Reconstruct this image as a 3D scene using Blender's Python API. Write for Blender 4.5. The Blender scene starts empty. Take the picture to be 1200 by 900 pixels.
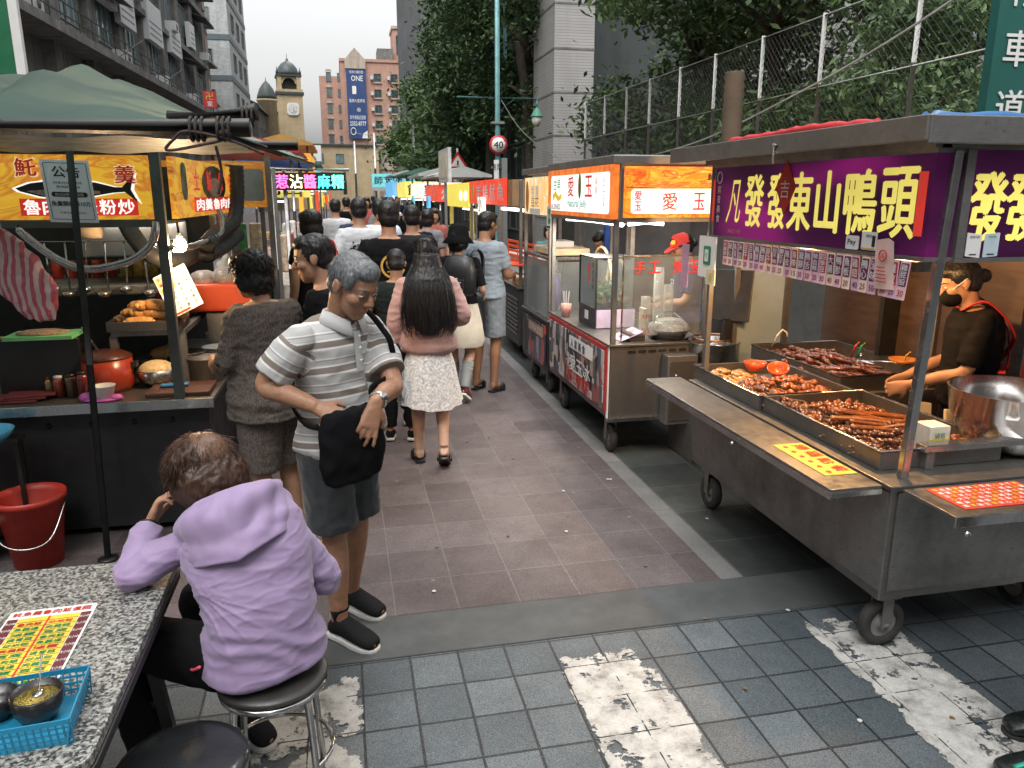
import bpy, bmesh, math, random
import numpy as np
from mathutils import Vector as V, Matrix, Euler, noise as NZ
PI = math.pi
R = math.radians
sc = bpy.context.scene
COL = sc.collection
rnd = random.Random(7)

# ------------------------------------------------------------------ materials
_MC = {}
def _nt(name):
    m = bpy.data.materials.new(name); m.use_nodes = True
    nt = m.node_tree; nt.nodes.clear()
    out = nt.nodes.new('ShaderNodeOutputMaterial')
    bs = nt.nodes.new('ShaderNodeBsdfPrincipled')
    nt.links.new(bs.outputs[0], out.inputs[0])
    return m, nt, bs, out
def N(nt, t, **kw):
    n = nt.nodes.new('ShaderNode' + t)
    for k, v in kw.items():
        if k in n.inputs: n.inputs[k].default_value = v
        else: setattr(n, k, v)
    return n
def L(nt, a, b): nt.links.new(a, b)
def mixc(nt, fac, a, b, mode='MIX'):
    n = nt.nodes.new('ShaderNodeMix'); n.data_type = 'RGBA'; n.blend_type = mode; n.clamp_factor = True
    for s, v in ((0, fac), (6, a), (7, b)):
        if hasattr(v, 'is_output') or hasattr(v, 'links'): nt.links.new(v, n.inputs[s])
        else: n.inputs[s].default_value = v if s == 0 else (tuple(v) + (1,))[:4]
    return n.outputs[2]
def ramp(nt, fac, stops, interp='LINEAR'):
    n = nt.nodes.new('ShaderNodeValToRGB'); n.color_ramp.interpolation = interp
    e = n.color_ramp.elements
    while len(e) < len(stops): e.new(0.5)
    for i, (p, c) in enumerate(stops):
        e[i].position = p; e[i].color = (tuple(c) + (1,))[:4] if not isinstance(c, (int, float)) else (c, c, c, 1)
    nt.links.new(fac, n.inputs[0]); return n.outputs[0]
def mathn(nt, op, a, b=0.0):
    n = nt.nodes.new('ShaderNodeMath'); n.operation = op
    for i, v in enumerate((a, b)):
        if hasattr(v, 'links'): nt.links.new(v, n.inputs[i])
        else: n.inputs[i].default_value = v
    return n.outputs[0]
def coord(nt, kind='Object', scale=(1, 1, 1), loc=(0, 0, 0), rot=(0, 0, 0)):
    tc = nt.nodes.new('ShaderNodeTexCoord'); mp = nt.nodes.new('ShaderNodeMapping')
    mp.inputs['Scale'].default_value = scale; mp.inputs['Location'].default_value = loc; mp.inputs['Rotation'].default_value = rot
    nt.links.new(tc.outputs[kind], mp.inputs[0]); return mp.outputs[0]
def bump(nt, bs, h, strength=.3, dist=.01):
    b = nt.nodes.new('ShaderNodeBump'); b.inputs['Strength'].default_value = strength; b.inputs['Distance'].default_value = dist
    nt.links.new(h, b.inputs['Height']); nt.links.new(b.outputs[0], bs.inputs['Normal']); return b
def noise(nt, vec, scale, detail=4, rough=.55):
    n = nt.nodes.new('ShaderNodeTexNoise'); n.inputs['Scale'].default_value = scale
    n.inputs['Detail'].default_value = detail; n.inputs['Roughness'].default_value = rough
    nt.links.new(vec, n.inputs['Vector']); return n.outputs['Fac']

def mat(name, col=(.5, .5, .5), rough=.6, metal=0., var=.25, scale=6., bmp=.15, bscale=80., spec=.5, emit=0., ecol=None,
        dirt=0., dcol=(.05, .045, .04), dscale=3., coat=0., trans=0., stretch=(1, 1, 1), sheen=0., sss=0.):
    if name in _MC: return _MC[name]
    m, nt, bs, out = _nt(name)
    c = coord(nt, scale=stretch)
    f = noise(nt, c, scale, 5, .6)
    lo = tuple(max(0, x * (1 - var)) for x in col); hi = tuple(min(1, x * (1 + var)) for x in col)
    colr = ramp(nt, f, [(.3, lo), (.7, hi)])
    if dirt:
        d = noise(nt, c, dscale, 6, .7)
        colr = mixc(nt, ramp(nt, d, [(.45, 0.), (.75, dirt)]), colr, dcol)
    L(nt, colr, bs.inputs['Base Color'])
    rr = ramp(nt, noise(nt, c, scale * 2.3, 4), [(.3, max(0, rough - .12)), (.75, min(1, rough + .12))])
    L(nt, rr, bs.inputs['Roughness'])
    bs.inputs['Metallic'].default_value = metal
    bs.inputs['Specular IOR Level'].default_value = spec
    if coat: bs.inputs['Coat Weight'].default_value = coat
    if trans: bs.inputs['Transmission Weight'].default_value = trans
    if sheen: bs.inputs['Sheen Weight'].default_value = sheen
    if sss:
        bs.inputs['Subsurface Weight'].default_value = sss; bs.inputs['Subsurface Radius'].default_value = (.012, .005, .003)
    if bmp: bump(nt, bs, noise(nt, c, bscale, 3), bmp, .004)
    if emit:
        if ecol is None: L(nt, colr, bs.inputs['Emission Color'])
        else: bs.inputs['Emission Color'].default_value = tuple(ecol) + (1,)
        bs.inputs['Emission Strength'].default_value = emit
    _MC[name] = m; return m

def steel(name='brushed_steel', col=(.22, .212, .20), rough=.36, dirt=.6, dcol=(.10, .085, .07), stretch=(1, 1, 12)):
    if name in _MC: return _MC[name]
    m, nt, bs, out = _nt(name)
    c = coord(nt); cs = coord(nt, scale=stretch)
    br = noise(nt, cs, 30, 3); bl = noise(nt, c, 3.5, 6, .7); sp = noise(nt, c, 45, 2)
    colr = mixc(nt, ramp(nt, br, [(.3, 0.), (.7, 1.)]), tuple(x * .85 for x in col), tuple(x * 1.1 for x in col))
    colr = mixc(nt, ramp(nt, bl, [(.42, 0.), (.72, dirt)]), colr, dcol)
    colr = mixc(nt, ramp(nt, sp, [(.68, 0.), (.74, .5)]), colr, dcol)
    L(nt, colr, bs.inputs['Base Color'])
    bs.inputs['Metallic'].default_value = .85
    L(nt, ramp(nt, mathn(nt, 'ADD', mathn(nt, 'MULTIPLY', bl, .7), mathn(nt, 'MULTIPLY', br, .3)), [(.3, rough - .1), (.7, rough + .22)]), bs.inputs['Roughness'])
    bump(nt, bs, br, .06, .002)
    _MC[name] = m; return m

def glass(name='thin_glass', tint=(.9, .95, .95), amount=.12, rough=.08):
    """thin pane: mostly clear, with a glossy reflection, a little dust"""
    if name in _MC: return _MC[name]
    m, nt, bs, out = _nt(name)
    tr = N(nt, 'BsdfTransparent'); tr.inputs[0].default_value = tuple(tint) + (1,)
    bs.inputs['Base Color'].default_value = (.6, .62, .62, 1); bs.inputs['Roughness'].default_value = rough
    mx = N(nt, 'MixShader'); fr = N(nt, 'LayerWeight', Blend=.25)
    c = coord(nt); d = noise(nt, c, 6, 5, .7)
    fac = mathn(nt, 'ADD', mathn(nt, 'MULTIPLY', fr.outputs['Fresnel'], .7), mathn(nt, 'MULTIPLY', d, amount))
    L(nt, fac, mx.inputs[0]); L(nt, tr.outputs[0], mx.inputs[1]); L(nt, bs.outputs[0], mx.inputs[2]); L(nt, mx.outputs[0], out.inputs[0])
    _MC[name] = m; return m

# ------------------------------------------------------------------ objects
def tag(o, label=None, cat=None, group=None, kind=None):
    if label: o['label'] = label
    if cat: o['category'] = cat
    if group: o['group'] = group
    if kind: o['kind'] = kind
    return o
def empty(name, label, cat, loc=(0, 0, 0), rz=0., group=None):
    o = bpy.data.objects.new(name, None); COL.objects.link(o); o.empty_display_size = .1
    o.location = loc; o.rotation_euler = (0, 0, rz)
    return tag(o, label, cat, group)
def kids(o): return [c for c in bpy.data.objects if c.parent == o]
def dup(root, loc=None, rz=None, label=None, group=None, scale=None):
    def cp(o, par):
        c = o.copy(); COL.objects.link(c)
        if par is not None: c.parent = par
        for ch in _kids.get(o.name, ()): cp(ch, c)
        return c
    _kids = {}
    for ob in bpy.data.objects:
        if ob.parent is not None: _kids.setdefault(ob.parent.name, []).append(ob)
    c = cp(root, None)
    if loc is not None: c.location = loc
    if rz is not None: c.rotation_euler = (c.rotation_euler[0], c.rotation_euler[1], rz)
    if scale is not None: c.scale = (scale,) * 3 if isinstance(scale, (int, float)) else scale
    if label: c['label'] = label
    if group: c['group'] = group
    return c

def frame(d, up=V((0, 0, 1))):
    d = V(d).normalized()
    if abs(d.dot(up)) > .98: up = V((0, 1, 0))
    x = d.cross(up).normalized(); y = x.cross(d).normalized()
    return x, y
_TC = {}
def text_geo(s, bold=0., shear=0.):
    k = (s, bold, shear)
    if k in _TC: return _TC[k]
    c = bpy.data.curves.new('lettering_source', 'FONT'); c.body = s; c.resolution_u = 2; c.offset = bold; c.shear = shear
    o = bpy.data.objects.new('lettering_source', c); COL.objects.link(o)
    d = bpy.context.evaluated_depsgraph_get(); d.update()
    me = bpy.data.meshes.new_from_object(o.evaluated_get(d))
    vs = np.array([tuple(v.co)[:2] for v in me.vertices]) if len(me.vertices) else np.zeros((0, 2))
    fs = [tuple(p.vertices) for p in me.polygons]
    bpy.data.objects.remove(o); bpy.data.curves.remove(c); bpy.data.meshes.remove(me)
    _TC[k] = (vs, fs); return _TC[k]

class MB:
    def __init__(s): s.v = []; s.f = []; s.m = []; s.mats = []; s.sm = []
    def mi(s, m):
        if m not in s.mats: s.mats.append(m)
        return s.mats.index(m)
    def add(s, vs, fs, m=None, smooth=False):
        b = len(s.v); s.v += [tuple(x) for x in vs]
        k = s.mi(m) if m else 0
        for f in fs: s.f.append(tuple(b + i for i in f)); s.m.append(k); s.sm.append(smooth)
        return s
    def box(s, c, d, m=None, M=None):
        x, y, z = (i / 2 for i in d)
        vs = [V((sx * x, sy * y, sz * z)) for sx in (-1, 1) for sy in (-1, 1) for sz in (-1, 1)]
        if M is not None: vs = [M @ v for v in vs]
        vs = [v + V(c) for v in vs]
        return s.add(vs, [(0, 1, 3, 2), (4, 6, 7, 5), (0, 4, 5, 1), (2, 3, 7, 6), (0, 2, 6, 4), (1, 5, 7, 3)], m)
    def bx(s, x0, x1, y0, y1, z0, z1, m=None):
        return s.box(((x0 + x1) / 2, (y0 + y1) / 2, (z0 + z1) / 2), (abs(x1 - x0), abs(y1 - y0), abs(z1 - z0)), m)
    def beam(s, a, b, w, h, m=None, up=V((0, 0, 1))):
        a, b = V(a), V(b); d = b - a; x, y = frame(d, up)
        vs = [p + x * sx * w / 2 + y * sy * h / 2 for p in (a, b) for sx, sy in ((-1, -1), (1, -1), (1, 1), (-1, 1))]
        return s.add(vs, [(3, 2, 1, 0), (4, 5, 6, 7), (0, 1, 5, 4), (1, 2, 6, 5), (2, 3, 7, 6), (3, 0, 4, 7)], m)
    def tube(s, pts, r, n=8, m=None, cap=True, closed=False, sy=1.):
        pts = [V(p) for p in pts]; k = len(pts); rs = list(r) if hasattr(r, '__len__') else [r] * k
        vs = []; px = None
        for i, p in enumerate(pts):
            if closed: d = pts[(i + 1) % k] - pts[i - 1]
            else: d = pts[min(i + 1, k - 1)] - pts[max(i - 1, 0)]
            d = d.normalized() if d.length else V((0, 0, 1))
            if px is None: px, py = frame(d)
            else:
                px = (px - d * px.dot(d))
                px = px.normalized() if px.length > 1e-6 else frame(d)[0]
                py = d.cross(px)
            for j in range(n):
                a = 2 * PI * j / n; vs.append(p + px * math.cos(a) * rs[i] + py * math.sin(a) * rs[i] * sy)
        fs = []
        for i in range(k if closed else k - 1):
            i2 = (i + 1) % k
            for j in range(n): fs.append((i * n + j, i * n + (j + 1) % n, i2 * n + (j + 1) % n, i2 * n + j))
        if cap and not closed: fs += [tuple(range(n - 1, -1, -1)), tuple(range((k - 1) * n, k * n))]
        return s.add(vs, fs, m, n > 5)
    def lathe(s, prof, c=(0, 0, 0), n=20, m=None, M=None, sx=1., sy=1., cap=True):
        vs = []
        for r, z in prof:
            for j in range(n):
                a = 2 * PI * j / n; v = V((r * math.cos(a) * sx, r * math.sin(a) * sy, z))
                if M is not None: v = M @ v
                vs.append(v + V(c))
        fs = []; k = len(prof)
        for i in range(k - 1):
            for j in range(n): fs.append((i * n + j, i * n + (j + 1) % n, (i + 1) * n + (j + 1) % n, (i + 1) * n + j))
        if cap and prof[0][0] > 1e-4: fs.append(tuple(range(n - 1, -1, -1)))
        if cap and prof[-1][0] > 1e-4: fs.append(tuple(range((k - 1) * n, k * n)))
        return s.add(vs, fs, m, True)
    def ball(s, c, r, m=None, n=12, k=8, M=None):
        r = r if hasattr(r, '__len__') else (r, r, r)
        vs = []
        for i in range(k + 1):
            t = PI * i / k
            for j in range(n):
                a = 2 * PI * j / n; v = V((r[0] * math.sin(t) * math.cos(a), r[1] * math.sin(t) * math.sin(a), -r[2] * math.cos(t)))
                if M is not None: v = M @ v
                vs.append(v + V(c))
        fs = [(i * n + j, i * n + (j + 1) % n, (i + 1) * n + (j + 1) % n, (i + 1) * n + j) for i in range(k) for j in range(n)]
        return s.add(vs, fs, m, True)
    def prism(s, poly, o, x, y, t, m=None):
        """poly: 2D outline, mapped to o + x*u + y*v, thickness t along x cross y (front)"""
        o, x, y = V(o), V(x), V(y); nrm = x.cross(y).normalized(); n = len(poly)
        a = [o + x * p[0] + y * p[1] for p in poly]; b = [p + nrm * t for p in a]
        fs = [tuple(range(n - 1, -1, -1)), tuple(range(n, 2 * n))] + [(i, (i + 1) % n, n + (i + 1) % n, n + i) for i in range(n)]
        return s.add(a + b, fs, m)
    def flat(s, poly, o, x, y, m=None):
        o, x, y = V(o), V(x), V(y)
        return s.add([o + x * p[0] + y * p[1] for p in poly], [tuple(range(len(poly)))], m)
    def text(s, t, o, x, y, h, m=None, w=None, bold=.012, shear=0., align='C', vertical=False, gap=1.08):
        """lettering of height h at o (centre of the line), x = reading direction, y = up; vertical stacks the characters"""
        o, x, y = V(o), V(x).normalized(), V(y).normalized()
        if vertical:
            for i, ch in enumerate(t):
                if ch != ' ': s.text(ch, o - y * h * gap * (i + .5), x, y, h, m, w or None, bold)
            return s
        if bold > .0145:   # heavier strokes: three copies a hair apart
            nn = x.cross(y); sh = min(bold, .034) * .85
            for i, (a, b) in enumerate(((-sh, .0), (0, sh * .5), (0, -sh * .5), (sh, 0))): s.text(t, o + x * a * h + y * b * h + nn * .0003 * i, x, y, h, m, w, 0., shear, align)
            return s
        vs, fs = text_geo(t, 0. if max(map(ord, t)) > 0x2e80 else bold, shear)
        if not len(vs): return s
        mn, mx = vs.min(0), vs.max(0)
        k = h / max(.05, mx[1] - mn[1]); kx = k if w is None else w / max(.05, mx[0] - mn[0])
        cx = {'C': (mn[0] + mx[0]) / 2, 'L': mn[0], 'R': mx[0]}[align]; cy = (mn[1] + mx[1]) / 2
        return s.add([o + x * float((v[0] - cx) * kx) + y * float((v[1] - cy) * k) for v in vs], fs, m)
    def build(s, name, parent=None, m=None, bevel=0., seg=2, smooth=None, loc=None, **tags):
        me = bpy.data.meshes.new(name); me.from_pydata(s.v, [], s.f)
        mats = s.mats or ([m] if m else [])
        if m and not s.mats: s.mats = [m]
        for q in (s.mats or mats): me.materials.append(q)
        me.polygons.foreach_set('material_index', s.m)
        me.polygons.foreach_set('use_smooth', s.sm if smooth is None else [smooth] * len(s.f))
        me.validate(); me.update()
        o = bpy.data.objects.new(name, me); COL.objects.link(o)
        if parent is not None: o.parent = parent
        if loc is not None: o.location = loc
        if bevel:
            b = o.modifiers.new('bevel', 'BEVEL'); b.width = bevel; b.segments = seg; b.limit_method = 'ANGLE'; b.angle_limit = R(40)
        if tags: tag(o, **tags)
        return o
    def thing(s, name, label, cat, group=None, **k):
        """build as a top-level mesh whose origin is at its own base"""
        a = np.array(s.v); c = V(((a[:, 0].min() + a[:, 0].max()) / 2, (a[:, 1].min() + a[:, 1].max()) / 2, a[:, 2].min()))
        s.v = [tuple(V(q) - c) for q in s.v]
        o = s.build(name, None, **k); o.location = c
        return tag(o, label, cat, group)
def rrect(w, h, r, n=4):
    p = []
    for cx, cy, a0 in ((w / 2 - r, h / 2 - r, 0), (-w / 2 + r, h / 2 - r, PI / 2), (-w / 2 + r, -h / 2 + r, PI), (w / 2 - r, -h / 2 + r, 1.5 * PI)):
        for i in range(n + 1): p.append((cx + r * math.cos(a0 + i * PI / 2 / n), cy + r * math.sin(a0 + i * PI / 2 / n)))
    return p
def ell(w, h, n=16): return [(w / 2 * math.cos(2 * PI * i / n), h / 2 * math.sin(2 * PI * i / n)) for i in range(n)]
def bez(pts, n=12):
    """smooth curve through points (Catmull-Rom)"""
    pts = [V(p) for p in pts]; out = []
    for i in range(len(pts) - 1):
        p0, p1, p2, p3 = pts[max(i - 1, 0)], pts[i], pts[i + 1], pts[min(i + 2, len(pts) - 1)]
        for k in range(n):
            t = k / n
            out.append(.5 * ((2 * p1) + (p2 - p0) * t + (2 * p0 - 5 * p1 + 4 * p2 - p3) * t * t + (3 * p1 - p0 - 3 * p2 + p3) * t ** 3))
    return out + [pts[-1]]
# ------------------------------------------------------------------ camera (eye height 1.9 m, looking slightly down the street)
CAMH = 1.9; YAW = R(12.2); PIT = math.atan(222 / 900)
cd = bpy.data.cameras.new('camera'); cam = bpy.data.objects.new('camera', cd); COL.objects.link(cam); sc.camera = cam
cd.sensor_fit = 'HORIZONTAL'; cd.sensor_width = 36; cd.lens = 36 * 900 / 1200; cd.clip_start = .05; cd.clip_end = 900
cam.location = (0, 0, CAMH); cam.rotation_euler = (PI / 2 - PIT, 0, -YAW)
# ------------------------------------------------------------------ people
def loft(mb, secs, ex=2.2, n=20):
    """secs: (centre, xaxis, yaxis, rx, ry); closed with fans"""
    vs = []
    for c, x, y, rx, ry in secs:
        for j in range(n):
            a = 2 * PI * j / n; ca, sa = math.cos(a), math.sin(a)
            vs.append(V(c) + x * (math.copysign(abs(ca) ** (2 / ex), ca) * rx) + y * (math.copysign(abs(sa) ** (2 / ex), sa) * ry))
    k = len(secs)
    fs = [(i * n + j, i * n + (j + 1) % n, (i + 1) * n + (j + 1) % n, (i + 1) * n + j) for i in range(k - 1) for j in range(n)]
    fs += [tuple(range(n - 1, -1, -1)), tuple(range((k - 1) * n, k * n))]
    mb.add(vs, fs, None, True)
def limb(mb, pts, rs, n=14, sub=6, sy=1., ball=True):
    """tapered limb; pts joints, rs radii at joints (and at mid bulges)"""
    P = bez(pts, sub); k = len(P); seg = (k - 1) / (len(rs) - 1); rr = []
    for i in range(k):
        t = i / seg; a = min(int(t), len(rs) - 2); f = t - a; f = f * f * (3 - 2 * f); rr.append(rs[a] * (1 - f) + rs[a + 1] * f)
    mb.tube(P, rr, n, None, True, sy=sy)
    if ball:
        mb.ball(P[0], rr[0] * .99, None, n, 8); mb.ball(P[-1], rr[-1] * .99, None, n, 8)
def remesh(mb, name, vox, parent, m, smooth=4, disp=None, fac=.5, attr=None):
    """fuse overlapping closed shapes into ONE continuous skin"""
    me = bpy.data.meshes.new(name); me.from_pydata(mb.v, [], mb.f); me.update()
    o = bpy.data.objects.new(name, me); COL.objects.link(o)
    r = o.modifiers.new('r', 'REMESH'); r.mode = 'VOXEL'; r.voxel_size = vox; r.adaptivity = 0
    if smooth:
        s = o.modifiers.new('s', 'SMOOTH'); s.factor = fac; s.iterations = smooth
    d = bpy.context.evaluated_depsgraph_get(); d.update()
    m2 = bpy.data.meshes.new_from_object(o.evaluated_get(d)); m2.name = name
    bpy.data.objects.remove(o); bpy.data.meshes.remove(me)
    if disp:
        n = len(m2.vertices); co = np.empty(n * 3); m2.vertices.foreach_get('co', co); co = co.reshape(-1, 3)
        no = np.empty(n * 3); m2.vertices.foreach_get('normal', no); no = no.reshape(-1, 3)
        co = co + no * disp(co, no)[:, None]; m2.vertices.foreach_set('co', co.ravel()); m2.update()
    if attr:
        n = len(m2.vertices); co = np.empty(n * 3); m2.vertices.foreach_get('co', co)
        a = m2.attributes.new('band', 'FLOAT', 'POINT'); a.data.foreach_set('value', attr(co.reshape(-1, 3)))
    m2.materials.clear(); m2.materials.append(m)
    m2.polygons.foreach_set('use_smooth', [True] * len(m2.polygons))
    q = bpy.data.objects.new(name, m2); COL.objects.link(q); q.parent = parent
    return q
def creases(f, k, seed=0., amp=.005):
    f = np.array(f)
    def fn(co, no):
        out = np.empty(len(co))
        for i, p in enumerate(co * f + seed):
            a = abs(NZ.noise((p[0], p[1], p[2]))); b = abs(NZ.noise((p[0] * 2.1 + 7, p[1] * 2.1, p[2] * 2.4))); out[i] = amp * (max(0, 1 - k * a) ** 1.5 + .45 * max(0, 1 - k * b) ** 1.5)
        return out
    return fn
def wr(amp=.006, f=(9, 9, 22), amp2=.002, seed=0.):
    """cloth folds: ridged noise along the drape"""
    f = np.array(f)
    def fn(co, no):
        out = np.empty(len(co))
        for i, p in enumerate(co * f + seed):
            a = NZ.noise((p[0], p[1], p[2])); b = NZ.noise((p[0] * 2.3 + 5, p[1] * 2.3, p[2] * 2.3))
            out[i] = amp * ((1 - 2 * abs(a)) * .8 - .3) + amp2 * b
        return out
    return fn
STD = dict(pel=(0, 0, .93), waist=(0, .0, 1.07), chest=(0, -.005, 1.26), neck=(0, -.015, 1.435), head=(0, .02, 1.575),
           shL=(-.165, -.01, 1.385), shR=(.165, -.01, 1.385), elL=(-.215, -.03, 1.11), elR=(.215, -.03, 1.11), wrL=(-.22, .04, .86), wrR=(.22, .04, .86),
           hipL=(-.085, 0, .91), hipR=(.085, 0, .91), knL=(-.095, .02, .50), knR=(.095, .02, .50), anL=(-.10, -.03, .085), anR=(.10, -.03, .085),
           toeL=(-.12, .12, .02), toeR=(.12, .12, .02))
class Body:
    def __init__(s, pose=None, head=(0, 0, 0), fem=0., build=1.):
        s.J = {k: V(v) for k, v in STD.items()}
        for k, v in (pose or {}).items(): s.J[k] = V(v)
        s.H = Matrix.Translation(s.J['head']) @ Euler(head, 'XYZ').to_matrix().to_4x4()
        s.fem = fem; s.b = build
    def spine(s, t):
        """t 0 pelvis .. 1 neck base"""
        J = s.J; P = [J['pel'], J['waist'], J['chest'], J['neck']]
        ts = [0, .28, .66, 1.]
        Q = bez(P, 10); 
        i = 0
        while i < 2 and t > ts[i + 1]: i += 1
        u = (t - ts[i]) / (ts[i + 1] - ts[i]); k = (i + u) * 10
        if k <= 0: p = Q[0] + (Q[1] - Q[0]) * k
        elif k >= 30: p = Q[30] + (Q[30] - Q[29]) * (k - 30)
        else: a = int(k); p = Q[a].lerp(Q[min(a + 1, 30)], k - a)
        kk = int(min(max(k, 0), 29)); d = (Q[kk + 1] - Q[kk]).normalized()
        lat = (J['hipR'] - J['hipL']).normalized().lerp((J['shR'] - J['shL']).normalized(), min(max(t, 0), 1))
        lat = (lat - d * lat.dot(d)).normalized()
        return p, lat, d.cross(lat).normalized()
    def sec(s, t, rx, ry, oy=0.):
        p, x, y = s.spine(t); return (p + y * oy, x, y, rx, ry)
    PROF = [(-.18, .13, .095, 0), (-.06, .165, .112, -.01), (.05, .165, .108, -.005), (.25, .142, .098, .004), (.45, .148, .104, .006), (.66, .168, .112, .004),
            (.82, .172, .102, -.004), (.92, .140, .080, -.008), (1.0, .078, .062, -.006)]
    def torso(s, mb, infl=0., t0=-.18, t1=1., flare=0., n=24, belly=0., wide=0., front=0.):
        P = s.PROF; out = []
        ts = [p[0] for p in P]
        grid = np.linspace(t0, t1, 16)
        for t in grid:
            rx = np.interp(t, ts, [p[1] for p in P]); ry = np.interp(t, ts, [p[2] for p in P]); oy = np.interp(t, ts, [p[3] for p in P])
            if t < ts[0] : rx, ry = .15, .105
            b = s.b; e = infl + flare * max(0, .5 - t)
            bl = belly * math.exp(-((t - .2) / .3) ** 2)
            out.append(s.sec(t, rx * b + e + wide * max(0, .6 - t), ry * b + e + bl * .5, oy + bl * .5))
        loft(mb, out, 2.35, n)
    def arm(s, mb, sd, infl=0., f0=0., f1=2., hand=None, r=None, sub=8):
        J = s.J; a, e, w = J['sh' + sd], J['el' + sd], J['wr' + sd]
        k = .92 if s.fem else 1.
        pts = [a, a.lerp(e, .5), e, e.lerp(w, .45), w]; rs = [.052 * k, .046 * k, .038 * k, .039 * k, .0265 * k]
        if f1 < 2:   # sleeve end along the arm: 0 shoulder .. 1 elbow .. 2 wrist
            full = bez([a, e, w], 20) if False else None
            if f1 <= 1: pts = [a, a.lerp(e, f1 * .5), a.lerp(e, f1)]; rs = [.055 * k, .05 * k, .047 * k]
            else: pts = [a, a.lerp(e, .5), e, e.lerp(w, (f1 - 1) * .5), e.lerp(w, f1 - 1)]; rs = [.055 * k, .047 * k, .040 * k, .039 * k, .031 * k]
        rs = [q + infl * (.6 + .4 * i / (len(rs) - 1)) for i, q in enumerate(rs)]
        pts[0] = a + V((0, 0, -.012)) + (e - a) * .02; rs[0] *= .84
        mb.tube(bez(pts, sub), np.interp(np.linspace(0, 1, sub * (len(pts) - 1) + 1), np.linspace(0, 1, len(rs)), rs), 14, None)
        mb.ball(pts[0], rs[0] * 1.0, None, 14, 8)
    def leg(s, mb, sd, infl=0., f1=2., r1=None, sub=8):
        J = s.J; h, kn, an = J['hip' + sd], J['kn' + sd], J['an' + sd]; b = s.b
        if f1 >= 2: pts = [h, h.lerp(kn, .5), kn, kn.lerp(an, .33) , kn.lerp(an, .7), an]; rs = [.09 * b, .077 * b, .052, .054, .041, .035]
        elif f1 <= 1: pts = [h, h.lerp(kn, f1 * .5), h.lerp(kn, f1)]; rs = [.092 * b, .08 * b, .066 * b]
        else: pts = [h, h.lerp(kn, .5), kn, kn.lerp(an, (f1 - 1) * .5), kn.lerp(an, f1 - 1)]; rs = [.092 * b, .078 * b, .056, .055, .045]
        rs = [q + infl for q in rs]
        if r1: rs[-1] = r1; 
        mb.tube(bez(pts, sub), np.interp(np.linspace(0, 1, sub * (len(pts) - 1) + 1), np.linspace(0, 1, len(rs)), rs), 16, None)
        if f1 >= 2: mb.ball(pts[0], rs[0], None, 14, 8)
    def foot(s, mb, sd, infl=0., shoe=False):
        J = s.J; an, toe = J['an' + sd], J['toe' + sd]
        d = toe - an; heel = an + V((-d.x, -d.y, 0)).normalized() * .045 + V((0, 0, -.045))
        f = (toe - heel); L_ = f.length; f.normalize()
        upv = (V((0, 0, 1)) - f * f.z).normalized() if abs(f.z) < .95 else V((d.x, d.y, 0)).normalized()
        x = f.cross(upv).normalized()
        S = [(0, .026, .025, .02), (.06, .033, .036, .028), (.3, .033, .04, .036), (.55, .039, .032, .026), (.8, .042, .023, .016), (.95, .034, .017, .011), (1.0, .02, .011, .009)]
        loft(mb, [(heel + f * L_ * t + upv * (oz), x, upv, rx + infl, rz + infl * .6) for t, rx, rz, oz in S], 2.3, 16)
        if not shoe: mb.tube([an + V((0, 0, .02)), heel.lerp(toe, .18) + upv * .03], [.036 + infl, .036 + infl], 12)
        return heel, f, x, upv, L_
    def headmesh(s, mb, nose=1., ears=True, neck=True):
        for sx in (-1, 1): mb.ball(s.H @ V((sx * .031, .072, .0135)), (.018, .0125, .008), None, 12, 8, s.H.to_3x3())
        def E(c, r, rot=None):
            M = s.H.to_3x3()
            if rot: M = M @ Euler(rot).to_matrix()
            mb.ball(s.H @ V(c), r, None, 18, 12, M)
        E((0, -.008, .03), (.074, .094, .086)); E((0, .022, -.04), (.060, .064, .074)); E((0, .052, -.088), (.034, .032, .028)); E((0, .03, -.07), (.052, .055, .04))
        E((0, .064, .028), (.05, .026, .016)); E((0.04, .052, -.02), (.027, .03, .024)); E((-.04, .052, -.02), (.027, .03, .024))
        H = s.H
        mb.tube([H @ V((0, .082, .02)), H @ V((0, .092, .0)), H @ V((0, .105, -.022)), H @ V((0, .098, -.032))], [.008, .010, .0145, .011], 10); 
        E((.012, .092, -.028), (.0085, .009, .008)); E((-.012, .092, -.028), (.0085, .009, .008))
        E((0, .080, -.056), (.022, .012, .007)); E((0, .079, -.068), (.019, .012, .0075))
        if ears:
            for sx in (-1, 1): E((sx * .077, -.008, -.004), (.009, .019, .031), (0, 0, sx * -.35)); E((sx * .081, -.02, .006), (.006, .016, .022), (0, 0, sx * -.5))
        if neck:
            n = s.J['neck']; a = n + (n - s.J['chest']).normalized() * -.03; b = s.H @ V((0, -.03, -.05))
            limb(mb, [a, n.lerp(b, .35), b], [.066 if not s.fem else .056, .054 if not s.fem else .046, .055 if not s.fem else .048], 16, 6)
    def face(s, par, iris, white, lip, brow):
        for sx in (-1, 1):
            e = MB(); e.ball(s.H @ V((sx * .031, .0755, .006)), (.0145, .011, .0065), white, 12, 8, s.H.to_3x3())
            e.ball(s.H @ V((sx * .031, .0835, .0045)), (.006, .004, .0055), iris, 10, 6, s.H.to_3x3()); e.build('eye', par)
            b = MB(); b.tube([s.H @ V((sx * x_, y_, z_)) for x_, y_, z_ in ((.014, .087, .027), (.03, .083, .034), (.05, .066, .028))], [.003, .0042, .002], 6, brow); b.build('eyebrow', par)
        l = MB(); l.ball(s.H @ V((0, .0855, -.0575)), (.019, .0075, .004), lip, 12, 6, s.H.to_3x3()); l.ball(s.H @ V((0, .0845, -.067)), (.016, .0078, .0048), lip, 12, 6, s.H.to_3x3()); l.build('mouth', par)
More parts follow.
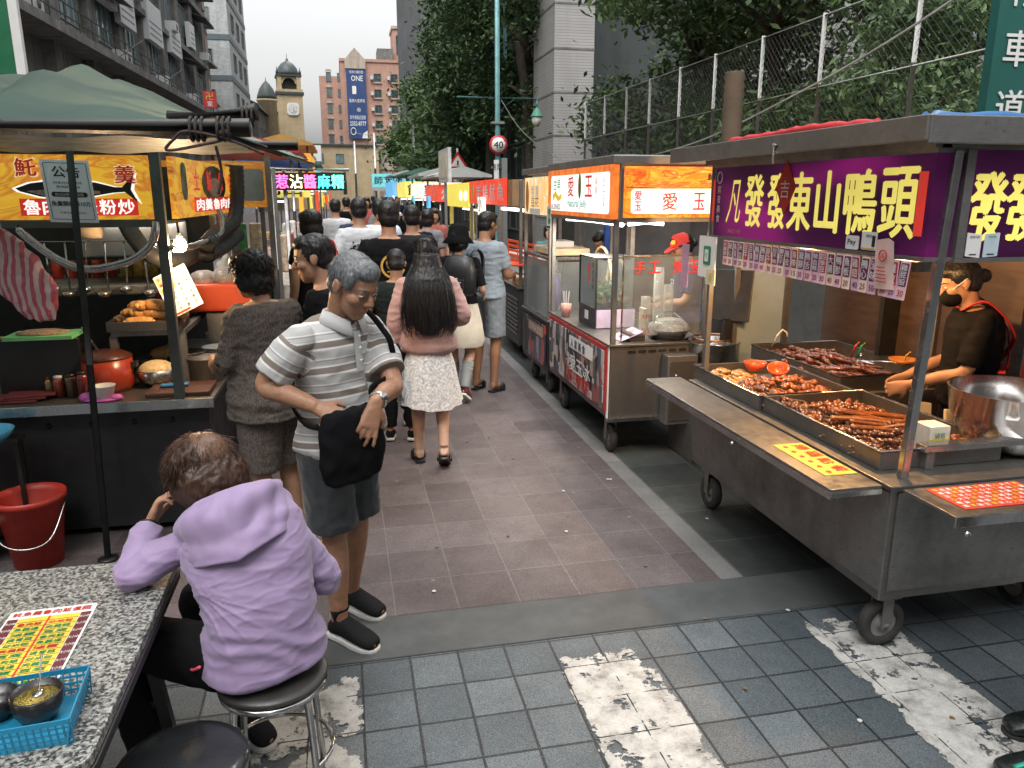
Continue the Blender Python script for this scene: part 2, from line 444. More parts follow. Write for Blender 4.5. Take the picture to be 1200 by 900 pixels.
    def hand(s, mb, sd, d, up, thumb, curl=(.35, .45, .3), spread=.10, k=1., fing=None, thc=.3):
        """d wrist->knuckles, up = back of the hand, thumb = +1/-1 side sign along d x up"""
        w = s.J['wr' + sd]; d = V(d).normalized(); up = V(up); up = (up - d * up.dot(d)).normalized(); sv = d.cross(up) * thumb
        loft(mb, [(w - d * .015, sv, up, .026 * k, .020 * k), (w + d * .02 * k, sv, up, .030 * k, .019 * k), (w + d * .055 * k, sv, up, .039 * k, .0155 * k), (w + d * .088 * k, sv, up, .040 * k, .0125 * k), (w + d * .097 * k, sv, up, .036 * k, .009 * k)], 2.4, 16)
        for i, (o, ln) in enumerate(((.0305, .070), (.0105, .079), (-.0100, .073), (-.0290, .057))):
            c = curl if fing is None else fing[i]
            p = w + d * (.088 - abs(o) * .12) * k + sv * o * k; a = 0; pts = [p - d * .02 * k, p]; dd = (d + sv * (o / .03) * spread).normalized()
            for j, fr in enumerate((.45, .31, .24)):
                a += c[j]; q = dd * math.cos(a) - up * math.sin(a); p = p + q * ln * fr * k; pts.append(p)
            mb.tube(bez(pts, 4), np.interp(np.linspace(0, 1, 17), [0, .3, 1], [.0095 * k, .0092 * k, .0068 * k]), 10); mb.ball(pts[-1], .0068 * k, None, 8, 6)
        p = w + d * .022 * k + sv * .022 * k; q = (d * .62 + sv * .72 - up * thc).normalized(); p1 = p + q * .042 * k; q2 = (d * .9 + sv * .25 - up * (thc + .15)).normalized(); p2 = p1 + q2 * .032 * k
        mb.tube(bez([p, p1, p2], 5), np.interp(np.linspace(0, 1, 11), [0, .5, 1], [.016 * k, .0115 * k, .0085 * k]), 10); mb.ball(p2, .0085 * k, None, 8, 6)
def skinmat(name, col): return mat(name, col, .5, 0, .14, 14, .25, 160, .4, sss=.12)
def hairmat(name, col):
    if name in _MC: return _MC[name]
    m, nt, bs, out = _nt(name)
    c = coord(nt, scale=(1, 1, .12)); f = noise(nt, c, 160, 2)
    L(nt, ramp(nt, f, [(.3, tuple(x * .5 for x in col)), (.7, tuple(x * 1.5 for x in col))]), bs.inputs['Base Color'])
    bs.inputs['Roughness'].default_value = .42; bs.inputs['Specular IOR Level'].default_value = .35
    bump(nt, bs, f, .6, .003); _MC[name] = m; return m
def cloth(name, col, var=.12, weave=.3, rough=.9, fold=0.): return mat(name, col, rough, 0, var, 9, weave, 420, .25 if max(col) > .03 else .1, sheen=.15 if max(col) > .03 else 0)
def heather(name, col, col2, sc_=170):
    if name in _MC: return _MC[name]
    m, nt, bs, out = _nt(name); c = coord(nt, scale=(1, 1, .35)); f = noise(nt, c, sc_, 3, .7)
    L(nt, ramp(nt, f, [(.38, col), (.62, col2)]), bs.inputs['Base Color']); bs.inputs['Roughness'].default_value = .95; bs.inputs['Specular IOR Level'].default_value = .15
    bump(nt, bs, f, .35, .003); _MC[name] = m; return m
def shirt(B, par, m, name='shirt', infl=.014, sleeve=.62, hem=-.1, neck=.97, vox=.008, amp=.006, flare=.02, belly=0., sinfl=.016, wide=0., seed=0., attr=None, smooth=3, f=(9, 9, 22)):
    mb = MB(); B.torso(mb, infl, hem, neck, flare, belly=belly, wide=wide)
    if sleeve:
        for sd in 'LR': B.arm(mb, sd, sinfl, 0, sleeve)
    return remesh(mb, name, vox, par, m, smooth, wr(amp, f, amp * .35, seed), attr=attr)
def trousers(B, par, m, name='trousers', f1=1.9, infl=.016, r1=None, vox=.009, amp=.005, top=.12, seed=3.):
    mb = MB(); B.torso(mb, .012, -.2, top)
    for sd in 'LR': B.leg(mb, sd, infl, f1, r1)
    return remesh(mb, name, vox, par, m, 3, wr(amp, (12, 12, 14), amp * .4, seed))
def shoes(B, par, m, sole, name='shoe', infl=.008, hi=.06):
    for sd in 'LR':
        mb = MB(); h, f, x, u, ln = B.foot(mb, sd, infl, True)
        an = B.J['an' + sd]; mb.tube([an + u * (hi - .06), h + f * .055 + u * .03], [.046, .047], 14)
        q = remesh(mb, name, .007, par, m, 3)
        sm = MB(); S = [(-.04, .024), (.0, .038), (.3, .040), (.6, .049), (.85, .047), (1.0, .030), (1.04, .012)]
        top = [h + f * ln * t + x * r - u * .006 for t, r in S] + [h + f * ln * t - x * r - u * .006 for t, r in S[::-1]]
        n = len(top); sm.add([p for p in top] + [p - u * .024 for p in top], [tuple(range(n)), tuple(range(2 * n - 1, n - 1, -1))] + [((i + 1) % n, i, n + i, n + (i + 1) % n) for i in range(n)], sole)
        sm.build('sole', q, bevel=.005)
def sandals(B, par, m):
    for sd in 'LR':
        mb = MB(); t = MB(); h, f, x, u, ln = B.foot(t, sd)
        S = [(-.06, .02), (.0, .036), (.3, .036), (.6, .046), (.85, .046), (1.02, .03), (1.06, .012)]
        top = [h + f * ln * a + x * r - u * .022 for a, r in S] + [h + f * ln * a - x * r - u * .022 for a, r in S[::-1]]; n = len(top)
        mb.add(top + [p - u * .018 for p in top], [tuple(range(n)), tuple(range(2 * n - 1, n - 1, -1))] + [((i + 1) % n, i, n + i, n + (i + 1) % n) for i in range(n)], m)
        c = h + f * ln * .66
        pts = [c - x * .047 - u * .018, c - x * .04 + u * .028, c + u * .043, c + x * .04 + u * .028, c + x * .047 - u * .018]
        for o_ in (-.02, 0, .02): mb.tube([p + f * o_ for p in bez(pts, 5)], .012, 6, m, sy=1.4)
        mb.build('sandal', par, bevel=.004)
def haircap(B, par, m, kind='short', vox=.007, name='hair', amp=.006, seed=0.):
    mb = MB(); M3 = B.H.to_3x3()
    def E(c, r): mb.ball(B.H @ V(c), r, None, 20, 12, M3)
    if kind == 'short': E((0, -.022, .042), (.083, .094, .084)); E((0, -.052, -.01), (.073, .058, .075)); E((0, .02, .085), (.066, .062, .038)); E((.066, -.006, .015), (.016, .028, .045)); E((-.066, -.006, .015), (.016, .028, .045))
    if kind == 'crop': E((0, -.020, .043), (.083, .094, .082)); E((0, -.048, -.005), (.072, .058, .07)); E((0, .026, .078), (.064, .056, .042)); E((.062, .02, .04), (.018, .03, .04)); E((-.062, .02, .04), (.018, .03, .04))
    if kind == 'bob': E((0, -.022, .04), (.094, .104, .092)); E((0, -.04, -.045), (.09, .075, .085)); E((0, .035, .08), (.07, .055, .04)); E((.07, .005, -.02), (.026, .045, .07)); E((-.07, .005, -.02), (.026, .045, .07))
    if kind == 'perm': E((0, -.012, .045), (.116, .118, .094)); E((0, -.045, -.03), (.120, .095, .105)); E((.075, .005, -.0), (.038, .062, .085)); E((-.075, .005, -.0), (.038, .062, .085)); E((0, .045, .09), (.075, .05, .045))
    if kind == 'bun': E((0, -.020, .042), (.083, .096, .082)); E((0, -.05, -.005), (.072, .055, .07)); E((0, -.12, -.0), (.035, .035, .038)); E((0, .03, .078), (.06, .055, .035))
    if kind == 'bob' or kind == 'perm': f = (32, 32, 26)
    else: f = (60, 60, 40)
    return remesh(mb, name, vox, par, m, 2, wr(amp, f, amp * .6, seed))
def strands(B, par, m, n=500, ln=.05, up=.3, name='hair_strands', rmin=.0, seed=1, r=.0009, region=None, centre=(0, -.02, .03), rad=(.09, .1, .09), droop=.5, curl=0., whorl=None):
    """thin locks combed from the crown"""
    rg = random.Random(seed); mb = MB()
    C_ = V(whorl or (0, -.04, .13))
    for _ in range(n):
        while True:
            a = rg.uniform(0, 2 * PI); z = rg.uniform(-.6, 1); q = math.sqrt(1 - z * z); d = V((q * math.cos(a), q * math.sin(a), z))
            p = V(centre) + V((d.x * rad[0], d.y * rad[1], d.z * rad[2]))
            if region is None or region(p): break
        t = (p - C_); t = (t - d * t.dot(d)); t = t.normalized() if t.length > .01 else V((rg.uniform(-1, 1), rg.uniform(-1, 1), 0)).normalized()
        pts = [p - d * .004]; cur = p; v = (t + d * up * rg.uniform(.3, 1.3) + V((rg.uniform(-1, 1), rg.uniform(-1, 1), rg.uniform(-1, 1))) * .35).normalized()
        l = ln * rg.uniform(.6, 1.2)
        for k in range(4):
            cur = cur + v * l / 4; pts.append(cur); v = (v - d * droop * .35 + V((rg.uniform(-1, 1), rg.uniform(-1, 1), rg.uniform(-1, 1))) * curl + V((0, 0, -.12))).normalized()
        mb.tube([B.H @ x for x in pts], [r, r * 1.1, r, r * .8, r * .3], 3, m, False)
    return mb.build(name, par, smooth=True)
def person(label, loc, rz, h=1.7, group=None):
    o = empty('person', label, 'person', loc, rz, group); s = h / 1.70; o.scale = (s, s, s); return o
# ------------------------------------------------------------------ ground, paving, crossing
def paver(name, c1, c2, mort, w, h, off, msize=.006, grain=.5, rough=.75, speck=None, dirt=.5, bstr=.5):
    m, nt, bs, out = _nt(name)
    c = coord(nt, loc=(-off[0], -off[1], 0))
    wv = N(nt, 'TexNoise', Scale=3.); L(nt, c, wv.inputs['Vector'])
    br = N(nt, 'TexBrick'); br.offset = 0.; br.squash = 1.
    for k, v in (('Scale', 1.), ('Mortar Size', msize), ('Mortar Smooth', .25), ('Bias', 0.), ('Brick Width', w), ('Row Height', h)): br.inputs[k].default_value = v
    br.inputs['Color1'].default_value = tuple(c1) + (1,); br.inputs['Color2'].default_value = tuple(c2) + (1,); br.inputs['Mortar'].default_value = tuple(mort) + (1,)
    va = nt.nodes.new('ShaderNodeVectorMath'); va.operation = 'MULTIPLY_ADD'; va.inputs[1].default_value = (.007,) * 3
    L(nt, wv.outputs['Color'], va.inputs[0]); L(nt, c, va.inputs[2]); L(nt, va.outputs[0], br.inputs['Vector'])
    co = coord(nt)
    g1 = noise(nt, co, 190, 4, .85); g2 = noise(nt, co, 1.7, 6, .7); g3 = noise(nt, co, 14, 5, .7)
    col = mixc(nt, grain, br.outputs['Color'], ramp(nt, g1, [(.34, .06), (.5, .5), (.66, 1.)]), 'OVERLAY')
    if speck: col = mixc(nt, ramp(nt, noise(nt, co, 330, 1), [(.66, 0.), (.72, .7)]), col, speck)
    col = mixc(nt, ramp(nt, g2, [(.40, 0.), (.70, dirt)]), col, tuple(x * .45 for x in c1))
    col = mixc(nt, ramp(nt, g3, [(.60, 0.), (.78, .35)]), col, tuple(x * .4 for x in c1))
    # stains and chewing gum
    st = noise(nt, co, 9, 2); col = mixc(nt, ramp(nt, st, [(.74, 0.), (.765, .6)]), col, (.02, .019, .018))
    vo = N(nt, 'TexVoronoi', Scale=3.1); L(nt, co, vo.inputs['Vector']); col = mixc(nt, ramp(nt, vo.outputs['Distance'], [(.035, .55), (.05, 0.)]), col, (.22, .21, .20))
    L(nt, col, bs.inputs['Base Color'])
    L(nt, ramp(nt, g2, [(.3, rough - .22), (.7, rough + .1)]), bs.inputs['Roughness']); bs.inputs['Specular IOR Level'].default_value = .4
    hh = mathn(nt, 'ADD', mathn(nt, 'MULTIPLY', br.outputs['Fac'], -1.), mathn(nt, 'MULTIPLY', g1, .30)); bump(nt, bs, hh, bstr, .006)
    return m
def sheet(name, x0, x1, y0, y1, z, m, n=1):
    mb = MB(); mb.add([(x0, y0, z), (x1, y0, z), (x1, y1, z), (x0, y1, z)], [(0, 1, 2, 3)], m); return mb.build(name, kind='structure')
asph = mat('street_asphalt', (.040, .041, .043), .8, 0, .3, 2.5, .5, 240, dirt=.5)
sheet('ground', -400, 400, -60, 700, -.012, asph)
M_red = paver('red_paving', (.074, .059, .060), (.122, .100, .101), (.135, .125, .12), .2985, .33, (.155, 3.256), .0040, .8, .72, (.25, .2, .2), .5)
M_blk = paver('granite_blocks', (.054, .068, .077), (.110, .128, .140), (.014, .015, .016), .2015, .215, (-.012, 2.905 - .215 * 40), .0055, .85, .62, (.32, .36, .38), .45, .8)
M_grn = paver('grey_green_paving', (.036, .043, .042), (.058, .065, .062), (.11, .105, .10), .45, .42, (1.925, 3.256), .005, .5, .7, None, .6)
M_con = mat('concrete_kerb', (.066, .071, .072), .85, 0, .22, 3, .5, 300, dirt=.6, dcol=(.03, .032, .033), dscale=2.)
M_band = paver('pale_edge_band', (.15, .15, .147), (.19, .185, .18), (.07, .07, .07), .126, .90, (1.795, 3.256), .004, .4, .8)
sheet('pavement', -9, 1.795, 3.256, 120, -.004, M_red)
sheet('pavement_edge_band', 1.795, 1.921, 3.256, 120, -.004, M_band)
sheet('side_pavement', 1.921, 9, 3.256, 120, -.004, M_grn)
sheet('road_crossing', -9, 9, -8, 2.912, -.004, M_blk)
kb = MB(); kb.bx(-9, 9, 2.918, 3.25, -.02, .0, M_con); kb.build('kerb_strip', bevel=.004, kind='structure')
# worn white crossing paint, flaking away
def paint_mat():
    m, nt, bs, out = _nt('worn_road_paint'); c = coord(nt)
    tr = N(nt, 'BsdfTransparent'); mx = N(nt, 'MixShader')
    n1 = noise(nt, c, 6.5, 8, .68); n2 = noise(nt, c, 46, 4, .7)
    at = N(nt, 'Attribute', attribute_name='edge')
    v = mathn(nt, 'ADD', mathn(nt, 'ADD', n1, mathn(nt, 'MULTIPLY', n2, .16)), mathn(nt, 'MULTIPLY', at.outputs['Fac'], .5))
    br = N(nt, 'TexBrick'); br.offset = 0.; L(nt, coord(nt, loc=(.012, -2.905 + .215 * 40, 0)), br.inputs['Vector'])
    for k_, v_ in (('Scale', 1.), ('Mortar Size', .004), ('Mortar Smooth', .6), ('Brick Width', .2015), ('Row Height', .215)): br.inputs[k_].default_value = v_
    v = mathn(nt, 'ADD', v, mathn(nt, 'MULTIPLY', br.outputs['Fac'], .11))
    L(nt, ramp(nt, v, [(.655, 1.), (.675, 0.)]), mx.inputs[0])
    col = ramp(nt, noise(nt, c, 11, 6, .7), [(.30, (.16, .155, .14)), (.5, (.38, .375, .35)), (.7, (.5, .495, .47))])
    col = mixc(nt, ramp(nt, noise(nt, c, 130, 4), [(.5, 0.), (.75, .35)]), col, (.16, .155, .15))
    L(nt, col, bs.inputs['Base Color']); bs.inputs['Roughness'].default_value = .8
    bump(nt, bs, mathn(nt, 'ADD', v, mathn(nt, 'MULTIPLY', n2, .4)), .6, .006)
    L(nt, tr.outputs[0], mx.inputs[1]); L(nt, bs.outputs[0], mx.inputs[2]); L(nt, mx.outputs[0], out.inputs[0]); return m
MP = paint_mat()
def stripe(x0, x1, y0, y1, sk=0., worn=0.):
    nx, ny = 14, 60; vs = []; ed = []
    for j in range(ny + 1):
        for i in range(nx + 1):
            u, v = i / nx, j / ny; vs.append((x0 + (x1 - x0) * u + sk * v, y0 + (y1 - y0) * v, .001))
            e = min(u, 1 - u) * (x1 - x0); f = (1 - v) * (y1 - y0)
            ed.append(max(0, 1 - e / .022) * .26 + max(0, 1 - f / .16) * .26 + worn)
    mb = MB(); mb.add(vs, [(j * (nx + 1) + i, j * (nx + 1) + i + 1, (j + 1) * (nx + 1) + i + 1, (j + 1) * (nx + 1) + i) for j in range(ny) for i in range(nx)], MP)
    o = mb.build('crosswalk_paint', kind='structure'); a = o.data.attributes.new('edge', 'FLOAT', 'POINT'); a.data.foreach_set('value', ed)
stripe(.785, 1.18, -1.5, 2.78, 0, 0); stripe(1.93, 2.33, -1.5, 2.80, .02, .0); stripe(-.42, -.015, -1.5, 2.86, 0, .10); stripe(3.1, 3.5, -1.5, 2.8); stripe(-1.6, -1.2, -1.5, 2.8)
# ------------------------------------------------------------------ buildings and street furniture beyond the market
def facade_mat(name, col, tile=(.24, .07), mort=.7, var=.3, streak=.5, rough=.75):
    m, nt, bs, out = _nt(name)
    g = N(nt, 'NewGeometry') ; tc = nt.nodes.new('ShaderNodeTexCoord'); sp = N(nt, 'SeparateXYZ'); cb = N(nt, 'CombineXYZ')
    L(nt, tc.outputs['Object'], sp.inputs[0]); L(nt, mathn(nt, 'ADD', sp.outputs[0], sp.outputs[1]), cb.inputs[0]); L(nt, sp.outputs[2], cb.inputs[1])
    br = N(nt, 'TexBrick'); L(nt, cb.outputs[0], br.inputs['Vector'])
    for k, v in (('Scale', 1.), ('Mortar Size', .008), ('Brick Width', tile[0]), ('Row Height', tile[1])): br.inputs[k].default_value = v
    br.inputs['Color1'].default_value = tuple(x * (1 - var / 2) for x in col) + (1,); br.inputs['Color2'].default_value = tuple(min(1, x * (1 + var / 2)) for x in col) + (1,); br.inputs['Mortar'].default_value = tuple(x * mort for x in col) + (1,)
    c = coord(nt, scale=(1, 1, .16)); s = noise(nt, c, 1.6, 6, .7); n2 = noise(nt, coord(nt), .8, 5, .6)
    cl = mixc(nt, ramp(nt, s, [(.45, 0.), (.72, streak)]), br.outputs['Color'], tuple(x * .3 for x in col))
    cl = mixc(nt, ramp(nt, n2, [(.4, 0.), (.7, .35)]), cl, tuple(x * .55 for x in col))
    L(nt, cl, bs.inputs['Base Color']); bs.inputs['Roughness'].default_value = rough
    bump(nt, bs, br.outputs['Fac'], -.2, .01); return m
WIN = mat('window_glass_dark', (.05, .075, .08), .12, 0, .5, .7, 0, spec=.9)
WINT = mat('window_glass_teal', (.14, .22, .23), .18, 0, .5, .9, 0, spec=.8)
FRM = mat('window_frame_grey', (.16, .165, .165), .6, 0, .2)
CONC = facade_mat('stained_concrete', (.20, .20, .19), (3., 1.1), .6, .25, .7)
CONCD = mat('dark_concrete', (.16, .157, .148), .85, 0, .35, 2, .3, 40, dirt=.6)
AWN = mat('dark_metal_awning', (.045, .048, .05), .6, .2, .3, 4)
WSIGN = mat('white_sign_board', (.55, .56, .57), .5, 0, .12, 3, 0, dirt=.25)
def window(par, p, x, y, w, h, d=.16, glassm=None, nx=2, ny=1, fw=.05, name='window'):
    """recessed window on a wall: p centre, x right, y up; frame with mullions + pane"""
    nrm = V(x).cross(V(y)).normalized(); x, y, p = V(x).normalized(), V(y).normalized(), V(p)
    f = MB(); Mx = Matrix((x, y, nrm)).transposed()
    for s in (-1, 1):
        f.box(p + x * s * (w / 2 - fw / 2) + nrm * .02, (fw, h, .10), FRM, Mx); f.box(p + y * s * (h / 2 - fw / 2) + nrm * .022, (w - .004, fw, .10), FRM, Mx)
    for i in range(1, nx): f.box(p + x * (-w / 2 + w * i / nx) + nrm * .024, (fw * .7, h - .01, .06), FRM, Mx)
    for i in range(1, ny): f.box(p + y * (-h / 2 + h * i / ny) + nrm * .018, (w - .01, fw * .7, .05), FRM, Mx)
    q = f.build(name, par); g = MB(); g.box(p - nrm * .02, (w - .02, h - .02, .03), glassm or WIN, Mx); g.build('pane', q)
    return q

def row_building():
    """the long grey walk-up on the left: piers, ledges, window bays, sign boards"""
    b = empty('apartment_building', 'long grey concrete walk-up building with window bays above the left stalls', 'building', (-9, 38, 3.3), R(-1))
    X, Y, Z = V((0, 1, 0)), V((0, 0, 1)), V((1, 0, 0))   # local: facade plane x=0, runs along +y
    L0, n, bay = -36.2, 14, 4.05  # nearest bays lie out of view, extended to shade the street
    w = MB(); w.bx(-9, -.25, L0, L0 + n * bay, -3.3, 13.2, CONC); w.build('wall', b)
    p = MB()
    for i in range(n + 1):
        y = L0 + i * bay; p.bx(-.26, .16, y - .32, y + .32, 0, 13.4, CONCD); p.bx(.10, .20, y + .36, y + .44, 0, 13., FRM)
    q = p.build('pier', b)
    for z in (3.55, 6.75, 9.95, 13.1):
        s = MB(); s.bx(-.26, .34 if z > 4 else .9, L0, L0 + n * bay, z, z + .28, CONCD); s.build('ledge', b)
    tan = facade_mat('tan_panel', (.20, .165, .095), (.5, .2)); 
    for i in range(n):
        y = L0 + i * bay + bay / 2
        for k, z in enumerate((5.35, 8.55, 11.6)):
            window(b, (-.02, y - .25, z), (0, 1, 0), (0, 0, 1), 2.5, 1.75, glassm=WINT, nx=4, ny=1)
            s = MB(); s.bx(-.2, -.10, y + 1.05, y + 1.66, z - .95, z + .9, tan); s.build('panel', b)
            s = MB(); s.bx(-.2, .04, y - 1.6, y + 1.66, z - 1.45, z - .92, CONCD); s.build('spandrel', b)
            if (i + k) % 2 == 0:
                a = MB(); yy = y - .6 + .8 * ((i * 7 + k) % 3); a.bx(.06, .62, yy - .42, yy + .42, z - 1.40, z - .92, WSIGN); u = a.build('air_conditioner', b, bevel=.02)
                g = MB(); g.lathe([(.17, 0), (.17, .012), (.0, .014)], (.622, yy, z - 1.16), 18, CONCD, Matrix.Rotation(PI / 2, 3, 'Y')); g.build('fan_grille', u)
            if (i * 3 + k) % 4 == 0:
                a = MB(); a.beam((-.1, y - .2, z + 1.12), (.95, y - .2, z + .78), 2.7, .04, AWN, V((0, 0, 1))); a.build('awning', b)
    r = MB()
    for y in np.arange(L0 + .3, L0 + n * bay, 1.35): r.bx(.80, .83, y - .015, y + .015, 3.83, 4.55, AWN)
    for z in (4.15, 4.53): r.bx(.795, .835, L0, L0 + n * bay, z, z + .035, AWN)
    r.build('railing', b)
    for i in range(3):
        r = MB(); y = -3.2 + i * 7.4; r.tube([(-.1, y, 3.2), (1.7, y + .3, 4.5)], .03, 6, CONCD); r.build('strut', b)
    for y0, y1, z0, z1, words in ((-5.5, -1., 5.9, 7.4, '食品'), (-.6, 1.8, 5.6, 7.0, None), (4.2, 7., 5.8, 7.6, None), (9., 11.5, 6., 7.4, None), (14.5, 16., 7.2, 8.6, None)):
        s = MB(); s.bx(.16, .42, y0, y1, z0, z1, WSIGN); q = s.build('sign_board', b, bevel=.01)
        s = MB()
        if words: s.text(words, (.425, (y0 + y1) / 2, (z0 + z1) / 2 + .25), (0, 1, 0), (0, 0, 1), .55, mat('teal_print', (.03, .30, .26), .6, bmp=0)); s.bx(.42, .424, y0 + .4, y1 - .4, z0 + .2, z0 + .28, FRM)
        else:
            for t in range(3): s.bx(.42, .424, y0 + .2, y1 - .25, z0 + .25 + t * .28, z0 + .33 + t * .28, FRM)
        s.build('lettering', q)
    s = MB(); s.bx(-.5, 1.0, L0 + n * bay - .5, L0 + n * bay + .1, 11., 11.15, AWN); s.build('end_canopy', b)
    return b
def beige_building():
    b = empty('balcony_building', 'pinkish beige building with curved balcony fronts past the grey walk-up', 'building', (-10.1, 58., 1.5), R(-1)); be = facade_mat('beige_tiles', (.36, .245, .185), (.3, .1))
    w = MB(); w.bx(-9, -.3, 0, 14, -1.5, 16, be); w.build('wall', b)
    for z in (4.3, 7.3, 10.3, 13.3):
        s = MB(); pts = [(-.35, .2), (.55, .2), (1.0, .9), (1.0, 6.0), (.55, 6.7), (-.35, 6.7)]; s.prism(pts, (0, 0, z), (1, 0, 0), (0, 1, 0), 1.25, be); s.build('balcony', b)
        s = MB(); s.prism([(-.28, .5), (.35, .5), (.75, 1.1), (.75, 5.8), (.35, 6.4), (-.28, 6.4)], (0, 0, z + 1.25), (1, 0, 0), (0, 1, 0), 1.35, WIN); s.build('window', b)
        r = MB()
        for k in range(9): r.bx(.99, 1.03, 1.0 + k * .6, 1.04 + k * .6, z + 1.25, z + 2.6, AWN)
        for zz in (1.5, 2.0, 2.5): r.bx(.985, 1.035, .9, 6., z + zz, z + zz + .03, AWN)
        r.build('window_bars', b)
        window(b, (-.28, 10., z + 1.5), (0, 1, 0), (0, 0, 1), 3.4, 1.6, nx=4); 
        s = MB(); s.bx(-.3, .5, 7.4, 13, z + .1, z + .25, CONCD); s.build('ledge', b)
        window(b, (-3.2, -.02, z + 1.6), (1, 0, 0), (0, 0, 1), 2.2, 1.5)
    s = MB(); s.bx(-9.2, 1.2, -.2, 14, 16, 16.35, be); s.build('roof', b)
    t = empty('tile_tower', 'tall pale tiled apartment tower with dark bands behind the beige balconies', 'building', (-9., 77, 0), R(0)); pl = facade_mat('pale_tiles', (.40, .42, .42), (.25, .12))
    w = MB(); w.bx(-14, 0, 0, 14, 0, 34, pl); w.build('wall', t); 
    for z in np.arange(5, 32, 3.4):
        s = MB(); s.bx(-14.05, .06, -.06, 14, z, z + .45, mat('blue_grey_band', (.08, .11, .125), .6)); s.build('band', t); 
        for y in (3., 7., 11.): window(t, (.01, y, z + 1.9), (0, 1, 0), (0, 0, 1), 1.8, 1.5)
        for x in (-2.2, -5., -8.): window(t, (x, -.01, z + 1.9), (1, 0, 0), (0, 0, 1), 1.4, 1.5)
    d = empty('corner_house', 'low dark house with cluttered roofline left of the clock tower', 'building', (-8.6, 94, 3.), R(-1)); dk = facade_mat('dark_house_render', (.09, .085, .08), (2, .6), .6, .4)
    w = MB(); w.bx(-7, 0, 0, 20, -3, 8.2, dk); w.build('wall', d); w = MB(); w.prism([(-7, 0), (.4, 0), (.1, .5), (-3.5, 2.2), (-7, 2.0)], (0, 20, 8.2), (1, 0, 0), (0, 0, 1), 20.3, AWN); w.build('roof', d)
    for y in (2, 5.5, 9, 12.5): window(d, (.02, y, 5.6), (0, 1, 0), (0, 0, 1), 2.2, 1.5); s = MB(); s.bx(.0, .6, y - 1.3, y + 1.3, 4.3, 4.5, AWN); s.build('ledge', d)
    s = MB(); s.bx(.1, .5, 13, 16.5, 5.2, 8.0, WSIGN); q = s.build('sign_board', d); s = MB(); [s.bx(.5, .505, 13.4, 16., 5.6 + .5 * i, 5.8 + .5 * i, CONCD) for i in range(4)]; s.build('lettering', q)
def clock_tower():
    D = 108.; b = empty('clock_tower_hall', 'tan hall with a domed clock tower and white clock face at the street end', 'building', (-5.75, D, 2.9), R(7)); b.scale = (.8, .8, .8)
    tn = facade_mat('tan_stone', (.50, .39, .235), (.7, .3), .85, .12, .35); dk = mat('slate_dome', (.045, .06, .06), .5, 0, .3, 3); cr = mat('cream_trim', (.42, .38, .28), .7)
    w = MB(); w.bx(-1.95, 1.95, 0, 3.9, -4.5, 14.3, tn); w.build('tower_shaft', b, bevel=.05)
    w = MB(); w.bx(-2.2, 2.2, -.25, 4.15, 14.3, 14.7, dk); w.bx(-2.05, 2.05, -.1, 4., 14.7, 15.1, tn); w.build('cornice', b)
    for sx in (-1, 1):
        for sy in (-1, 1):
            w = MB(); w.bx(sx * 1.5 - .32, sx * 1.5 + .32, 1.95 + sy * 1.5 - .32, 1.95 + sy * 1.5 + .32, 15.1, 17.1, tn); w.build('belfry_pier', b)
    w = MB()
    for M, o in ((Matrix.Identity(3), V((0, .5, 0))), (Matrix.Rotation(PI / 2, 3, 'Z'), V((1.5, 1.95, 0))), (Matrix.Rotation(PI / 2, 3, 'Z'), V((-1.4, 1.95, 0))), (Matrix.Identity(3), V((0, 3.5, 0)))):
        arch = [(-1.2, 0), (-1.2, 1.1)] ; pts = [(-1.25, 1.95), (-1.25, .9)] + [(-.95 * math.cos(a), .9 + .85 * math.sin(a)) for a in np.linspace(0, PI, 9)] + [(1.25, .9), (1.25, 1.95)]
        w.prism(pts[::-1], o + V((0, 0, 15.1)), M @ V((1, 0, 0)), (0, 0, 1), .12, tn)
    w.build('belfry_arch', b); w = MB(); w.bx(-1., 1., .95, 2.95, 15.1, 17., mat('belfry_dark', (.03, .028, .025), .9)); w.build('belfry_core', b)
    w = MB(); w.bx(-2., 2., -.05, 3.95, 17.1, 17.35, dk); w.lathe([(1.75, 17.35), (1.72, 17.8), (1.5, 18.5), (1.0, 19.15), (.4, 19.5), (.22, 19.6), (.2, 19.9), (.05, 20.0), (.04, 20.7), (0, 20.72)], (0, 1.95, 0), 20, dk); w.build('dome', b)
    for sx in (-1, 1):
        w = MB(); w.lathe([(.22, 17.35), (.2, 17.8), (.1, 18.), (.02, 18.5)], (sx * 1.75, .2, 0), 8, dk); w.build('finial', b)
    w = MB(); w.prism(rrect(1.9, 1.9, .5), (.35, -.10, 12.1), (1, 0, 0), (0, 0, 1), .12, WHT); w.build('clock_surround', b); w = MB(); w.prism(ell(1.5, 1.5, 24), (.35, -.22, 12.1), (1, 0, 0), (0, 0, 1), .02, mat('clock_white', (.68, .67, .62), .5)); q = w.build('clock_face', b)
    w = MB(); w.text('6', (.35, -.26, 11.62), (1, 0, 0), (0, 0, 1), .25, CONCD)
    for k in range(12): a = k * PI / 6; w.box((.35 + math.sin(a) * .62, -.262, 12.1 + math.cos(a) * .62), (.05, .02, .16), CONCD, Matrix.Rotation(a, 3, 'Y'))
    w.build('numerals', q)
    for a, l in ((.5, .42), (2.6, .6)):
        w = MB(); w.beam((.35, -.28, 12.1), (.35 + math.sin(a) * l, -.28, 12.1 + math.cos(a) * l), .07, .02, CONCD, V((0, 1, 0))); w.build('clock_hand', q)
    w = MB(); w.bx(-9.5, 14, 1.0, 14, -4.5, 6.6, tn); w.bx(-7, -1.95, .9, 9, 6.6, 11.4, tn); w.build('hall_wall', b); w = MB(); w.bx(-9.6, 14.1, .7, 14, 6.6, 6.9, dk); w.bx(-7.1, -1.95, .7, 9.1, 11.4, 11.7, dk); w.build('hall_cornice', b)
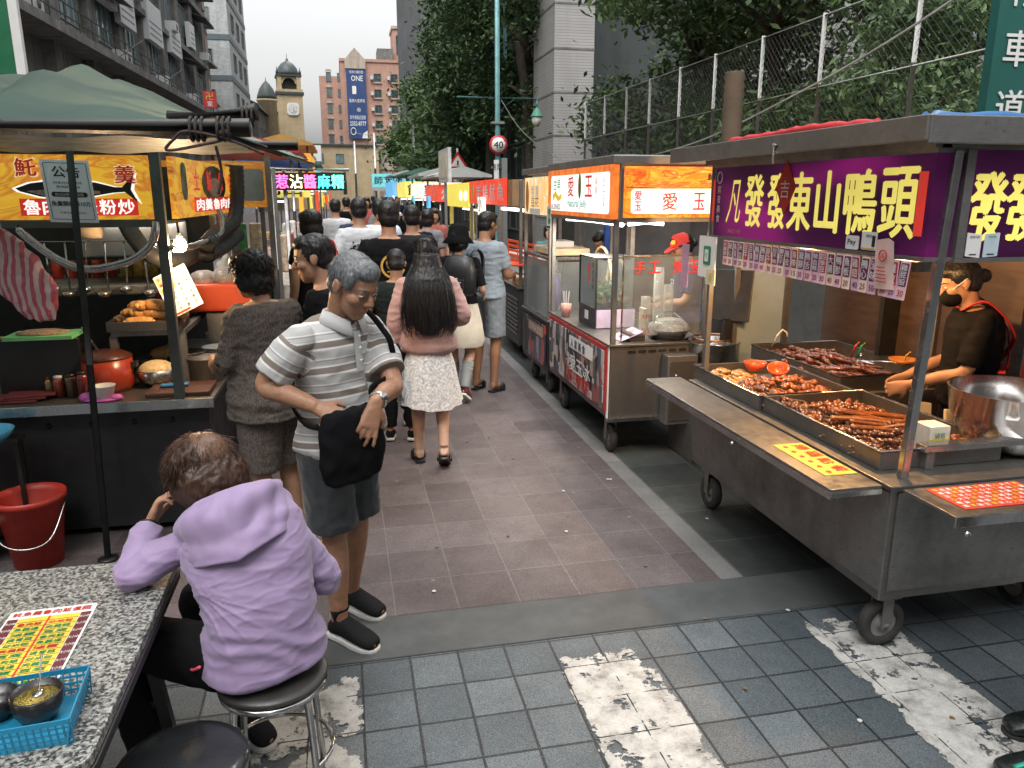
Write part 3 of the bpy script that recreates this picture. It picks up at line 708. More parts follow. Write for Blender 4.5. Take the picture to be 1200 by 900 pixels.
    for x, z, h in ((-3.1, 8.4, 2.3),): 
        w = MB(); w.prism([(-.5, -1.2), (.5, -1.2), (.5, .5), (.0, 1.3), (-.5, .5)], (x, .80, z), (1, 0, 0), (0, 0, 1), .12, WIN); w.build('window', b)
    for x in (4.2, 7.5): window(b, (x, .96, 4.6), (1, 0, 0), (0, 0, 1), 1.3, 1.5, glassm=WINT)
    t = empty('turret', 'round-roofed turret with a dark pointed dome left of the clock tower', 'building', (-8.3, 104, 5.6)); t.scale = (.6, .6, .6); w = MB(); w.lathe([(1.9, -9), (1.9, 12.2), (2.1, 12.3), (2.1, 12.7)], n=16, m=tn); w.build('shaft', t); w = MB(); w.lathe([(2.0, 12.7), (1.9, 13.4), (1.4, 14.7), (.7, 15.7), (.1, 16.3), (.04, 17), (0, 17)], n=16, m=dk); w.build('dome', t)
def brick_building():
    D = 112.; b = empty('brick_building', 'red brick apartment block with a tall blue banner and cream base', 'building', (.7, D, 0), R(0)); b.scale = (.70, 1, .93)
    br = facade_mat('red_brick', (.47, .275, .21), (.24, .07), .8, .3, .3); cr = facade_mat('cream_stone_base', (.46, .38, .31), (.9, .4), .8, .1); W = 15.
    w = MB(); w.bx(0, W, 0, 16, 8.6, 20.6, br); w.bx(-4, 0, .35, 14, 8.6, 18.6, br); w.build('wall', b); w = MB(); w.bx(-4, W, -.1, 16, 0, 8.6, cr); w.build('base', b); 
    w = MB(); w.bx(-.1, W + .1, -.15, 16, 20.6, 21.0, br); w.bx(-4.1, W, -.25, 16, 8.4, 8.75, cr); w.bx(-4.1, W, -.25, 16, 5.6, 5.8, cr); w.build('cornice', b)
    w = MB(); w.prism([(.9, 19.6), (4.8, 19.6), (4.8, 20.8), (2.85, 22.4), (.9, 20.8)], (0, -.2, 0), (1, 0, 0), (0, 0, 1), .3, cr); w.build('gable', b)
    for z in np.arange(9.9, 20, 2.15):
        for x in (7.0, 10.2, 13.2):
            q = window(b, (x, -.02, z), (1, 0, 0), (0, 0, 1), 1.35, 1.15, nx=2); s = MB(); s.bx(x - .85, x + .85, -.2, -.02, z - .78, z - .6, cr); s.build('sill', q)
            a = MB(); a.bx(x - 1.35, x - .85, -.55, -.05, z - .3, z + .15, WSIGN); a.build('air_conditioner', b)
        q = window(b, (-2.2, .33, z), (1, 0, 0), (0, 0, 1), .95, 1.3, nx=1, glassm=WIN); s = MB(); s.prism([(.65 * math.cos(a), .65 * math.sin(a) * .5) for a in np.linspace(0, PI, 8)], (-2.2, .28, z + .72), (1, 0, 0), (0, 0, 1), .08, cr); s.build('window_arch', q)
        q = window(b, (-.35, .32, z), (1, 0, 0), (0, 0, 1), .5, 1.1, nx=1, glassm=WIN)
    for z in (7.2, 4.3):
        for x in (-2.2, 2.7, 6.5, 10., 13.): window(b, (x, -.12, z), (1, 0, 0), (0, 0, 1), 1.3, 1.3)
    w = MB(); w.bx(10.4, 14.6, 2, 7, 21, 25.6, br); w.bx(10.2, 14.8, 1.8, 7.2, 25.6, 26., cr); w.build('penthouse', b)
    for x in (11.3, 12.5, 13.7): window(b, (x, 1.98, 23.4), (1, 0, 0), (0, 0, 1), .6, 2.6, nx=1)
    w = MB(); w.bx(7.2, 10.3, .5, 4, 21, 22.6, CONCD); w.build('roof_hut', b)
    bl = mat('banner_blue', (.022, .055, .17), .6, 0, .25, .8, 0); w = MB(); w.bx(1.1, 4.75, -.42, -.28, 10.0, 19.6, bl); q = w.build('banner', b)
    t = MB(); wt = WHT; X, Y = (1, 0, 0), (0, 0, 1); y = -.43
    t.text('ONE', (3.1, y, 18.3), X, Y, .75, wt, 2.2); t.text('住商大樓出售', (3., y, 19.15), X, Y, .4, wt, 2.6); t.text('電梯大廈稀有', (2.95, y, 15.25), X, Y, .5, wt, 3.0); t.text('和平東路近捷運', (2.95, y, 12.95), X, Y, .55, wt, 3.0); t.text('2352-8777', (2.95, y, 12.1), X, Y, .62, wt, 3.1)
    t.build('lettering', q); t = MB(); t.prism(rrect(.75, 1.1, .08), (2.5, y, 16.7), X, Y, .02, wt); t.tube([(2.0 + .48 * math.cos(a), y - .01, 11. + .48 * math.sin(a)) for a in np.linspace(0, 2 * PI, 17)[:-1]], .07, 6, wt, closed=True); t.prism(ell(.8, .6), (3.2, y, 14.), X, Y, .02, mat('banner_grey', (.3, .33, .36), .6)); t.prism([(0, 0), (1.1, 0), (1.1, 1.1), (.3, .7)], (3.6, y, 10.05), X, Y, .02, wt); t.build('emblem', q)
    t = MB(); [t.text(c, (1.3 + 1.55 * i, -.12, 8.95 + .0), X, Y, .75, CONCD, bold=.02) for i, c in enumerate('大學')]; [t.text(c, (1.3 + 1.55 * i, -.14, 6.6), X, Y, .7, CONCD, bold=.02) for i, c in enumerate('補習')]; t.build('lettering', b)
def right_buildings():
    b = empty('tiled_pier_building', 'pale grey ribbed-tile pier with a dark glass facade behind the trees', 'building', (5.95, 22, 0)); gt = facade_mat('grey_rib_tiles', (.34, .33, .32), (6., .075), .62, .1, .3); db = facade_mat('glass_grid_dark', (.05, .06, .06), (2., 1.2))
    w = MB(); w.bx(0, 1.15, 0, 2.4, 0, 16, gt); w.build('pier', b)
    w = MB(); [w.bx(-.012, 1.16, -.012, 2.4, z, z + .05, CONCD) for z in np.arange(1.2, 16, 1.15)]; w.build('joint', b)
    w = MB(); w.bx(.7, 14, 3.0, 30, 0, 17, db); w.build('wall', b)
    for z in np.arange(.5, 16, 1.6):
        for y in np.arange(4.2, 20, 2.4): window(b, (.70, y + 1.2, z + .8), (0, -1, 0), (0, 0, 1), 2.3, 1.5, glassm=WINT, nx=2, fw=.06)
    w = MB(); w.bx(1.15, 16, 5, 20, 7.4, 15.5, gt); w.build('upper_wall', b)
    for x in (3.5, 6.5, 9.5, 12.5): window(b, (x, 4.98, 9.6), (1, 0, 0), (0, 0, 1), 1.8, 1.4)
    t = empty('office_tower', 'dark glass office tower rising over the street trees', 'building', (7.6, 62, 0), R(4)); w = MB(); w.bx(0, 20, 0, 20, 0, 40, facade_mat('tower_grey', (.11, .115, .12), (2, 1.))); w.build('wall', t)
    for z in np.arange(12, 38, 3.2):
        for x in (1.6, 4.4, 7.2, 10.): window(t, (x, -.02, z), (1, 0, 0), (0, 0, 1), 2.2, 2., glassm=WIN)
        w = MB(); w.bx(-.05, 20, -.1, 0, z - 1.5, z - 1.25, WSIGN); w.build('ledge', t)
WHT = mat('painted_white', (.72, .72, .70), .5, 0, .06, 4, 0)
def across(label, x0, x1, y0, y1, h, col):  # unseen blocks behind the camera, added to cut low light and deepen contrast
    b = empty('added_shade_building', label, 'building', ((x0 + x1) / 2, y1, 0)); w = MB(); w.bx(x0 - (x0 + x1) / 2, x1 - (x0 + x1) / 2, y0 - y1, 0, 0, h, facade_mat('facade_%d' % int(abs(x0)), col, (.3, .1))); w.build('wall', b)
    for z in np.arange(4.6, h - 1, 3.2):
        for x in np.arange(x0 + 2.2, x1 - 1.5, 3.6): window(b, (x - (x0 + x1) / 2, .01, z), (-1, 0, 0), (0, 0, 1), 2., 1.5, glassm=WIN)
across('brown tiled building across the road behind the crossing', -24., -3., -26., -13., 17., (.16, .12, .10)); across('grey building across the road to the right behind the crossing', 0., 22., -26., -13., 20., (.15, .15, .15))
row_building(); beige_building(); clock_tower(); brick_building(); right_buildings()
# green sign board at the far left edge
g = MB(); GRN = mat('sign_green', (.010, .13, .055), .5, 0, .15, 3, 0)
g.bx(-5.42, -4.42, 13.2, 13.28, 3.6, 8., GRN); o = g.thing('shop_sign', 'tall green and white shop sign at the top left edge', 'sign'); q = MB(); q.bx(.40, .52, -.05, .05, 0, 4.25, WHT); q.bx(-.52, -.15, -.05, -.042, 0, 1.1, WHT); q.build('sign_border', o)
g = MB(); RED = mat('sign_red', (.38, .02, .018), .55, 0, .15, 4, 0)
g.bx(-4.52, -4.1, 30., 30.1, 4.85, 5.4, RED); o = g.thing('temple_sign', 'small square red sign with a gold swastika symbol on the left building', 'sign'); q = MB(); q.text('卍', (0, -.065, .38), (1, 0, 0), (0, 0, 1), .23, mat('sign_gold', (.6, .42, .1), .5, bmp=0)); q.text('家', (0, -.065, .13), (1, 0, 0), (0, 0, 1), .18, WHT); q.build('lettering', o)
g = MB(); g.bx(-3.9, -1.3, 62, 62.2, 4.35, 5.5, WHT); o = g.thing('billboard', 'white billboard with green words and a portrait below the clock tower', 'sign'); q = MB(); q.text('加油站旁', (-.45, -.11, .62), (1, 0, 0), (0, 0, 1), .42, GRN); q.build('lettering', o)
q = MB(); q.prism(ell(.42, .5), (.55, -.11, .62), (1, 0, 0), (0, 0, 1), .02, mat('portrait_tone', (.40, .24, .17), .7)); q.prism([(-.4, 0), (.4, 0), (.25, .28), (-.25, .28)], (.55, -.11, .08), (1, 0, 0), (0, 0, 1), .015, CONCD); q.build('portrait', o)

# ---- street lamps, signs, wires
TEAL = mat('teal_painted_steel', (.10, .24, .25), .45, .2, .2, 6); GALV = steel('galvanised', (.42, .43, .43), .45, .3)
def lamp(loc, h, arm, label):
    o = empty('street_lamp', label, 'street lamp', loc); m = MB(); m.tube([(0, 0, 0), (0, 0, 1.2), (0, 0, h)], [.085, .07, .05], 12, TEAL); m.build('pole', o)
    m = MB(); m.tube([(-arm, 0, 4.25), (arm, 0, 4.25)], .022, 6, TEAL); m.tube([(0, 0, 3.9), (arm * .45, 0, 4.25)], .014, 6, TEAL); m.build('arm', o)
    m = MB(); m.tube([(arm, 0, 4.25), (arm, 0, 4.02)], .016, 6, TEAL); m.lathe([(.02, 4.05), (.05, 4.02), (.15, 3.84), (.17, 3.82)], (arm, 0, 0), 14, mat('lamp_green', (.05, .22, .16), .4)); q = m.build('lantern', o); m = MB(); m.lathe([(.14, 3.82), (.12, 3.68), (.05, 3.58), (0, 3.57)], (arm, 0, 0), 14, mat('lamp_globe', (.6, .6, .55), .3)); m.build('globe', q); return o
lp = lamp((3.95, 20., 0), 11., 1.02, 'teal lamp post with lantern arm carrying the 40 sign'); 
for z in (3.98, 2.9): m = MB(); m.bx(-.16, .16, -.1, .1, z - .05 - .3, z - .3, GALV); m.build('bracket', lp)
def round_sign(loc, r, txt, label):
    o = empty('speed_sign', label, 'road sign', loc); m = MB(); m.lathe([(r, 0), (r, .02), (0, .021)], n=32, m=mat('sign_red_ring', (.50, .025, .025), .4, bmp=0), M=Matrix.Rotation(PI / 2, 3, 'X')); m.build('ring', o)
    m = MB(); m.lathe([(r * .76, 0), (r * .76, .004), (0, .0045)], (0, -.021, 0), 32, mat('sign_white', (.72, .72, .70), .4, bmp=0), Matrix.Rotation(PI / 2, 3, 'X')); q = m.build('face', o); m = MB(); m.text(txt, (0, -.028, 0), (1, 0, 0), (0, 0, 1), r * .72, BLK, bold=.03); m.build('lettering', q)
BLK = mat('black_paint', (.012, .012, .012), .5, bmp=0)
round_sign((3.95, 19.9, 3.12), .235, '40', 'round 40 speed limit sign with red ring on the teal post')
m = MB(); m.bx(3.83, 3.95, 19.86, 19.9, 2.2, 2.75, WHT); o = m.thing('plate_sign', 'narrow white plate under the 40 sign', 'sign'); q = MB(); q.text('速限', (0, -.03, .38), (1, 0, 0), (0, 0, 1), .16, BLK, vertical=False); q.build('lettering', o)
m = MB(); m.bx(4.02, 4.16, 19.8, 19.94, 0, 2.8, GALV); m.thing('meter_post', 'short grey post beside the teal lamp post', 'post')
for i, (x, y, h) in enumerate(((5.81, 28., 8.6), (5.74, 40, 5.9), (4.75, 52, 6.6), (2.58, 60, 6.3), (1.14, 60, 5.7))):
    o = empty('street_lamp', ['tall teal lamp post in front of the dense trees', 'thin grey pole right of the warning triangle', 'thin pale pole at the right end of the brick block', 'pale pole second from the brick block', 'shortest pale pole, nearest the orange roof sign'][i], 'pole', (x, y, 0), group='poles along the far street'); m = MB(); m.tube([(0, 0, 0), (0, 0, h)], [.09, .06], 8, TEAL if i == 0 else GALV); m.build('pole', o)
    m = MB(); m.tube([(0, 0, h - .2), (-1.3, 0, h - .05)], .03, 6, GALV); m.build('arm', o)
m = MB(); o = empty('warning_sign', 'red-edged white warning triangle above a small round sign', 'road sign', (4.38, 30., 0)); m.tube([(0, .05, 0), (0, .05, 3.6)], .04, 8, GALV); m.build('pole', o); m = MB(); m.prism([(-.42, 0), (.42, 0), (0, .62)], (0, 0, 2.86), (1, 0, 0), (0, 0, 1), .03, mat('sign_red_ring', (.5, .025, .025))); q = m.build('triangle', o); m = MB(); m.prism([(-.28, 0), (.28, 0), (0, .41)], (0, -.034, 2.93), (1, 0, 0), (0, 0, 1), .01, WHT); m.build('face', q); m = MB(); m.box((0, -.05, 3.06), (.06, .01, .17), BLK); m.build('pictogram', q)
round_sign((4.38, 29.9, 2.5), .27, '40', 'small round speed sign below the warning triangle')
m = MB(); m.bx(6.45, 7.4, 33, 33.12, 2.6, 3.6, mat('traffic_green', (.02, .16, .11), .5)); o = m.thing('direction_sign', 'green upright road sign among the tree trunks', 'road sign'); q = MB(); q.text('師大路', (0, -.07, .98), (1, 0, 0), (0, 0, 1), .26, WHT, vertical=True); q.build('lettering', o)
# ------------------------------------------------------------------ trees, fence, planting
def leafmat(name, a, b):
    m, nt, bs, out = _nt(name); ob = N(nt, 'Attribute', attribute_name='tone'); r = ramp(nt, ob.outputs['Fac'], [(0, a), (1, b)]); L(nt, r, bs.inputs['Base Color']); bs.inputs['Roughness'].default_value = .5; bs.inputs['Specular IOR Level'].default_value = .35
    tl = N(nt, 'BsdfTranslucent'); L(nt, r, tl.inputs[0]); mx = N(nt, 'MixShader'); mx.inputs[0].default_value = .22; L(nt, bs.outputs[0], mx.inputs[1]); L(nt, tl.outputs[0], mx.inputs[2]); L(nt, mx.outputs[0], out.inputs[0]); return m
LF1 = leafmat('dark_leaf', (.020, .042, .016), (.10, .165, .058)); LF2 = leafmat('mid_leaf', (.036, .074, .024), (.155, .24, .078)); LF3 = leafmat('glossy_leaf', (.05, .105, .042), (.21, .31, .12))
BARK = mat('bark', (.060, .048, .038), .9, 0, .4, 8, .8, 40, stretch=(1, 1, .25))
def crown(name, par, blobs, n, leaf, m, seed, long=1.9, flat=.35):
    """leaf-sized faces gathered in clumps inside the given blobs (centre, radii)"""
    rg = np.random.default_rng(seed); vol = np.array([b[1][0] * b[1][1] * b[1][2] for b in blobs]) ** .67; cnt = np.maximum(3, (vol / vol.sum() * n / 26)).astype(int); cs = []; tn = []
    for (c, r), k in zip(blobs, cnt):
        d = rg.normal(size=(k, 3)); d /= np.linalg.norm(d, axis=1)[:, None]; q = rg.uniform(.35, 1.05, (k, 1)) ** .6; cl = np.array(c) + d * q * np.array(r)
        t = rg.uniform(0, 1, k)
        for p, tt in zip(cl, t):
            m_ = rg.integers(16, 36); s = rg.uniform(.6, 1.5) * leaf * 2.6; cs.append(p + rg.normal(size=(m_, 3)) * np.array((s, s, s * .62))); tn.append(np.clip(tt * .75 + rg.normal(size=m_) * .18, 0, 1))
    P = np.concatenate(cs); T = np.concatenate(tn); k = len(P)
    nr = rg.normal(size=(k, 3)); nr[:, 2] = np.abs(nr[:, 2]) + flat; nr /= np.linalg.norm(nr, axis=1)[:, None]; a = rg.normal(size=(k, 3)); a -= nr * (a * nr).sum(1)[:, None]; a /= np.linalg.norm(a, axis=1)[:, None]; b = np.cross(nr, a); s = leaf * rg.uniform(.6, 1.25, (k, 1))
    v = np.stack([P - a * s * long * .5, P + b * s * .42 - nr * s * .1, P + a * s * long * .5 - nr * s * .25, P - b * s * .42 - nr * s * .1], 1).reshape(-1, 3)
    me = bpy.data.meshes.new(name); me.from_pydata(v.tolist(), [], np.arange(k * 4).reshape(-1, 4).tolist()); at = me.attributes.new('tone', 'FLOAT', 'POINT'); at.data.foreach_set('value', np.repeat(T, 4)); me.materials.append(m); o = bpy.data.objects.new(name, me); COL.objects.link(o); o.parent = par; return o
def tree(label, loc, h, spread, m=LF1, n=9000, leaf=.13, seed=1, trunk=.2, lean=(0, 0), fork=.45, low=.4, group='street trees', rim=1.):
    o = empty('tree', label, 'tree', loc, 0, group); rg = random.Random(seed); t = MB(); top = V((lean[0], lean[1], h * .8)); f = V((lean[0] * fork, lean[1] * fork, h * fork))
    t.tube(bez([(0, 0, -.1), f * .5 + V((rg.uniform(-.1, .1), 0, 0)), f, f.lerp(top, .5) + V((rg.uniform(-.3, .3), rg.uniform(-.3, .3), 0)), top], 5), np.interp(np.linspace(0, 1, 21), [0, .08, .5, 1], [trunk * 1.35, trunk, trunk * .75, trunk * .2]), 10, BARK); bl = [(tuple(top), (spread * .5, spread * .5, h * .16))]
    for k in range(8):
        a = 2 * PI * k / 8 + rg.uniform(-.4, .4); z = h * (low + (.93 - low) * rg.random()); r = spread * rg.uniform(.45, .85) * (1 - .35 * abs(z / h - .6)); c = V((lean[0] * z / h + math.cos(a) * r, lean[1] * z / h + math.sin(a) * r, z)); st = f.lerp(top, max(0, min(.9, (z / h - fork) * 1.2)))
        t.tube(bez([st, st.lerp(c, .5) + V((0, 0, .25)), c], 4), np.interp(np.linspace(0, 1, 9), [0, 1], [trunk * .38, .02]), 6, BARK); bl.append((tuple(c), (spread * rg.uniform(.28, .45), spread * rg.uniform(.28, .45), h * rg.uniform(.08, .15))))
    t.build('trunk', o); crown('crown', o, bl, n, leaf, m, seed); return o
T = [('broad dark tree with its crown over the jelly stall', (7.6, 13.2, 0), 8.2, 3.2, LF1, 11500, .10, 11, .17, (-.5, -1.), .4, .50), ('dark tree behind the fence whose forked trunk shows left of the ribbed pipe', (7.0, 15.5, 0), 7.6, 3.3, LF2, 15000, .10, 12, .16, (.3, 0), .42, .45),
     ('dark leaning tree right of the ribbed pipe', (7.9, 9.8, 0), 7.2, 2.8, LF2, 10500, .085, 13, .2, (.3, -.4), .45, .45), ('thick-trunked tree at the top right behind the fence', (9.3, 8.4, 0), 8., 3.0, LF2, 7500, .085, 14, .24, (.2, 0), .55, .55),
     ('tall black-green tree behind the 40 sign', (6.3, 26., 0), 12.5, 2.6, LF1, 24000, .11, 15, .3, (-.2, 0), .35, .28), ('large dark tree left of the teal lamp post', (5.9, 31., 0), 13., 2.5, LF1, 24000, .125, 16, .3, (0, 0), .35, .26), ('dark tree rising over the traffic sign', (6.9, 40., 0), 13., 3.1, LF1, 20000, .15, 17, .3, (0, 0), .3, .22),
     ('lighter green tree beside the red brick block', (6.6, 50., 0), 9.6, 2.6, LF2, 16000, .16, 18, .3, (-.3, 0), .3, .2), ('smallest green tree at the far end of the row', (6.2, 64., 0), 8., 2.7, LF2, 10000, .2, 19, .3, (0, 0), .3, .15), ('dark tree filling the gap beside the tiled pier', (6.9, 34., 0), 13.5, 3.8, LF1, 9000, .2, 20, .3, (0, 0), .35, .2), ('dark tree behind the jelly stall roof', (8.6, 18.6, 0), 6., 2.0, LF1, 7000, .11, 21, .15, (0, 0), .3, .25)]
for a in T: tree(*a)
def bush(label, loc, blobs, n, leaf, m, seed, cat='bush', name='bush', long=2.4):
    o = empty(name, label, cat, loc, 0, 'bushes behind the fence'); t = MB(); rg = random.Random(seed)
    for c, r in blobs: t.tube(bez([(c[0] * .2, c[1] * .2, 0), (c[0] * .6, c[1] * .6, c[2] * .6), c], 4), [.03] * 4 + [.02] * 4 + [.008], 6, BARK)
    t.build('stem', o); crown('foliage', o, blobs, n, leaf, m, seed, long)
bush('light green broad-leaved bush pressing against the wire fence', (5.75, 7.6, 1.9), [((-.1, .0, 1.0), (.45, .8, .4)), ((.1, -.6, .8), (.5, .6, .45)), ((.1, .7, .75), (.5, .6, .4)), ((.3, .1, 1.6), (.5, .7, .35)), ((0, -1.1, .7), (.4, .6, .45)), ((.1, -.3, 1.9), (.4, .5, .3))], 7500, .055, LF3, 31)
bush('dark hedge behind the fence left of the ribbed pipe', (6.3, 12.4, 1.9), [((0, 0, .9), (.6, 1.6, .5)), ((0, 2.2, .8), (.6, 1.2, .5)), ((0, -2., .9), (.6, 1.2, .5)), ((.2, 1, 1.5), (.6, .9, .4))], 6500, .07, LF2, 32)
bush('dark hedge at the right end behind the fence', (7.0, 6.4, 1.9), [((0, 0, .7), (.7, 1.0, .5)), ((.2, -1.2, .8), (.7, .9, .5)), ((.4, .8, 1.2), (.7, .8, .5))], 4500, .065, LF1, 33)
# retaining wall + planted bank + chain-link fence with posts and rails
WALLM = mat('grey_retaining_wall', (.13, .13, .125), .85, 0, .25, 1.5, .3, 60, dirt=.7, dcol=(.03, .035, .025))
m = MB(); m.bx(5.0, 5.3, 3.0, 16.6, 0, 2.35, WALLM); m.thing('retaining_wall', 'stained grey retaining wall under the wire fence', 'wall', bevel=.01)
m = MB(); m.bx(5.3, 14, 3.0, 20, 0, 1.9, mat('planted_soil', (.035, .030, .022), .95, 0, .4, 2, .6, 30)); m.build('planting_bank', kind='structure')
m = MB(); m.bx(12.5, 12.8, 3, 24, 1.9, 9, facade_mat('pale_school_wall', (.60, .60, .58), (.6, .3))); m.thing('school_wall', 'pale wall glimpsed through the leaves behind the fence', 'wall')
def fence():
    o = empty('wire_fence', 'chain-link fence with pale steel posts and rails behind the stalls', 'fence', (5.12, 3.2, 2.35)); wh = mat('pale_fence_steel', (.46, .46, .44), .5, .3, .2, 6, dirt=.4); H = 1.40; Y1 = 13.2
    for y in (1.15, 2.22, 3.3, 4.75, 6.0, 7.25, 8.4, 9.6, 10.7, 11.9, 13.15):
        p = MB(); p.tube([(0, y, 0), (0, y, H + .02)], .024, 8, wh); p.lathe([(.05, 0), (.05, .02), (.03, .025)], (0, y, 0), 8, wh); p.build('post', o)
    for z in (.06, .68, H): p = MB(); p.tube([(0, .1, z), (0, Y1, z)], .017, 8, wh); p.build('rail', o)
    MW = mat('dull_fence_wire', (.11, .115, .11), .6, .3); w = MB(); s = .085; k = 0
    while k * s < Y1 + H:
        for sg in (1, -1):
            y0 = k * s - H if sg > 0 else k * s; a, b = (y0, 0.) , (y0 + sg * H, H); pts = []
            if sg > 0: t0, t1 = max(0, -y0), min(H, Y1 - y0)
            else: t0, t1 = max(0, y0 - Y1), min(H, y0)
            if t1 > t0 + .02: w.beam((.004 * sg, y0 + sg * t0, t0), (.004 * sg, y0 + sg * t1, t1), .0028, .0028, MW)
        k += 1
    w.build('wire_mesh', o)
fence()
m = MB(); p = [(.098 + .014 * (i % 2), z) for i, z in enumerate(np.arange(0, 3.16, .045))]; m.lathe([(0.1, 0)] + p + [(.1, 3.16), (.0, 3.16)], (4.15, 8.0, 0), 18, mat('brown_ribbed_pipe', (.115, .082, .055), .8, 0, .25, 6, dirt=.5)); m.thing('ribbed_pipe', 'brown corrugated pipe standing in front of the fence', 'pipe')
m = MB(); m.bx(4.62, 5.5, 5.05, 5.13, 2.25, 3.6, mat('sign_teal', (.012, .10, .085), .5, 0, .1)); m.bx(5.1, 5.17, 5.06, 5.12, 0, 2.25, GALV); o = m.thing('direction_sign', 'dark teal sign with white characters at the right edge above the fence', 'road sign'); t = MB(); X, Z = (1, 0, 0), (0, 0, 1)
for i, ch in enumerate('停車道'): t.text(ch, (-.24, -.048, 3.32 - i * .40), X, Z, .24, WHT, bold=.02)
t.build('lettering', o)
def wire(label, pts, r=.011): m = MB(); m.tube(bez(pts, 10), r, 5, mat('pale_cable', (.48, .48, .46), .5)); m.thing('cable', label, 'cable')
wire('pale cable sweeping from the top right down to the tiled pier', [(4.1, 3.2, 3.75), (4.3, 5.2, 3.22), (4.55, 7.6, 2.86), (5., 11., 2.6), (5.6, 16, 2.55), (6.5, 22.2, 2.75)])
wire('thin pale cable hanging from the lamp arm to the tiled pier', [(4.05, 20., 4.2), (4.6, 20.3, 3.55), (5.4, 20.8, 3.05), (6.5, 21.8, 2.72)])
# ------------------------------------------------------------------ shared stall bits
ST = steel(); STD_ = steel('dull_steel', (.26, .255, .245), .46, .6); STP = mat('polished_steel', (.42, .415, .41), .24, .95, .1, 5, .02, 30); DARKST = steel('dark_tube_steel', (.10, .10, .10), .4, .4)
BLKM = mat('black_metal', (.018, .018, .018), .45, .3, .3); BLKP = mat('black_plastic', (.016, .016, .017), .4, 0, .2); WHP = mat('white_plastic', (.62, .62, .60), .4, 0, .08); PAPER = mat('white_paper', (.66, .66, .64), .75, 0, .06, 8, .1, 60)
INK = mat('black_ink', (.015, .014, .016), .7, bmp=0); REDI = mat('red_ink', (.50, .03, .02), .6, bmp=0); ORANGEP = mat('orange_red_plastic', (.62, .075, .02), .45, 0, .12); GOLDI = mat('gold_ink', (.60, .42, .06), .6, bmp=0); GREENI = mat('green_ink', (.02, .22, .08), .6, bmp=0)
def pt(mb, name, root, m=None, **k):
    """a part given in street coordinates, under an unrotated thing or part"""
    o = V((0, 0, 0)); q = root
    while q is not None: o += V(q.location); q = q.parent
    mb.v = [tuple(V(a) - o) for a in mb.v]
    return mb.build(name, root, m, **k)
def wheel(root, x, y, r=.10, w=.045, ax='y', fork=True, zt=.25):
    """castor or cart wheel rolling along ax"""
    M = Matrix.Rotation(PI / 2, 3, 'Y') if ax == 'y' else Matrix.Rotation(PI / 2, 3, 'X')
    t = MB(); t.lathe([(r * .62, -w / 2), (r * .92, -w / 2), (r, -w * .3), (r, w * .3), (r * .92, w / 2), (r * .62, w / 2), (r * .62, -w / 2)], (x, y, r + .002), 26, RUB, M, cap=False); q = pt(t, 'wheel', root)
    h = MB(); h.lathe([(.001, -w * .42), (r * .2, -w * .5), (r * .24, -w * .2), (r * .58, -w * .16), (r * .64, -w * .34), (r * .64, w * .34), (r * .58, w * .16), (r * .24, w * .2), (r * .2, w * .5), (.001, w * .42)], (x, y, r + .002), 22, GREYW, M); pt(h, 'rim', q)
    if fork:
        f = MB(); s = V((w / 2 + .012, 0, 0)) if ax == 'y' else V((0, w / 2 + .012, 0)); c = V((x, y, r))
        for k in (-1, 1): f.beam(c + s * k + V((0, 0, -.012)), V((x, y, zt - .012)) + s * k, .05 if ax != 'y' else .006, .006 if ax != 'y' else .05, STD_, V((0, 1, 0)))
        f.beam(V((x, y, zt - .022)), V((x, y, zt)), .10, .10, STD_, V((0, 1, 0))); f.tube([c - s * 1.15, c + s * 1.15], .012, 8, STD_); pt(f, 'fork', q)
RUB = mat('tyre_rubber', (.022, .021, .020), .75, 0, .3, 10, .3, 120, dirt=.6, dcol=(.08, .07, .06)); GREYW = mat('grey_wheel_hub', (.20, .195, .185), .6, .2, .3, dirt=.6)
def lit(name, col, e, var=.08, sc_=3): return mat(name, col, .45, 0, var, sc_, 0, emit=e)
def glow_sign(name, stops, scale, e, stretch=(1, 1, 1), dist=1.2, seed=0.):
    """printed, back-lit film with a swirling pattern"""
    m, nt, bs, out = _nt(name); c = coord(nt, scale=stretch, loc=(seed, seed, seed)); n = N(nt, 'TexNoise', Scale=scale, Detail=3., Distortion=dist); L(nt, c, n.inputs['Vector'])
    r = ramp(nt, n.outputs['Fac'], stops); L(nt, r, bs.inputs['Base Color']); L(nt, r, bs.inputs['Emission Color']); bs.inputs['Emission Strength'].default_value = e; bs.inputs['Roughness'].default_value = .35; return m
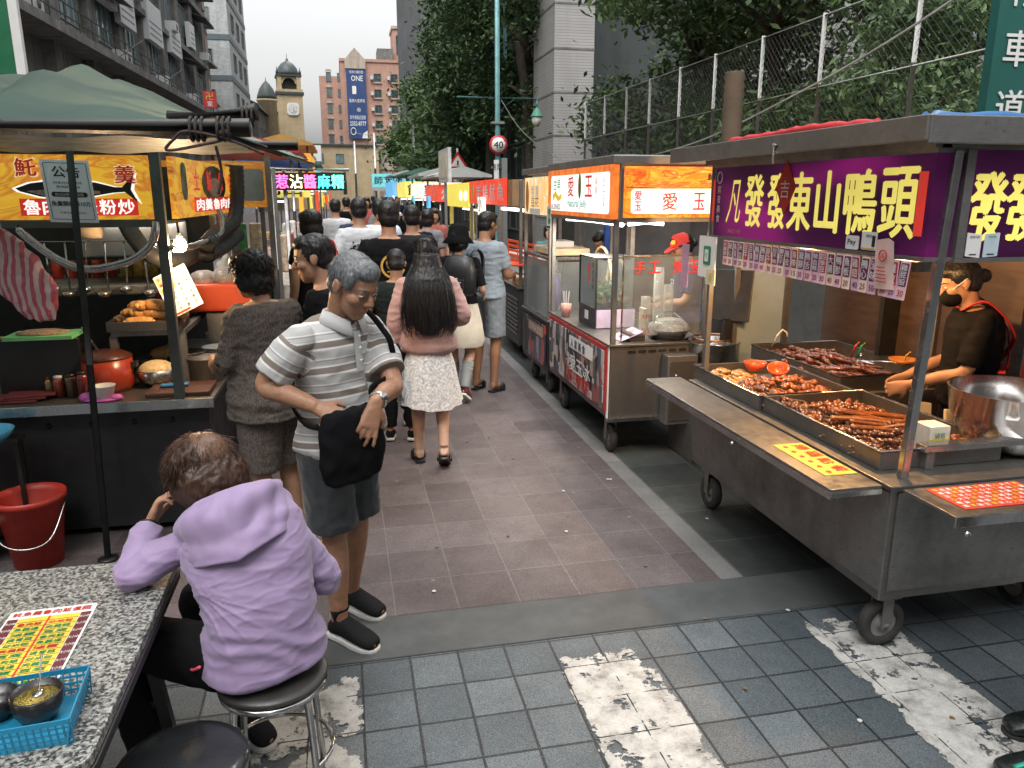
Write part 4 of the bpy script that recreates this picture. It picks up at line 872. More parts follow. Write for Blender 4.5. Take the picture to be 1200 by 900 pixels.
# ------------------------------------------------------------------ the duck-snack stall
def duck_stall():
    S = empty('food_stall', 'steel snack stall with purple sign reading 發發東山鴨頭 in yellow and trays of skewers', 'food stall', (2.1, 2.5, 0))
    b = MB(); b.bx(2.10, 2.78, 2.502, 4.30, .255, .765, ST); b.bx(2.104, 4.4, 2.506, 3.02, .257, .763, ST); pt(b, 'body', S, bevel=.006)
    b = MB(); b.bx(2.094, 2.10, 2.51, 4.29, .30, .735, STD_); b.bx(2.13, 4.39, 2.494, 2.50, .30, .735, STD_); pt(b, 'side_panel', S)
    b = MB(); b.bx(2.07, 2.80, 2.47, 4.34, .766, .776, ST); b.bx(2.80, 4.42, 2.47, 3.05, .7655, .7757, ST); pt(b, 'counter', S, bevel=.003)
    f = MB(); f.bx(1.835, 2.068, 2.52, 4.46, .752, .765, ST); f.bx(1.833, 1.838, 2.52, 4.46, .722, .752, STP); f.bx(1.838, 2.068, 2.516, 2.522, .728, .752, STP); q = pt(f, 'folding_shelf', S, bevel=.002)
    f = MB(); f.lathe([(.0, 0), (.012, .002), (.014, .012), (0, .02)], (1.825, 3.30, .70), 12, STP); pt(f, 'knob', q)
    f = MB(); f.bx(2.12, 4.4, 2.19, 2.465, .752, .765, ST); f.bx(2.118, 4.4, 2.184, 2.19, .722, .763, STP); q = pt(f, 'folding_shelf', S, bevel=.002)
    f = MB(); f.lathe([(.0, 0), (.012, .002), (.014, .012), (0, .02)], (2.17, 2.18, .69), 12, STP); pt(f, 'knob', q)
    wheel(S, 2.19, 2.58, .105, .05, 'x', zt=.256); wheel(S, 2.16, 4.12, .105, .05, 'y', zt=.256); wheel(S, 3.05, 2.75, .105, .05, 'y', zt=.256); wheel(S, 2.66, 4.12, .105, .05, 'y', zt=.256)
    for a, c, w in (((2.185, 2.555, .776), (2.225, 2.535, 2.06), .034), ((2.16, 4.30, .776), (2.16, 4.30, 2.06), .032), ((3.30, 3.75, .5), (3.30, 3.75, 2.06), .03), ((4.3, 2.535, .776), (4.3, 2.535, 2.06), .03), ((3.40, 4.30, .02), (3.40, 4.30, 2.06), .035)):
        p = MB(); p.beam(a, c, w, w, STP if a[1] < 2.6 else STD_); pt(p, 'post', S, bevel=.004)
    r = MB(); r.bx(2.02, 4.6, 2.46, 4.62, 2.125, 2.17, STD_); q = pt(r, 'roof', S, bevel=.008)
    e = MB(); e.bx(2.005, 2.02, 2.44, 4.64, 2.085, 2.172, STD_); e.bx(2.02, 4.6, 2.44, 2.46, 2.075, 2.172, STD_); pt(e, 'eave', q, bevel=.004)
    h = MB(); h.tube([(2.0, 3.42, 2.12), (1.996, 3.42, 2.04)], .006, 6, STP); h.tube([(1.995, 3.42, 2.12), (2.01, 3.42, 2.12)], .016, 8, STP); pt(h, 'latch', q)
    l = MB(); l.bx(2.10, 4.4, 2.50, 2.515, 2.066, 2.10, STD_); l.bx(2.13, 2.17, 2.5, 4.40, 2.066, 2.12, STD_); pt(l, 'lintel', S)
    # purple light boxes
    m, nt, bs, out = _nt('purple_light_box'); tc = coord(nt, scale=(1.2, 1.0, 2.6)); g = N(nt, 'TexNoise', Scale=1.1, Detail=1.); L(nt, tc, g.inputs['Vector'])
    r = ramp(nt, g.outputs['Fac'], [(.38, (.022, .003, .020)), (.54, (.050, .005, .040)), (.72, (.24, .012, .14))]); L(nt, r, bs.inputs['Base Color']); L(nt, r, bs.inputs['Emission Color']); bs.inputs['Emission Strength'].default_value = .32; bs.inputs['Roughness'].default_value = .5; bs.inputs['Specular IOR Level'].default_value = .15
    YE = lit('sign_yellow', (.66, .56, .12), .42, .1); RDS = lit('sign_red_lit', (.50, .03, .02), .35)
    X, Z = V((0, -1, 0)), V((0, 0, 1))
    s = MB(); s.bx(2.150, 2.28, 2.545, 4.31, 1.665, 2.062, m); q = pt(s, 'sign', S); f = MB()
    for z in (1.652, 2.05): f.bx(2.138, 2.285, 2.53, 4.325, z, z + .016, STD_)
    f.bx(2.139, 2.284, 4.311, 4.327, 1.668, 2.05, STD_); pt(f, 'sign_frame', q)
    t = MB(); x = 2.146
    t.text('凡', (x, 4.055, 1.86), X, Z, .235, YE, .16, bold=.012, shear=.25)
    for ch, y, w in zip('發發東山鴨頭', (3.835, 3.605, 3.405, 3.185, 2.955, 2.72), (.185, .18, .19, .17, .205, .205)): t.text(ch, (x, y, 1.868), X, Z, .268, YE, w, bold=.05)
    pt(t, 'lettering', q)
    t = MB(); t.text('宵夜美食', (x, 4.235, 1.955), X, Z, .045, WHP, .04, vertical=True, gap=1.2); t.tube([V((x, 4.235 + .03 * math.cos(a), 1.995 + .032 * math.sin(a))) for a in np.linspace(0, 2 * PI, 15)[:-1]], .004, 5, WHP, closed=True); t.text('SINCE 1969', (x, 4.03, 1.70), X, Z, .022, mat('dull_gold', (.35, .16, .05), .6, bmp=0)); pt(t, 'small_lettering', q)
    for y0, y1 in ((2.57, 2.615), (4.285, 4.306)):
        t = MB(); t.bx(x - .003, x, y0, y1, 1.745, 1.985, RDS); pt(t, 'red_strip', q)
    d = MB(); d.prism([(0, -.135), (.085, 0), (0, .135), (-.085, 0)], (2.143, 3.525, 1.935), X, Z, .006, mat('red_paper', (.30, .012, .012), .7)); q2 = pt(d, 'paper_charm', q); d = MB(); d.text('吉', (2.134, 3.525, 1.925), X, Z, .085, mat('pale_print', (.50, .42, .36), .7, bmp=0)); pt(d, 'charm_print', q2)
    def sticker(y, z, w, h, mm, txt, th, ink=INK, dy=0.):
        st = MB(); st.prism(rrect(w, h, .008), (2.144, y, z), X, Z, .004, mm); o = pt(st, 'sticker', q); tt = MB(); tt.text(txt, (2.1385, y, z + dy), X, Z, th, ink, min(w * .8, th * len(txt) * .62)); pt(tt, 'lettering', o); return o
    sticker(2.972, 1.70, .085, .058, PAPER, 'Pay', .03); o = sticker(2.862, 1.712, .095, .075, PAPER, '掃碼付款', .014, dy=.02); st = MB(); st.bx(2.1375, 2.1405, 2.822, 2.84, 1.69, 1.735, INK); st.bx(2.1375, 2.1405, 2.822, 2.905, 1.678, 1.684, GOLDI); pt(st, 'print', o)
    # near box facing the crossing
    s = MB(); s.bx(2.30, 4.45, 2.535, 2.66, 1.665, 2.06, m); q = pt(s, 'sign', S); f = MB(); f.bx(2.26, 4.45, 2.52, 2.662, 1.648, 1.664, STD_); f.bx(2.262, 2.299, 2.521, 2.66, 1.665, 2.06, STD_); f.bx(2.262, 4.45, 2.522, 2.66, 2.061, 2.074, STD_); pt(f, 'sign_frame', q)
    t = MB(); [t.text(ch, (2.385 + .165 * i, 2.531, 1.855), (1, 0, 0), Z, .255, YE, .155, bold=.05) for i, ch in enumerate('發發東山鴨頭')]; pt(t, 'lettering', q)
    for i, x0 in enumerate((2.345, 2.425)):
        st = MB(); st.prism(rrect(.066, .088, .003), (x0, 2.531, 1.712), V((1, 0, -.12 + .2 * i)).normalized(), Z, .003, PAPER if i == 0 else mat('pale_blue_paper', (.45, .56, .6), .7)); o = pt(st, 'sticker', q); tt = MB(); tt.text('掃碼付款' if i == 0 else 'Line Pay', (x0, 2.526, 1.744), (1, 0, 0), Z, .010, INK if i == 0 else GREENI); tt.bx(x0 - .016, x0 + .016, 2.5265, 2.5268, 1.676, 1.680, INK); pt(tt, 'lettering', o)
    # back boards
    w = MB(); w.bx(3.42, 3.46, 3.3, 5.0, .3, 1.66, mat('brown_plywood', (.052, .030, .020), .6, 0, .35, 3, .2, 40, stretch=(1, 1, 6), dirt=.5)); pt(w, 'back_board', S)
    w = MB(); w.bx(2.72, 3.12, 5.02, 5.06, .55, 1.58, mat('blue_grey_board', (.30, .38, .42), .6, 0, .1)); pt(w, 'end_board', S); w = MB(); w.bx(2.70, 3.14, 5.0, 5.018, 1.58, 1.61, STD_); w.bx(3.10, 3.14, 4.99, 5.016, .02, 1.58, STD_); w.bx(2.70, 2.735, 4.99, 5.017, .02, 1.58, STD_); pt(w, 'end_frame', S)
    w = MB(); w.bx(2.22, 2.30, 2.66, 4.2, 1.60, 1.64, STD_); pt(w, 'lamp_rail', S)
    w = MB(); w.bx(2.32, 4.42, 2.60, 2.66, .855, .885, STP); w.bx(2.34, 2.38, 2.61, 2.65, .776, .855, STD_); pt(w, 'bar', S, bevel=.004)
    w = MB(); w.bx(3.3, 4.4, 4.2, 4.24, .9, 1.7, BLKM); pt(w, 'rear_panel', S)
    # warm lamps under the roof
    for y in (2.95, 3.75):
        l = MB(); l.tube([(2.52, y, 2.12), (2.52, y, 1.86)], .006, 6, BLKM); q = pt(l, 'lamp_cord', S); l = MB(); l.lathe([(.02, 1.86), (.03, 1.83), (.09, 1.74), (.095, 1.735), (.03, 1.80)], (2.52, y, 0), 18, mat('lamp_shade_black', (.03, .03, .03), .5)); pt(l, 'lamp_shade', q); l = MB(); l.ball((2.52, y, 1.755), .03, lit('warm_bulb', (1., .62, .25), 28.)); pt(l, 'bulb', q)
    return S
DUCK = duck_stall()
def area(name, loc, size, e, col, rot=(0, 0, 0), sy=None):
    l = bpy.data.lights.new(name, 'AREA'); l.energy = e; l.color = col; l.size = size
    if sy: l.shape = 'RECTANGLE'; l.size_y = sy
    o = bpy.data.objects.new(name, l); COL.objects.link(o); o.location = loc; o.rotation_euler = rot; return o
def bulb(name, loc, e, col, r=.04):
    l = bpy.data.lights.new(name, 'POINT'); l.energy = e; l.color = col; l.shadow_soft_size = r
    o = bpy.data.objects.new(name, l); COL.objects.link(o); o.location = loc; return o
bulb('duck_lamp_light', (2.44, 3.0, 1.69), 20, (1, .55, .22)); bulb('duck_lamp_light', (2.44, 3.75, 1.69), 30, (1, .55, .22))
# price cards clipped under the sign, one thing each
names = ['大腸頭 30', '雞心 20', '鳥蛋 20', '米血 20', '豆干 20', '百頁 25', '鴨頭 50', '鴨翅 40', '脖子 30', '甜不辣 25', '蘭花干 25', '豬皮 20', '海帶 15', '雞腳 30', '鴨舌 50', '豬血糕 20', '四季豆 30', '大腸 40', '鴨胗 40', '魚板 20', '雞翅 40', '鴨心 25', '滷味 50', '花枝丸 30', '雞皮 20', '雞屁股 30']
PK = [mat('card_pink', (.78, .48, .52), .6, bmp=0), mat('card_cream', (.78, .62, .50), .6, bmp=0), mat('card_mauve', (.66, .40, .52), .6, bmp=0)]; PU = mat('card_purple', (.13, .015, .085), .6, bmp=0); PRD = mat('card_red', (.36, .03, .03), .6, bmp=0)
for i, s_ in enumerate(names):
    y = 4.09 - i * .0585; h = .138 + .014 * (i / 25); w = .053; c = V((2.136, y, 1.648 - h / 2)); X, Z = V((.0, -1, 0)), V((.05 * math.sin(i * 2.1), .06 * math.sin(i * 1.7), 1)).normalized(); wd, pr = s_.split()
    m = MB(); m.prism(rrect(w, h, .004), c, X, Z, .002, PK[(i * 7 + i // 3) % 3]); o = m.thing('price_card', 'pink price card lettered %s hanging under the purple sign' % s_, 'price card', 'price cards under the purple sign')
    c2 = c - o.location; t = MB(); t.prism(rrect(w * .82, h * .60, .004), c2 + Z * h * .15 + X.cross(Z) * .0022, X, Z, .001, PU if i % 4 else PRD); q = t.build('card_field', o)
    t = MB(); t.text(wd, c2 + Z * (h * .15 + .016 * len(wd) * 1.1) + X.cross(Z) * .0045, X, Z, .0285 if len(wd) > 2 else .036, PAPER if i % 3 else PK[1], .036, bold=.02, vertical=True) if len(wd) == 1 else None
    n = len(wd); hh = h * .56 / n * .86
    for k, ch in enumerate(wd): t.text(ch, c2 + Z * (h * .15 + (n / 2 - k - .5) * h * .56 / n) + X.cross(Z) * .0045, X, Z, hh, PAPER, .036, bold=.02)
    t.text(pr, c2 - Z * h * .33 + X.cross(Z) * .003, X, Z, h * .17, PRD if i % 2 else PU, .032, bold=.02); t.build('lettering', o)
m = MB(); X, Z = V((0, -1, 0)), V((0, 0, 1)); m.prism([(-.055, -.095), (.05, -.10), (.048, .09), (.02, .105), (-.045, .10)], (2.128, 2.735, 1.625), V((.1, -1, .08)).normalized(), V((0, .14, 1)).normalized(), .002, mat('pink_receipt', (.58, .40, .36), .8)); o = m.thing('receipt', 'pink paper slip with a round stamp stuck over the right end of the price cards', 'paper'); t = MB()
t.tube([V((-.014, .022 * math.cos(a), .135 + .022 * math.sin(a))) for a in np.linspace(0, 2 * PI, 13)[:-1]], .003, 5, REDI, closed=True); t.text('福', (-.016, 0, .135), X, Z, .024, REDI); [t.bx(-.014, -.0125, -.035 + .004 * k, .03, .03 + .014 * k, .034 + .014 * k, REDI) for k in range(5)]; t.build('print', o)
m = MB(); m.bx(2.105, 2.115, 4.16, 4.37, 1.42, 1.66, PAPER); o = m.thing('payment_board', 'white board with a green square symbol at the left end of the price cards', 'sign'); t = MB(); t.prism(rrect(.09, .11, .012), (-.007, -.01, .13), X, Z, .002, mat('green_square', (.01, .20, .10), .5, bmp=0)); t.prism(rrect(.045, .07, .008), (-.010, -.01, .13), X, Z, .002, PAPER); t.text('付', (-.013, -.01, .13), X, Z, .035, GREENI); t.build('symbol', o)
m = MB(); m.bx(2.09, 2.097, 4.12, 4.23, 1.385, 1.475, mat('cream_card', (.62, .55, .36), .7)); o = m.thing('stamp_card', 'cream card with a yellow star mark below the green-square board', 'paper'); t = MB(); t.prism([(.028 * (1 if k % 2 else .45) * math.cos(k * PI / 8), .028 * (1 if k % 2 else .45) * math.sin(k * PI / 8)) for k in range(16)], (-.005, 0, .045), X, Z, .001, GOLDI); t.build('print', o)
m = MB(); m.bx(2.10, 2.104, 4.50, 4.60, 1.33, 1.6, mat('mauve_cloth', (.42, .24, .34), .8)); m.thing('cloth_strip', 'mauve cloth strip hanging behind the green-square board', 'cloth')
# notices lying on the shelves
def notice(name, label, x0, x1, y0, y1, z, mm, rows, ink, title=None):
    m = MB(); m.bx(x0, x1, y0, y1, z, z + .003, mm); o = m.thing(name, label, 'notice'); t = MB(); w, d = x1 - x0, y1 - y0; rg = random.Random(int(x0 * 100))
    return o, t, w, d
o, t, w, d = notice('notice_card', 'yellow notice card with red words lying on the steel shelf under the trays', 1.905, 2.055, 2.66, 3.07, .7655, mat('yellow_card', (.62, .45, .06), .55), 0, 0)
X, Y = V((0, -1, 0)), V((1, 0, 0)); [t.text(c, V((.033, .145 - i * .096, .0045)), X, Y, .06, REDI, .072, bold=.03) for i, c in enumerate('掃碼點餐')]; [t.prism(ell(.026, .022), V((-.035, .16 - i * .066, .0042)), X, Y, .0006, REDI) for i in range(6)]; t.build('lettering', o)
o, t, w, d = notice('order_sheet', 'red order sheet covered in small pale squares on the near shelf', 2.20, 2.62, 2.235, 2.44, .7655, mat('red_sheet', (.55, .055, .03), .5), 0, 0)
for i in range(13):
    for j in range(6): t.text('鴨頭大腸米血豆干雞心鳥蛋'[(i * 5 + j * 3) % 12], V((-.185 + .031 * i, .08 - .032 * j, .0045)), (1, 0, 0), (0, 1, 0), .022, PAPER if (i + j) % 3 else GOLDI, .02, bold=.03)
t.build('lettering', o)
# trays, each a thing: a steel pan
def tray(label, x0, x1, y0, y1, z0, z1, legs=False):
    o = empty('food_tray', label, 'tray', ((x0 + x1) / 2, (y0 + y1) / 2, z0)); m = MB(); t = .008
    m.bx(x0, x1, y0, y1, z0, z0 + .006, ST)
    for a in ((x0, x0 + t, y0, y1), (x1 - t, x1, y0, y1), (x0 + t, x1 - t, y0, y0 + t), (x0 + t, x1 - t, y1 - t, y1)): m.bx(*a, z0 + .006, z1, ST)
    pt(m, 'pan', o, bevel=.002); m = MB(); m.tube([(x0, y0, z1), (x1, y0, z1), (x1, y1, z1), (x0, y1, z1)], .006, 6, STP, closed=True); pt(m, 'rim', o)
    return o
tray('long steel tray of dark braised skewers nearest the crossing', 2.145, 2.745, 2.645, 3.585, .778, .858); tray('steel tray of golden slices and braised pieces with two orange bowls', 2.125, 2.70, 3.595, 4.39, .778, .858)
tray('raised steel tray of duck necks at the back beside the brown board', 2.72, 3.38, 3.75, 4.75, .80, .895)
m = MB(); m.bx(2.75, 3.36, 3.72, 4.73, .5, .80, STD_); m.bx(2.8, 3.3, 3.74, 4.7, .02, .5, BLKM); m.thing('steel_cabinet', 'dull steel cabinet under the raised tray of duck necks', 'cabinet', bevel=.004)
# braised food
def glaze(name, c1, c2, rough=.3):
    m, nt, bs, out = _nt(name); c = coord(nt); n = noise(nt, c, 34, 4, .7); L(nt, ramp(nt, n, [(.32, c1), (.68, c2)]), bs.inputs['Base Color']); bs.inputs['Roughness'].default_value = rough; bs.inputs['Coat Weight'].default_value = .6; bump(nt, bs, noise(nt, c, 90, 3), .6, .004); return m
BR1 = glaze('dark_soy_glaze', (.028, .007, .003), (.20, .050, .014)); BR2 = glaze('amber_glaze', (.09, .022, .006), (.38, .12, .028)); GO = glaze('golden_braise', (.30, .12, .02), (.55, .28, .06), .4); WOOD = mat('bamboo_skewer', (.46, .31, .15), .6)
def food(kind, seed):
    rg = random.Random(seed); m = MB()
    if kind == 'skewer':
        m.tube([(0, -.11, 0), (0, .10, 0)], .0018, 5, WOOD)
        for k in range(4): m.ball((rg.uniform(-.003, .003), -.03 + k * .034, rg.uniform(-.002, .003)), (rg.uniform(.013, .018), .019, rg.uniform(.011, .015)), BR1, 9, 6, Euler((rg.random(), rg.random(), rg.random())).to_matrix())
    elif kind == 'neck':
        p = bez([(rg.uniform(-.01, .01), -.10 + k * .05, .006 * math.sin(k * 2 + seed)) for k in range(5)], 5); m.tube(p, [.012 + .0035 * math.sin(i * 2.2) for i in range(len(p))], 8, BR1); m.ball(p[-1], (.02, .03, .017), BR1, 8, 6); m.ball(p[0], .012, BR1, 8, 5)
    elif kind == 'wing':
        m.tube(bez([(-.04, -.02, 0), (0, .012, .008), (.035, -.015, .004), (.06, .01, 0)], 5), [.012 + .006 * math.sin(i * .9 + seed) for i in range(16)], 8, BR2)
        m.ball((.0, .01, .008), (.022, .018, .014), BR2, 8, 6)
    elif kind == 'slice': m.lathe([(0, -.005), (.022, -.006), (.028, 0), (.024, .006), (0, .005)], n=12, m=GO, sx=1.25)
    elif kind == 'chunk':
        for k in range(3): m.ball((rg.uniform(-.016, .016), rg.uniform(-.016, .016), rg.uniform(-.004, .008)), (rg.uniform(.013, .022), rg.uniform(.011, .018), rg.uniform(.009, .014)), BR1 if rg.random() < .7 else BR2, 8, 6, Euler((rg.random() * 3, rg.random() * 3, rg.random() * 3)).to_matrix())
    elif kind == 'sausage': m.tube(bez([(0, -.15, 0), (.006, 0, .004), (0, .15, 0)], 8), .011, 8, BR2)
    return m
LBL = dict(skewer='glazed braised meat skewer among others in the long front tray', neck='dark braised duck neck in the raised back tray', wing='amber braised duck wing among the pieces in the bowl tray', slice='golden braised slice at the far corner of the bowl tray', chunk='small dark braised piece in the two front trays', sausage='long amber braised roll lying across the long front tray')
CATN = dict(skewer='skewer', neck='duck neck', wing='duck wing', slice='slice', chunk='braised piece', sausage='braised roll'); GRN_ = dict(skewer='skewers in the front tray', neck='duck necks in the back tray', wing='duck wings in the bowl tray', slice='golden slices in the bowl tray', chunk='braised pieces in the trays', sausage='braised rolls in the front tray')
NMN = dict(skewer='meat_skewer', neck='duck_neck', wing='duck_wing', slice='braised_slice', chunk='braised_piece', sausage='braised_roll')
def pour(kind, n, box, z, heap=.03, seed=1, rz=0., spread=.3, tilt=.25):
    rg = random.Random(seed); P = []
    for i in range(min(n, 5)):
        o = food(kind, seed * 10 + i).build(NMN[kind], None, smooth=True); tag(o, LBL[kind], CATN[kind], GRN_[kind]); P.append(o)
    for i in range(n):
        o = P[i] if i < len(P) else P[i % len(P)].copy()
        if i >= len(P): COL.objects.link(o)
        u, v = rg.random(), rg.random(); hx = 1 - abs(2 * u - 1) ** 2; hy = 1 - abs(2 * v - 1) ** 2
        o.location = (box[0] + (box[1] - box[0]) * u, box[2] + (box[3] - box[2]) * v, z + heap * hx * hy * rg.uniform(.35, 1.) + rg.uniform(0, .012)); o.rotation_euler = (rg.uniform(-tilt, tilt), rg.uniform(-tilt, tilt), rz + rg.uniform(-spread, spread)); s = rg.uniform(.85, 1.15); o.scale = (s, s, s)
pour('skewer', 80, (2.22, 2.66, 2.74, 3.14), .798, .04, 1, 1.35, .5); pour('chunk', 100, (2.18, 2.70, 3.10, 3.55), .792, .055, 2, 0, 3.); pour('sausage', 10, (2.34, 2.60, 2.95, 3.20), .83, .02, 3, 1.30, .12); pour('chunk', 90, (2.42, 2.71, 2.68, 2.92), .795, .04, 7, 0, 3.)
pour('slice', 45, (2.17, 2.42, 4.05, 4.35), .800, .045, 4, 0, 3., .6); pour('wing', 60, (2.22, 2.66, 3.64, 4.10), .795, .06, 5, 0, 3.); pour('neck', 70, (2.80, 3.22, 3.95, 4.70), .82, .08, 6, .5, .5); pour('skewer', 26, (2.18, 2.32, 3.3, 3.95), .80, .05, 8, .2, .4)
def bowl(label, x, y, z, r, h, mm, name='bowl', t=.004, cat='bowl', group=None):
    m = MB(); m.lathe([(0, 0), (r * .55, 0), (r * .8, h * .45), (r, h), (r - t, h), (r * .8 - t, h * .47), (r * .5, t), (0, t)], (x, y, z), 24, mm); return m.thing(name, label, cat, group)
ORT = mat('orange_translucent_plastic', (.72, .10, .03), .3, 0, .05, 3, 0); bowl('left one of two orange plastic bowls nested among braised pieces', 2.44, 4.20, .845, .07, .055, ORT); o = bowl('right one of two orange plastic bowls, tipped over the braised wings', 2.52, 4.07, .845, .065, .055, ORT); o.rotation_euler = (.35, -.25, 0)
for i, (x, y, a) in enumerate(((3.05, 4.0, 1.9), (3.2, 3.95, 2.4), (3.25, 4.3, .9))):
    m = MB(); m.tube([(-.14, 0, 0), (0, .012, .01), (.13, 0, .0)], .004, 6, STP); m.tube([(-.14, 0, 0), (0, -.012, .01), (.13, 0, .0)], .004, 6, STP); q = m.thing('tongs', ['steel tongs lying across the duck necks', 'steel tongs at the near end of the back tray', 'steel tongs by the brown board'][i], 'tongs'); q.location = (x, y, .905); q.rotation_euler = (0, 0, a)
m = MB(); m.tube([(2.80 + .0, 4.62, .9), (2.82, 4.60, .98), (2.85, 4.59, 1.02), (2.88, 4.585, 1.0), (2.885, 4.585, .97)], .006, 8, WHP); m.thing('hook', 'white curled hook standing at the back tray rim', 'hook')
bowl('orange shallow dish holding small forks at the back tray corner', 3.28, 3.95, .90, .085, .035, mat('amber_plastic', (.52, .20, .05), .35))
for i, (x, y, cc, nm) in enumerate(((3.18, 4.24, (.02, .45, .10), 'green'), (3.15, 4.26, (.6, .03, .02), 'red'), (3.26, 3.93, (.62, .45, .05), 'yellow'))):
    m = MB(); m.tube([(x, y, .89), (x + .01, y - .015, .965)], .006, 6, mat(nm + '_fork_plastic', cc, .4)); m.tube([(x + .01, y - .015, .965), (x + .03, y - .02, .985)], .005, 5, mat(nm + '_fork_plastic', cc, .4)); m.thing('food_pick', nm + ' plastic pick standing at the back tray', 'pick')
# pots, box, board at the vendor's corner
o = empty('stock_pot', 'large steel mixing bowl reflecting the lamps beside the vendor', 'pot', (2.93, 2.80, .777)); m = MB(); m.lathe([(0, 0), (.16, 0), (.20, .03), (.255, .16), (.27, .27), (.275, .275), (.265, .272), (.245, .16), (.19, .035), (0, .006)], n=40, m=STP); m.build('bowl', o); m = MB(); m.tube([(-.20, -.17, .2), (-.23, -.2, .2), (-.20, -.22, .2), (-.17, -.2, .2)], .008, 6, WHP, closed=True); m.build('clip', o)
m = MB(); m.bx(2.42, 2.52, 2.70, 2.80, .777, .93, mat('white_carton', (.60, .56, .46), .7)); o = m.thing('carton', 'white and yellow printed carton by the steel bowl', 'box'); t = MB(); t.bx(-.051, .051, -.0515, -.05, .02, .10, GOLDI); t.text('滷包', (0, -.053, .115), (1, 0, 0), (0, 0, 1), .026, GREENI); t.build('print', o)
m = MB(); m.beam((2.80, 2.96, .778), (2.82, 3.0, .90), .14, .015, mat('cream_board', (.52, .43, .28), .6), V((0, 1, 0))); m.thing('cutting_board', 'cream board leaning behind the slanted post', 'board', bevel=.004)
m = MB(); m.beam((2.80, 3.20, .778), (2.82, 3.24, .88), .13, .015, mat('cream_board', (.52, .43, .28), .6), V((0, 1, 0))); m.thing('cutting_board', 'second cream board farther along behind the long tray', 'board', bevel=.004)
o = empty('tote_bag', 'dark red shopping bag with a small white label held up behind the steel bowl', 'bag', (3.30, 2.96, 1.0)); m = MB(); loft(m, [(V((0, 0, z)), V((1, 0, 0)), V((0, 1, 0)), rx, ry) for z, rx, ry in ((0, .13, .06), (.02, .15, .07), (.25, .15, .06), (.28, .13, .03))], 4, 24); m.build('sack', o, mat('dark_red_canvas', (.16, .012, .014), .75)); m = MB(); m.bx(-.10, -.055, -.078, -.07, .13, .19, PAPER); m.build('label', o); m = MB(); m.tube(bez([(-.06, -.02, .26), (-.03, -.03, .33), (.05, -.03, .32), (.07, -.02, .25)], 6), .008, 6, WHP); m.build('handle', o)
m = MB(); m.tube(bez([(0, 0, 0), (.0, -.0, .42)], 2), .035, 8, mat('mustard_bag', (.45, .26, .05), .5)); m.ball((0, 0, .1), (.12, .09, .13), mat('mustard_bag', (.45, .26, .05), .5)); o = m.thing('plastic_bag', 'mustard coloured plastic bag hanging at the right above the vendor', 'bag', smooth=True); o.location = (3.42, 3.0, 1.36)
m = MB(); m.bx(2.55, 2.95, 3.75, 4.0, 1.30, 1.31, STD_); [m.bx(2.55, 2.95, 3.78, 3.98, 1.31 + .012 * k, 1.318 + .012 * k, STP) for k in range(5)]; o = m.thing('lid_stack', 'stack of steel lids on a wire shelf behind the vendor', 'lids'); o.location = (3.75, 4.05, 1.36)
# the steel barrel with lid ring seen past the far post
o = empty('soup_barrel', 'steel soup barrel with a copper lid ring past the bowl tray', 'pot', (2.62, 5.12, .45)); m = MB(); m.lathe([(0, 0), (.19, 0), (.19, .40), (.2, .41), (.185, .41), (.18, .02), (0, .02)], n=32, m=STP); m.build('barrel', o); m = MB(); m.tube([(-.0 + .15 * math.cos(a), .15 * math.sin(a), .43) for a in np.linspace(0, 2 * PI, 25)[:-1]], .008, 8, mat('copper_wire', (.45, .20, .09), .3, .9), closed=True); m.build('lid_ring', o); m = MB(); m.bx(-.22, .22, -.22, .22, -.45, -.004, STD_); m.build('stand', o)
o = empty('tablet_screen', 'black tablet screen with a grid pattern facing the jelly stall', 'screen', (2.66, 5.0, 1.02)); m = MB(); m.beam((0, 0, 0), (.05, .06, .36), .30, .025, BLKP, V((0, 0, 1))); m.build('screen', o, bevel=.006); m = MB(); m.bx(-.03, .03, -.02, .04, -.15, .02, BLKP); m.build('stand', o)
# cloth rolls on the roof
BLT = mat('blue_tarpaulin', (.02, .12, .32), .45, 0, .2, 8, .4, 25); RDC = mat('red_cloth', (.42, .02, .025), .8, 0, .2, 12, .4, 40)
m = MB(); pp = bez([(2.45, 3.0, 2.215), (3.1, 2.98, 2.22), (3.8, 2.97, 2.225), (4.5, 2.96, 2.22)], 8); m.tube(pp, [.03 + .006 * math.sin(i * 1.7) for i in range(len(pp))], 10, BLT); m.thing('tarpaulin_roll', 'rolled blue tarpaulin lying on the duck stall roof', 'tarpaulin')
m = MB(); pp = bez([(2.18, 4.2, 2.19), (2.2, 3.8, 2.195), (2.18, 3.4, 2.2), (2.3, 3.1, 2.2)], 8); m.tube(pp, [.02 + .012 * abs(math.sin(i * 1.1)) for i in range(len(pp))], 8, RDC, sy=.8); m.thing('cloth_roll', 'crumpled red cloth strip on the duck stall roof edge', 'cloth')
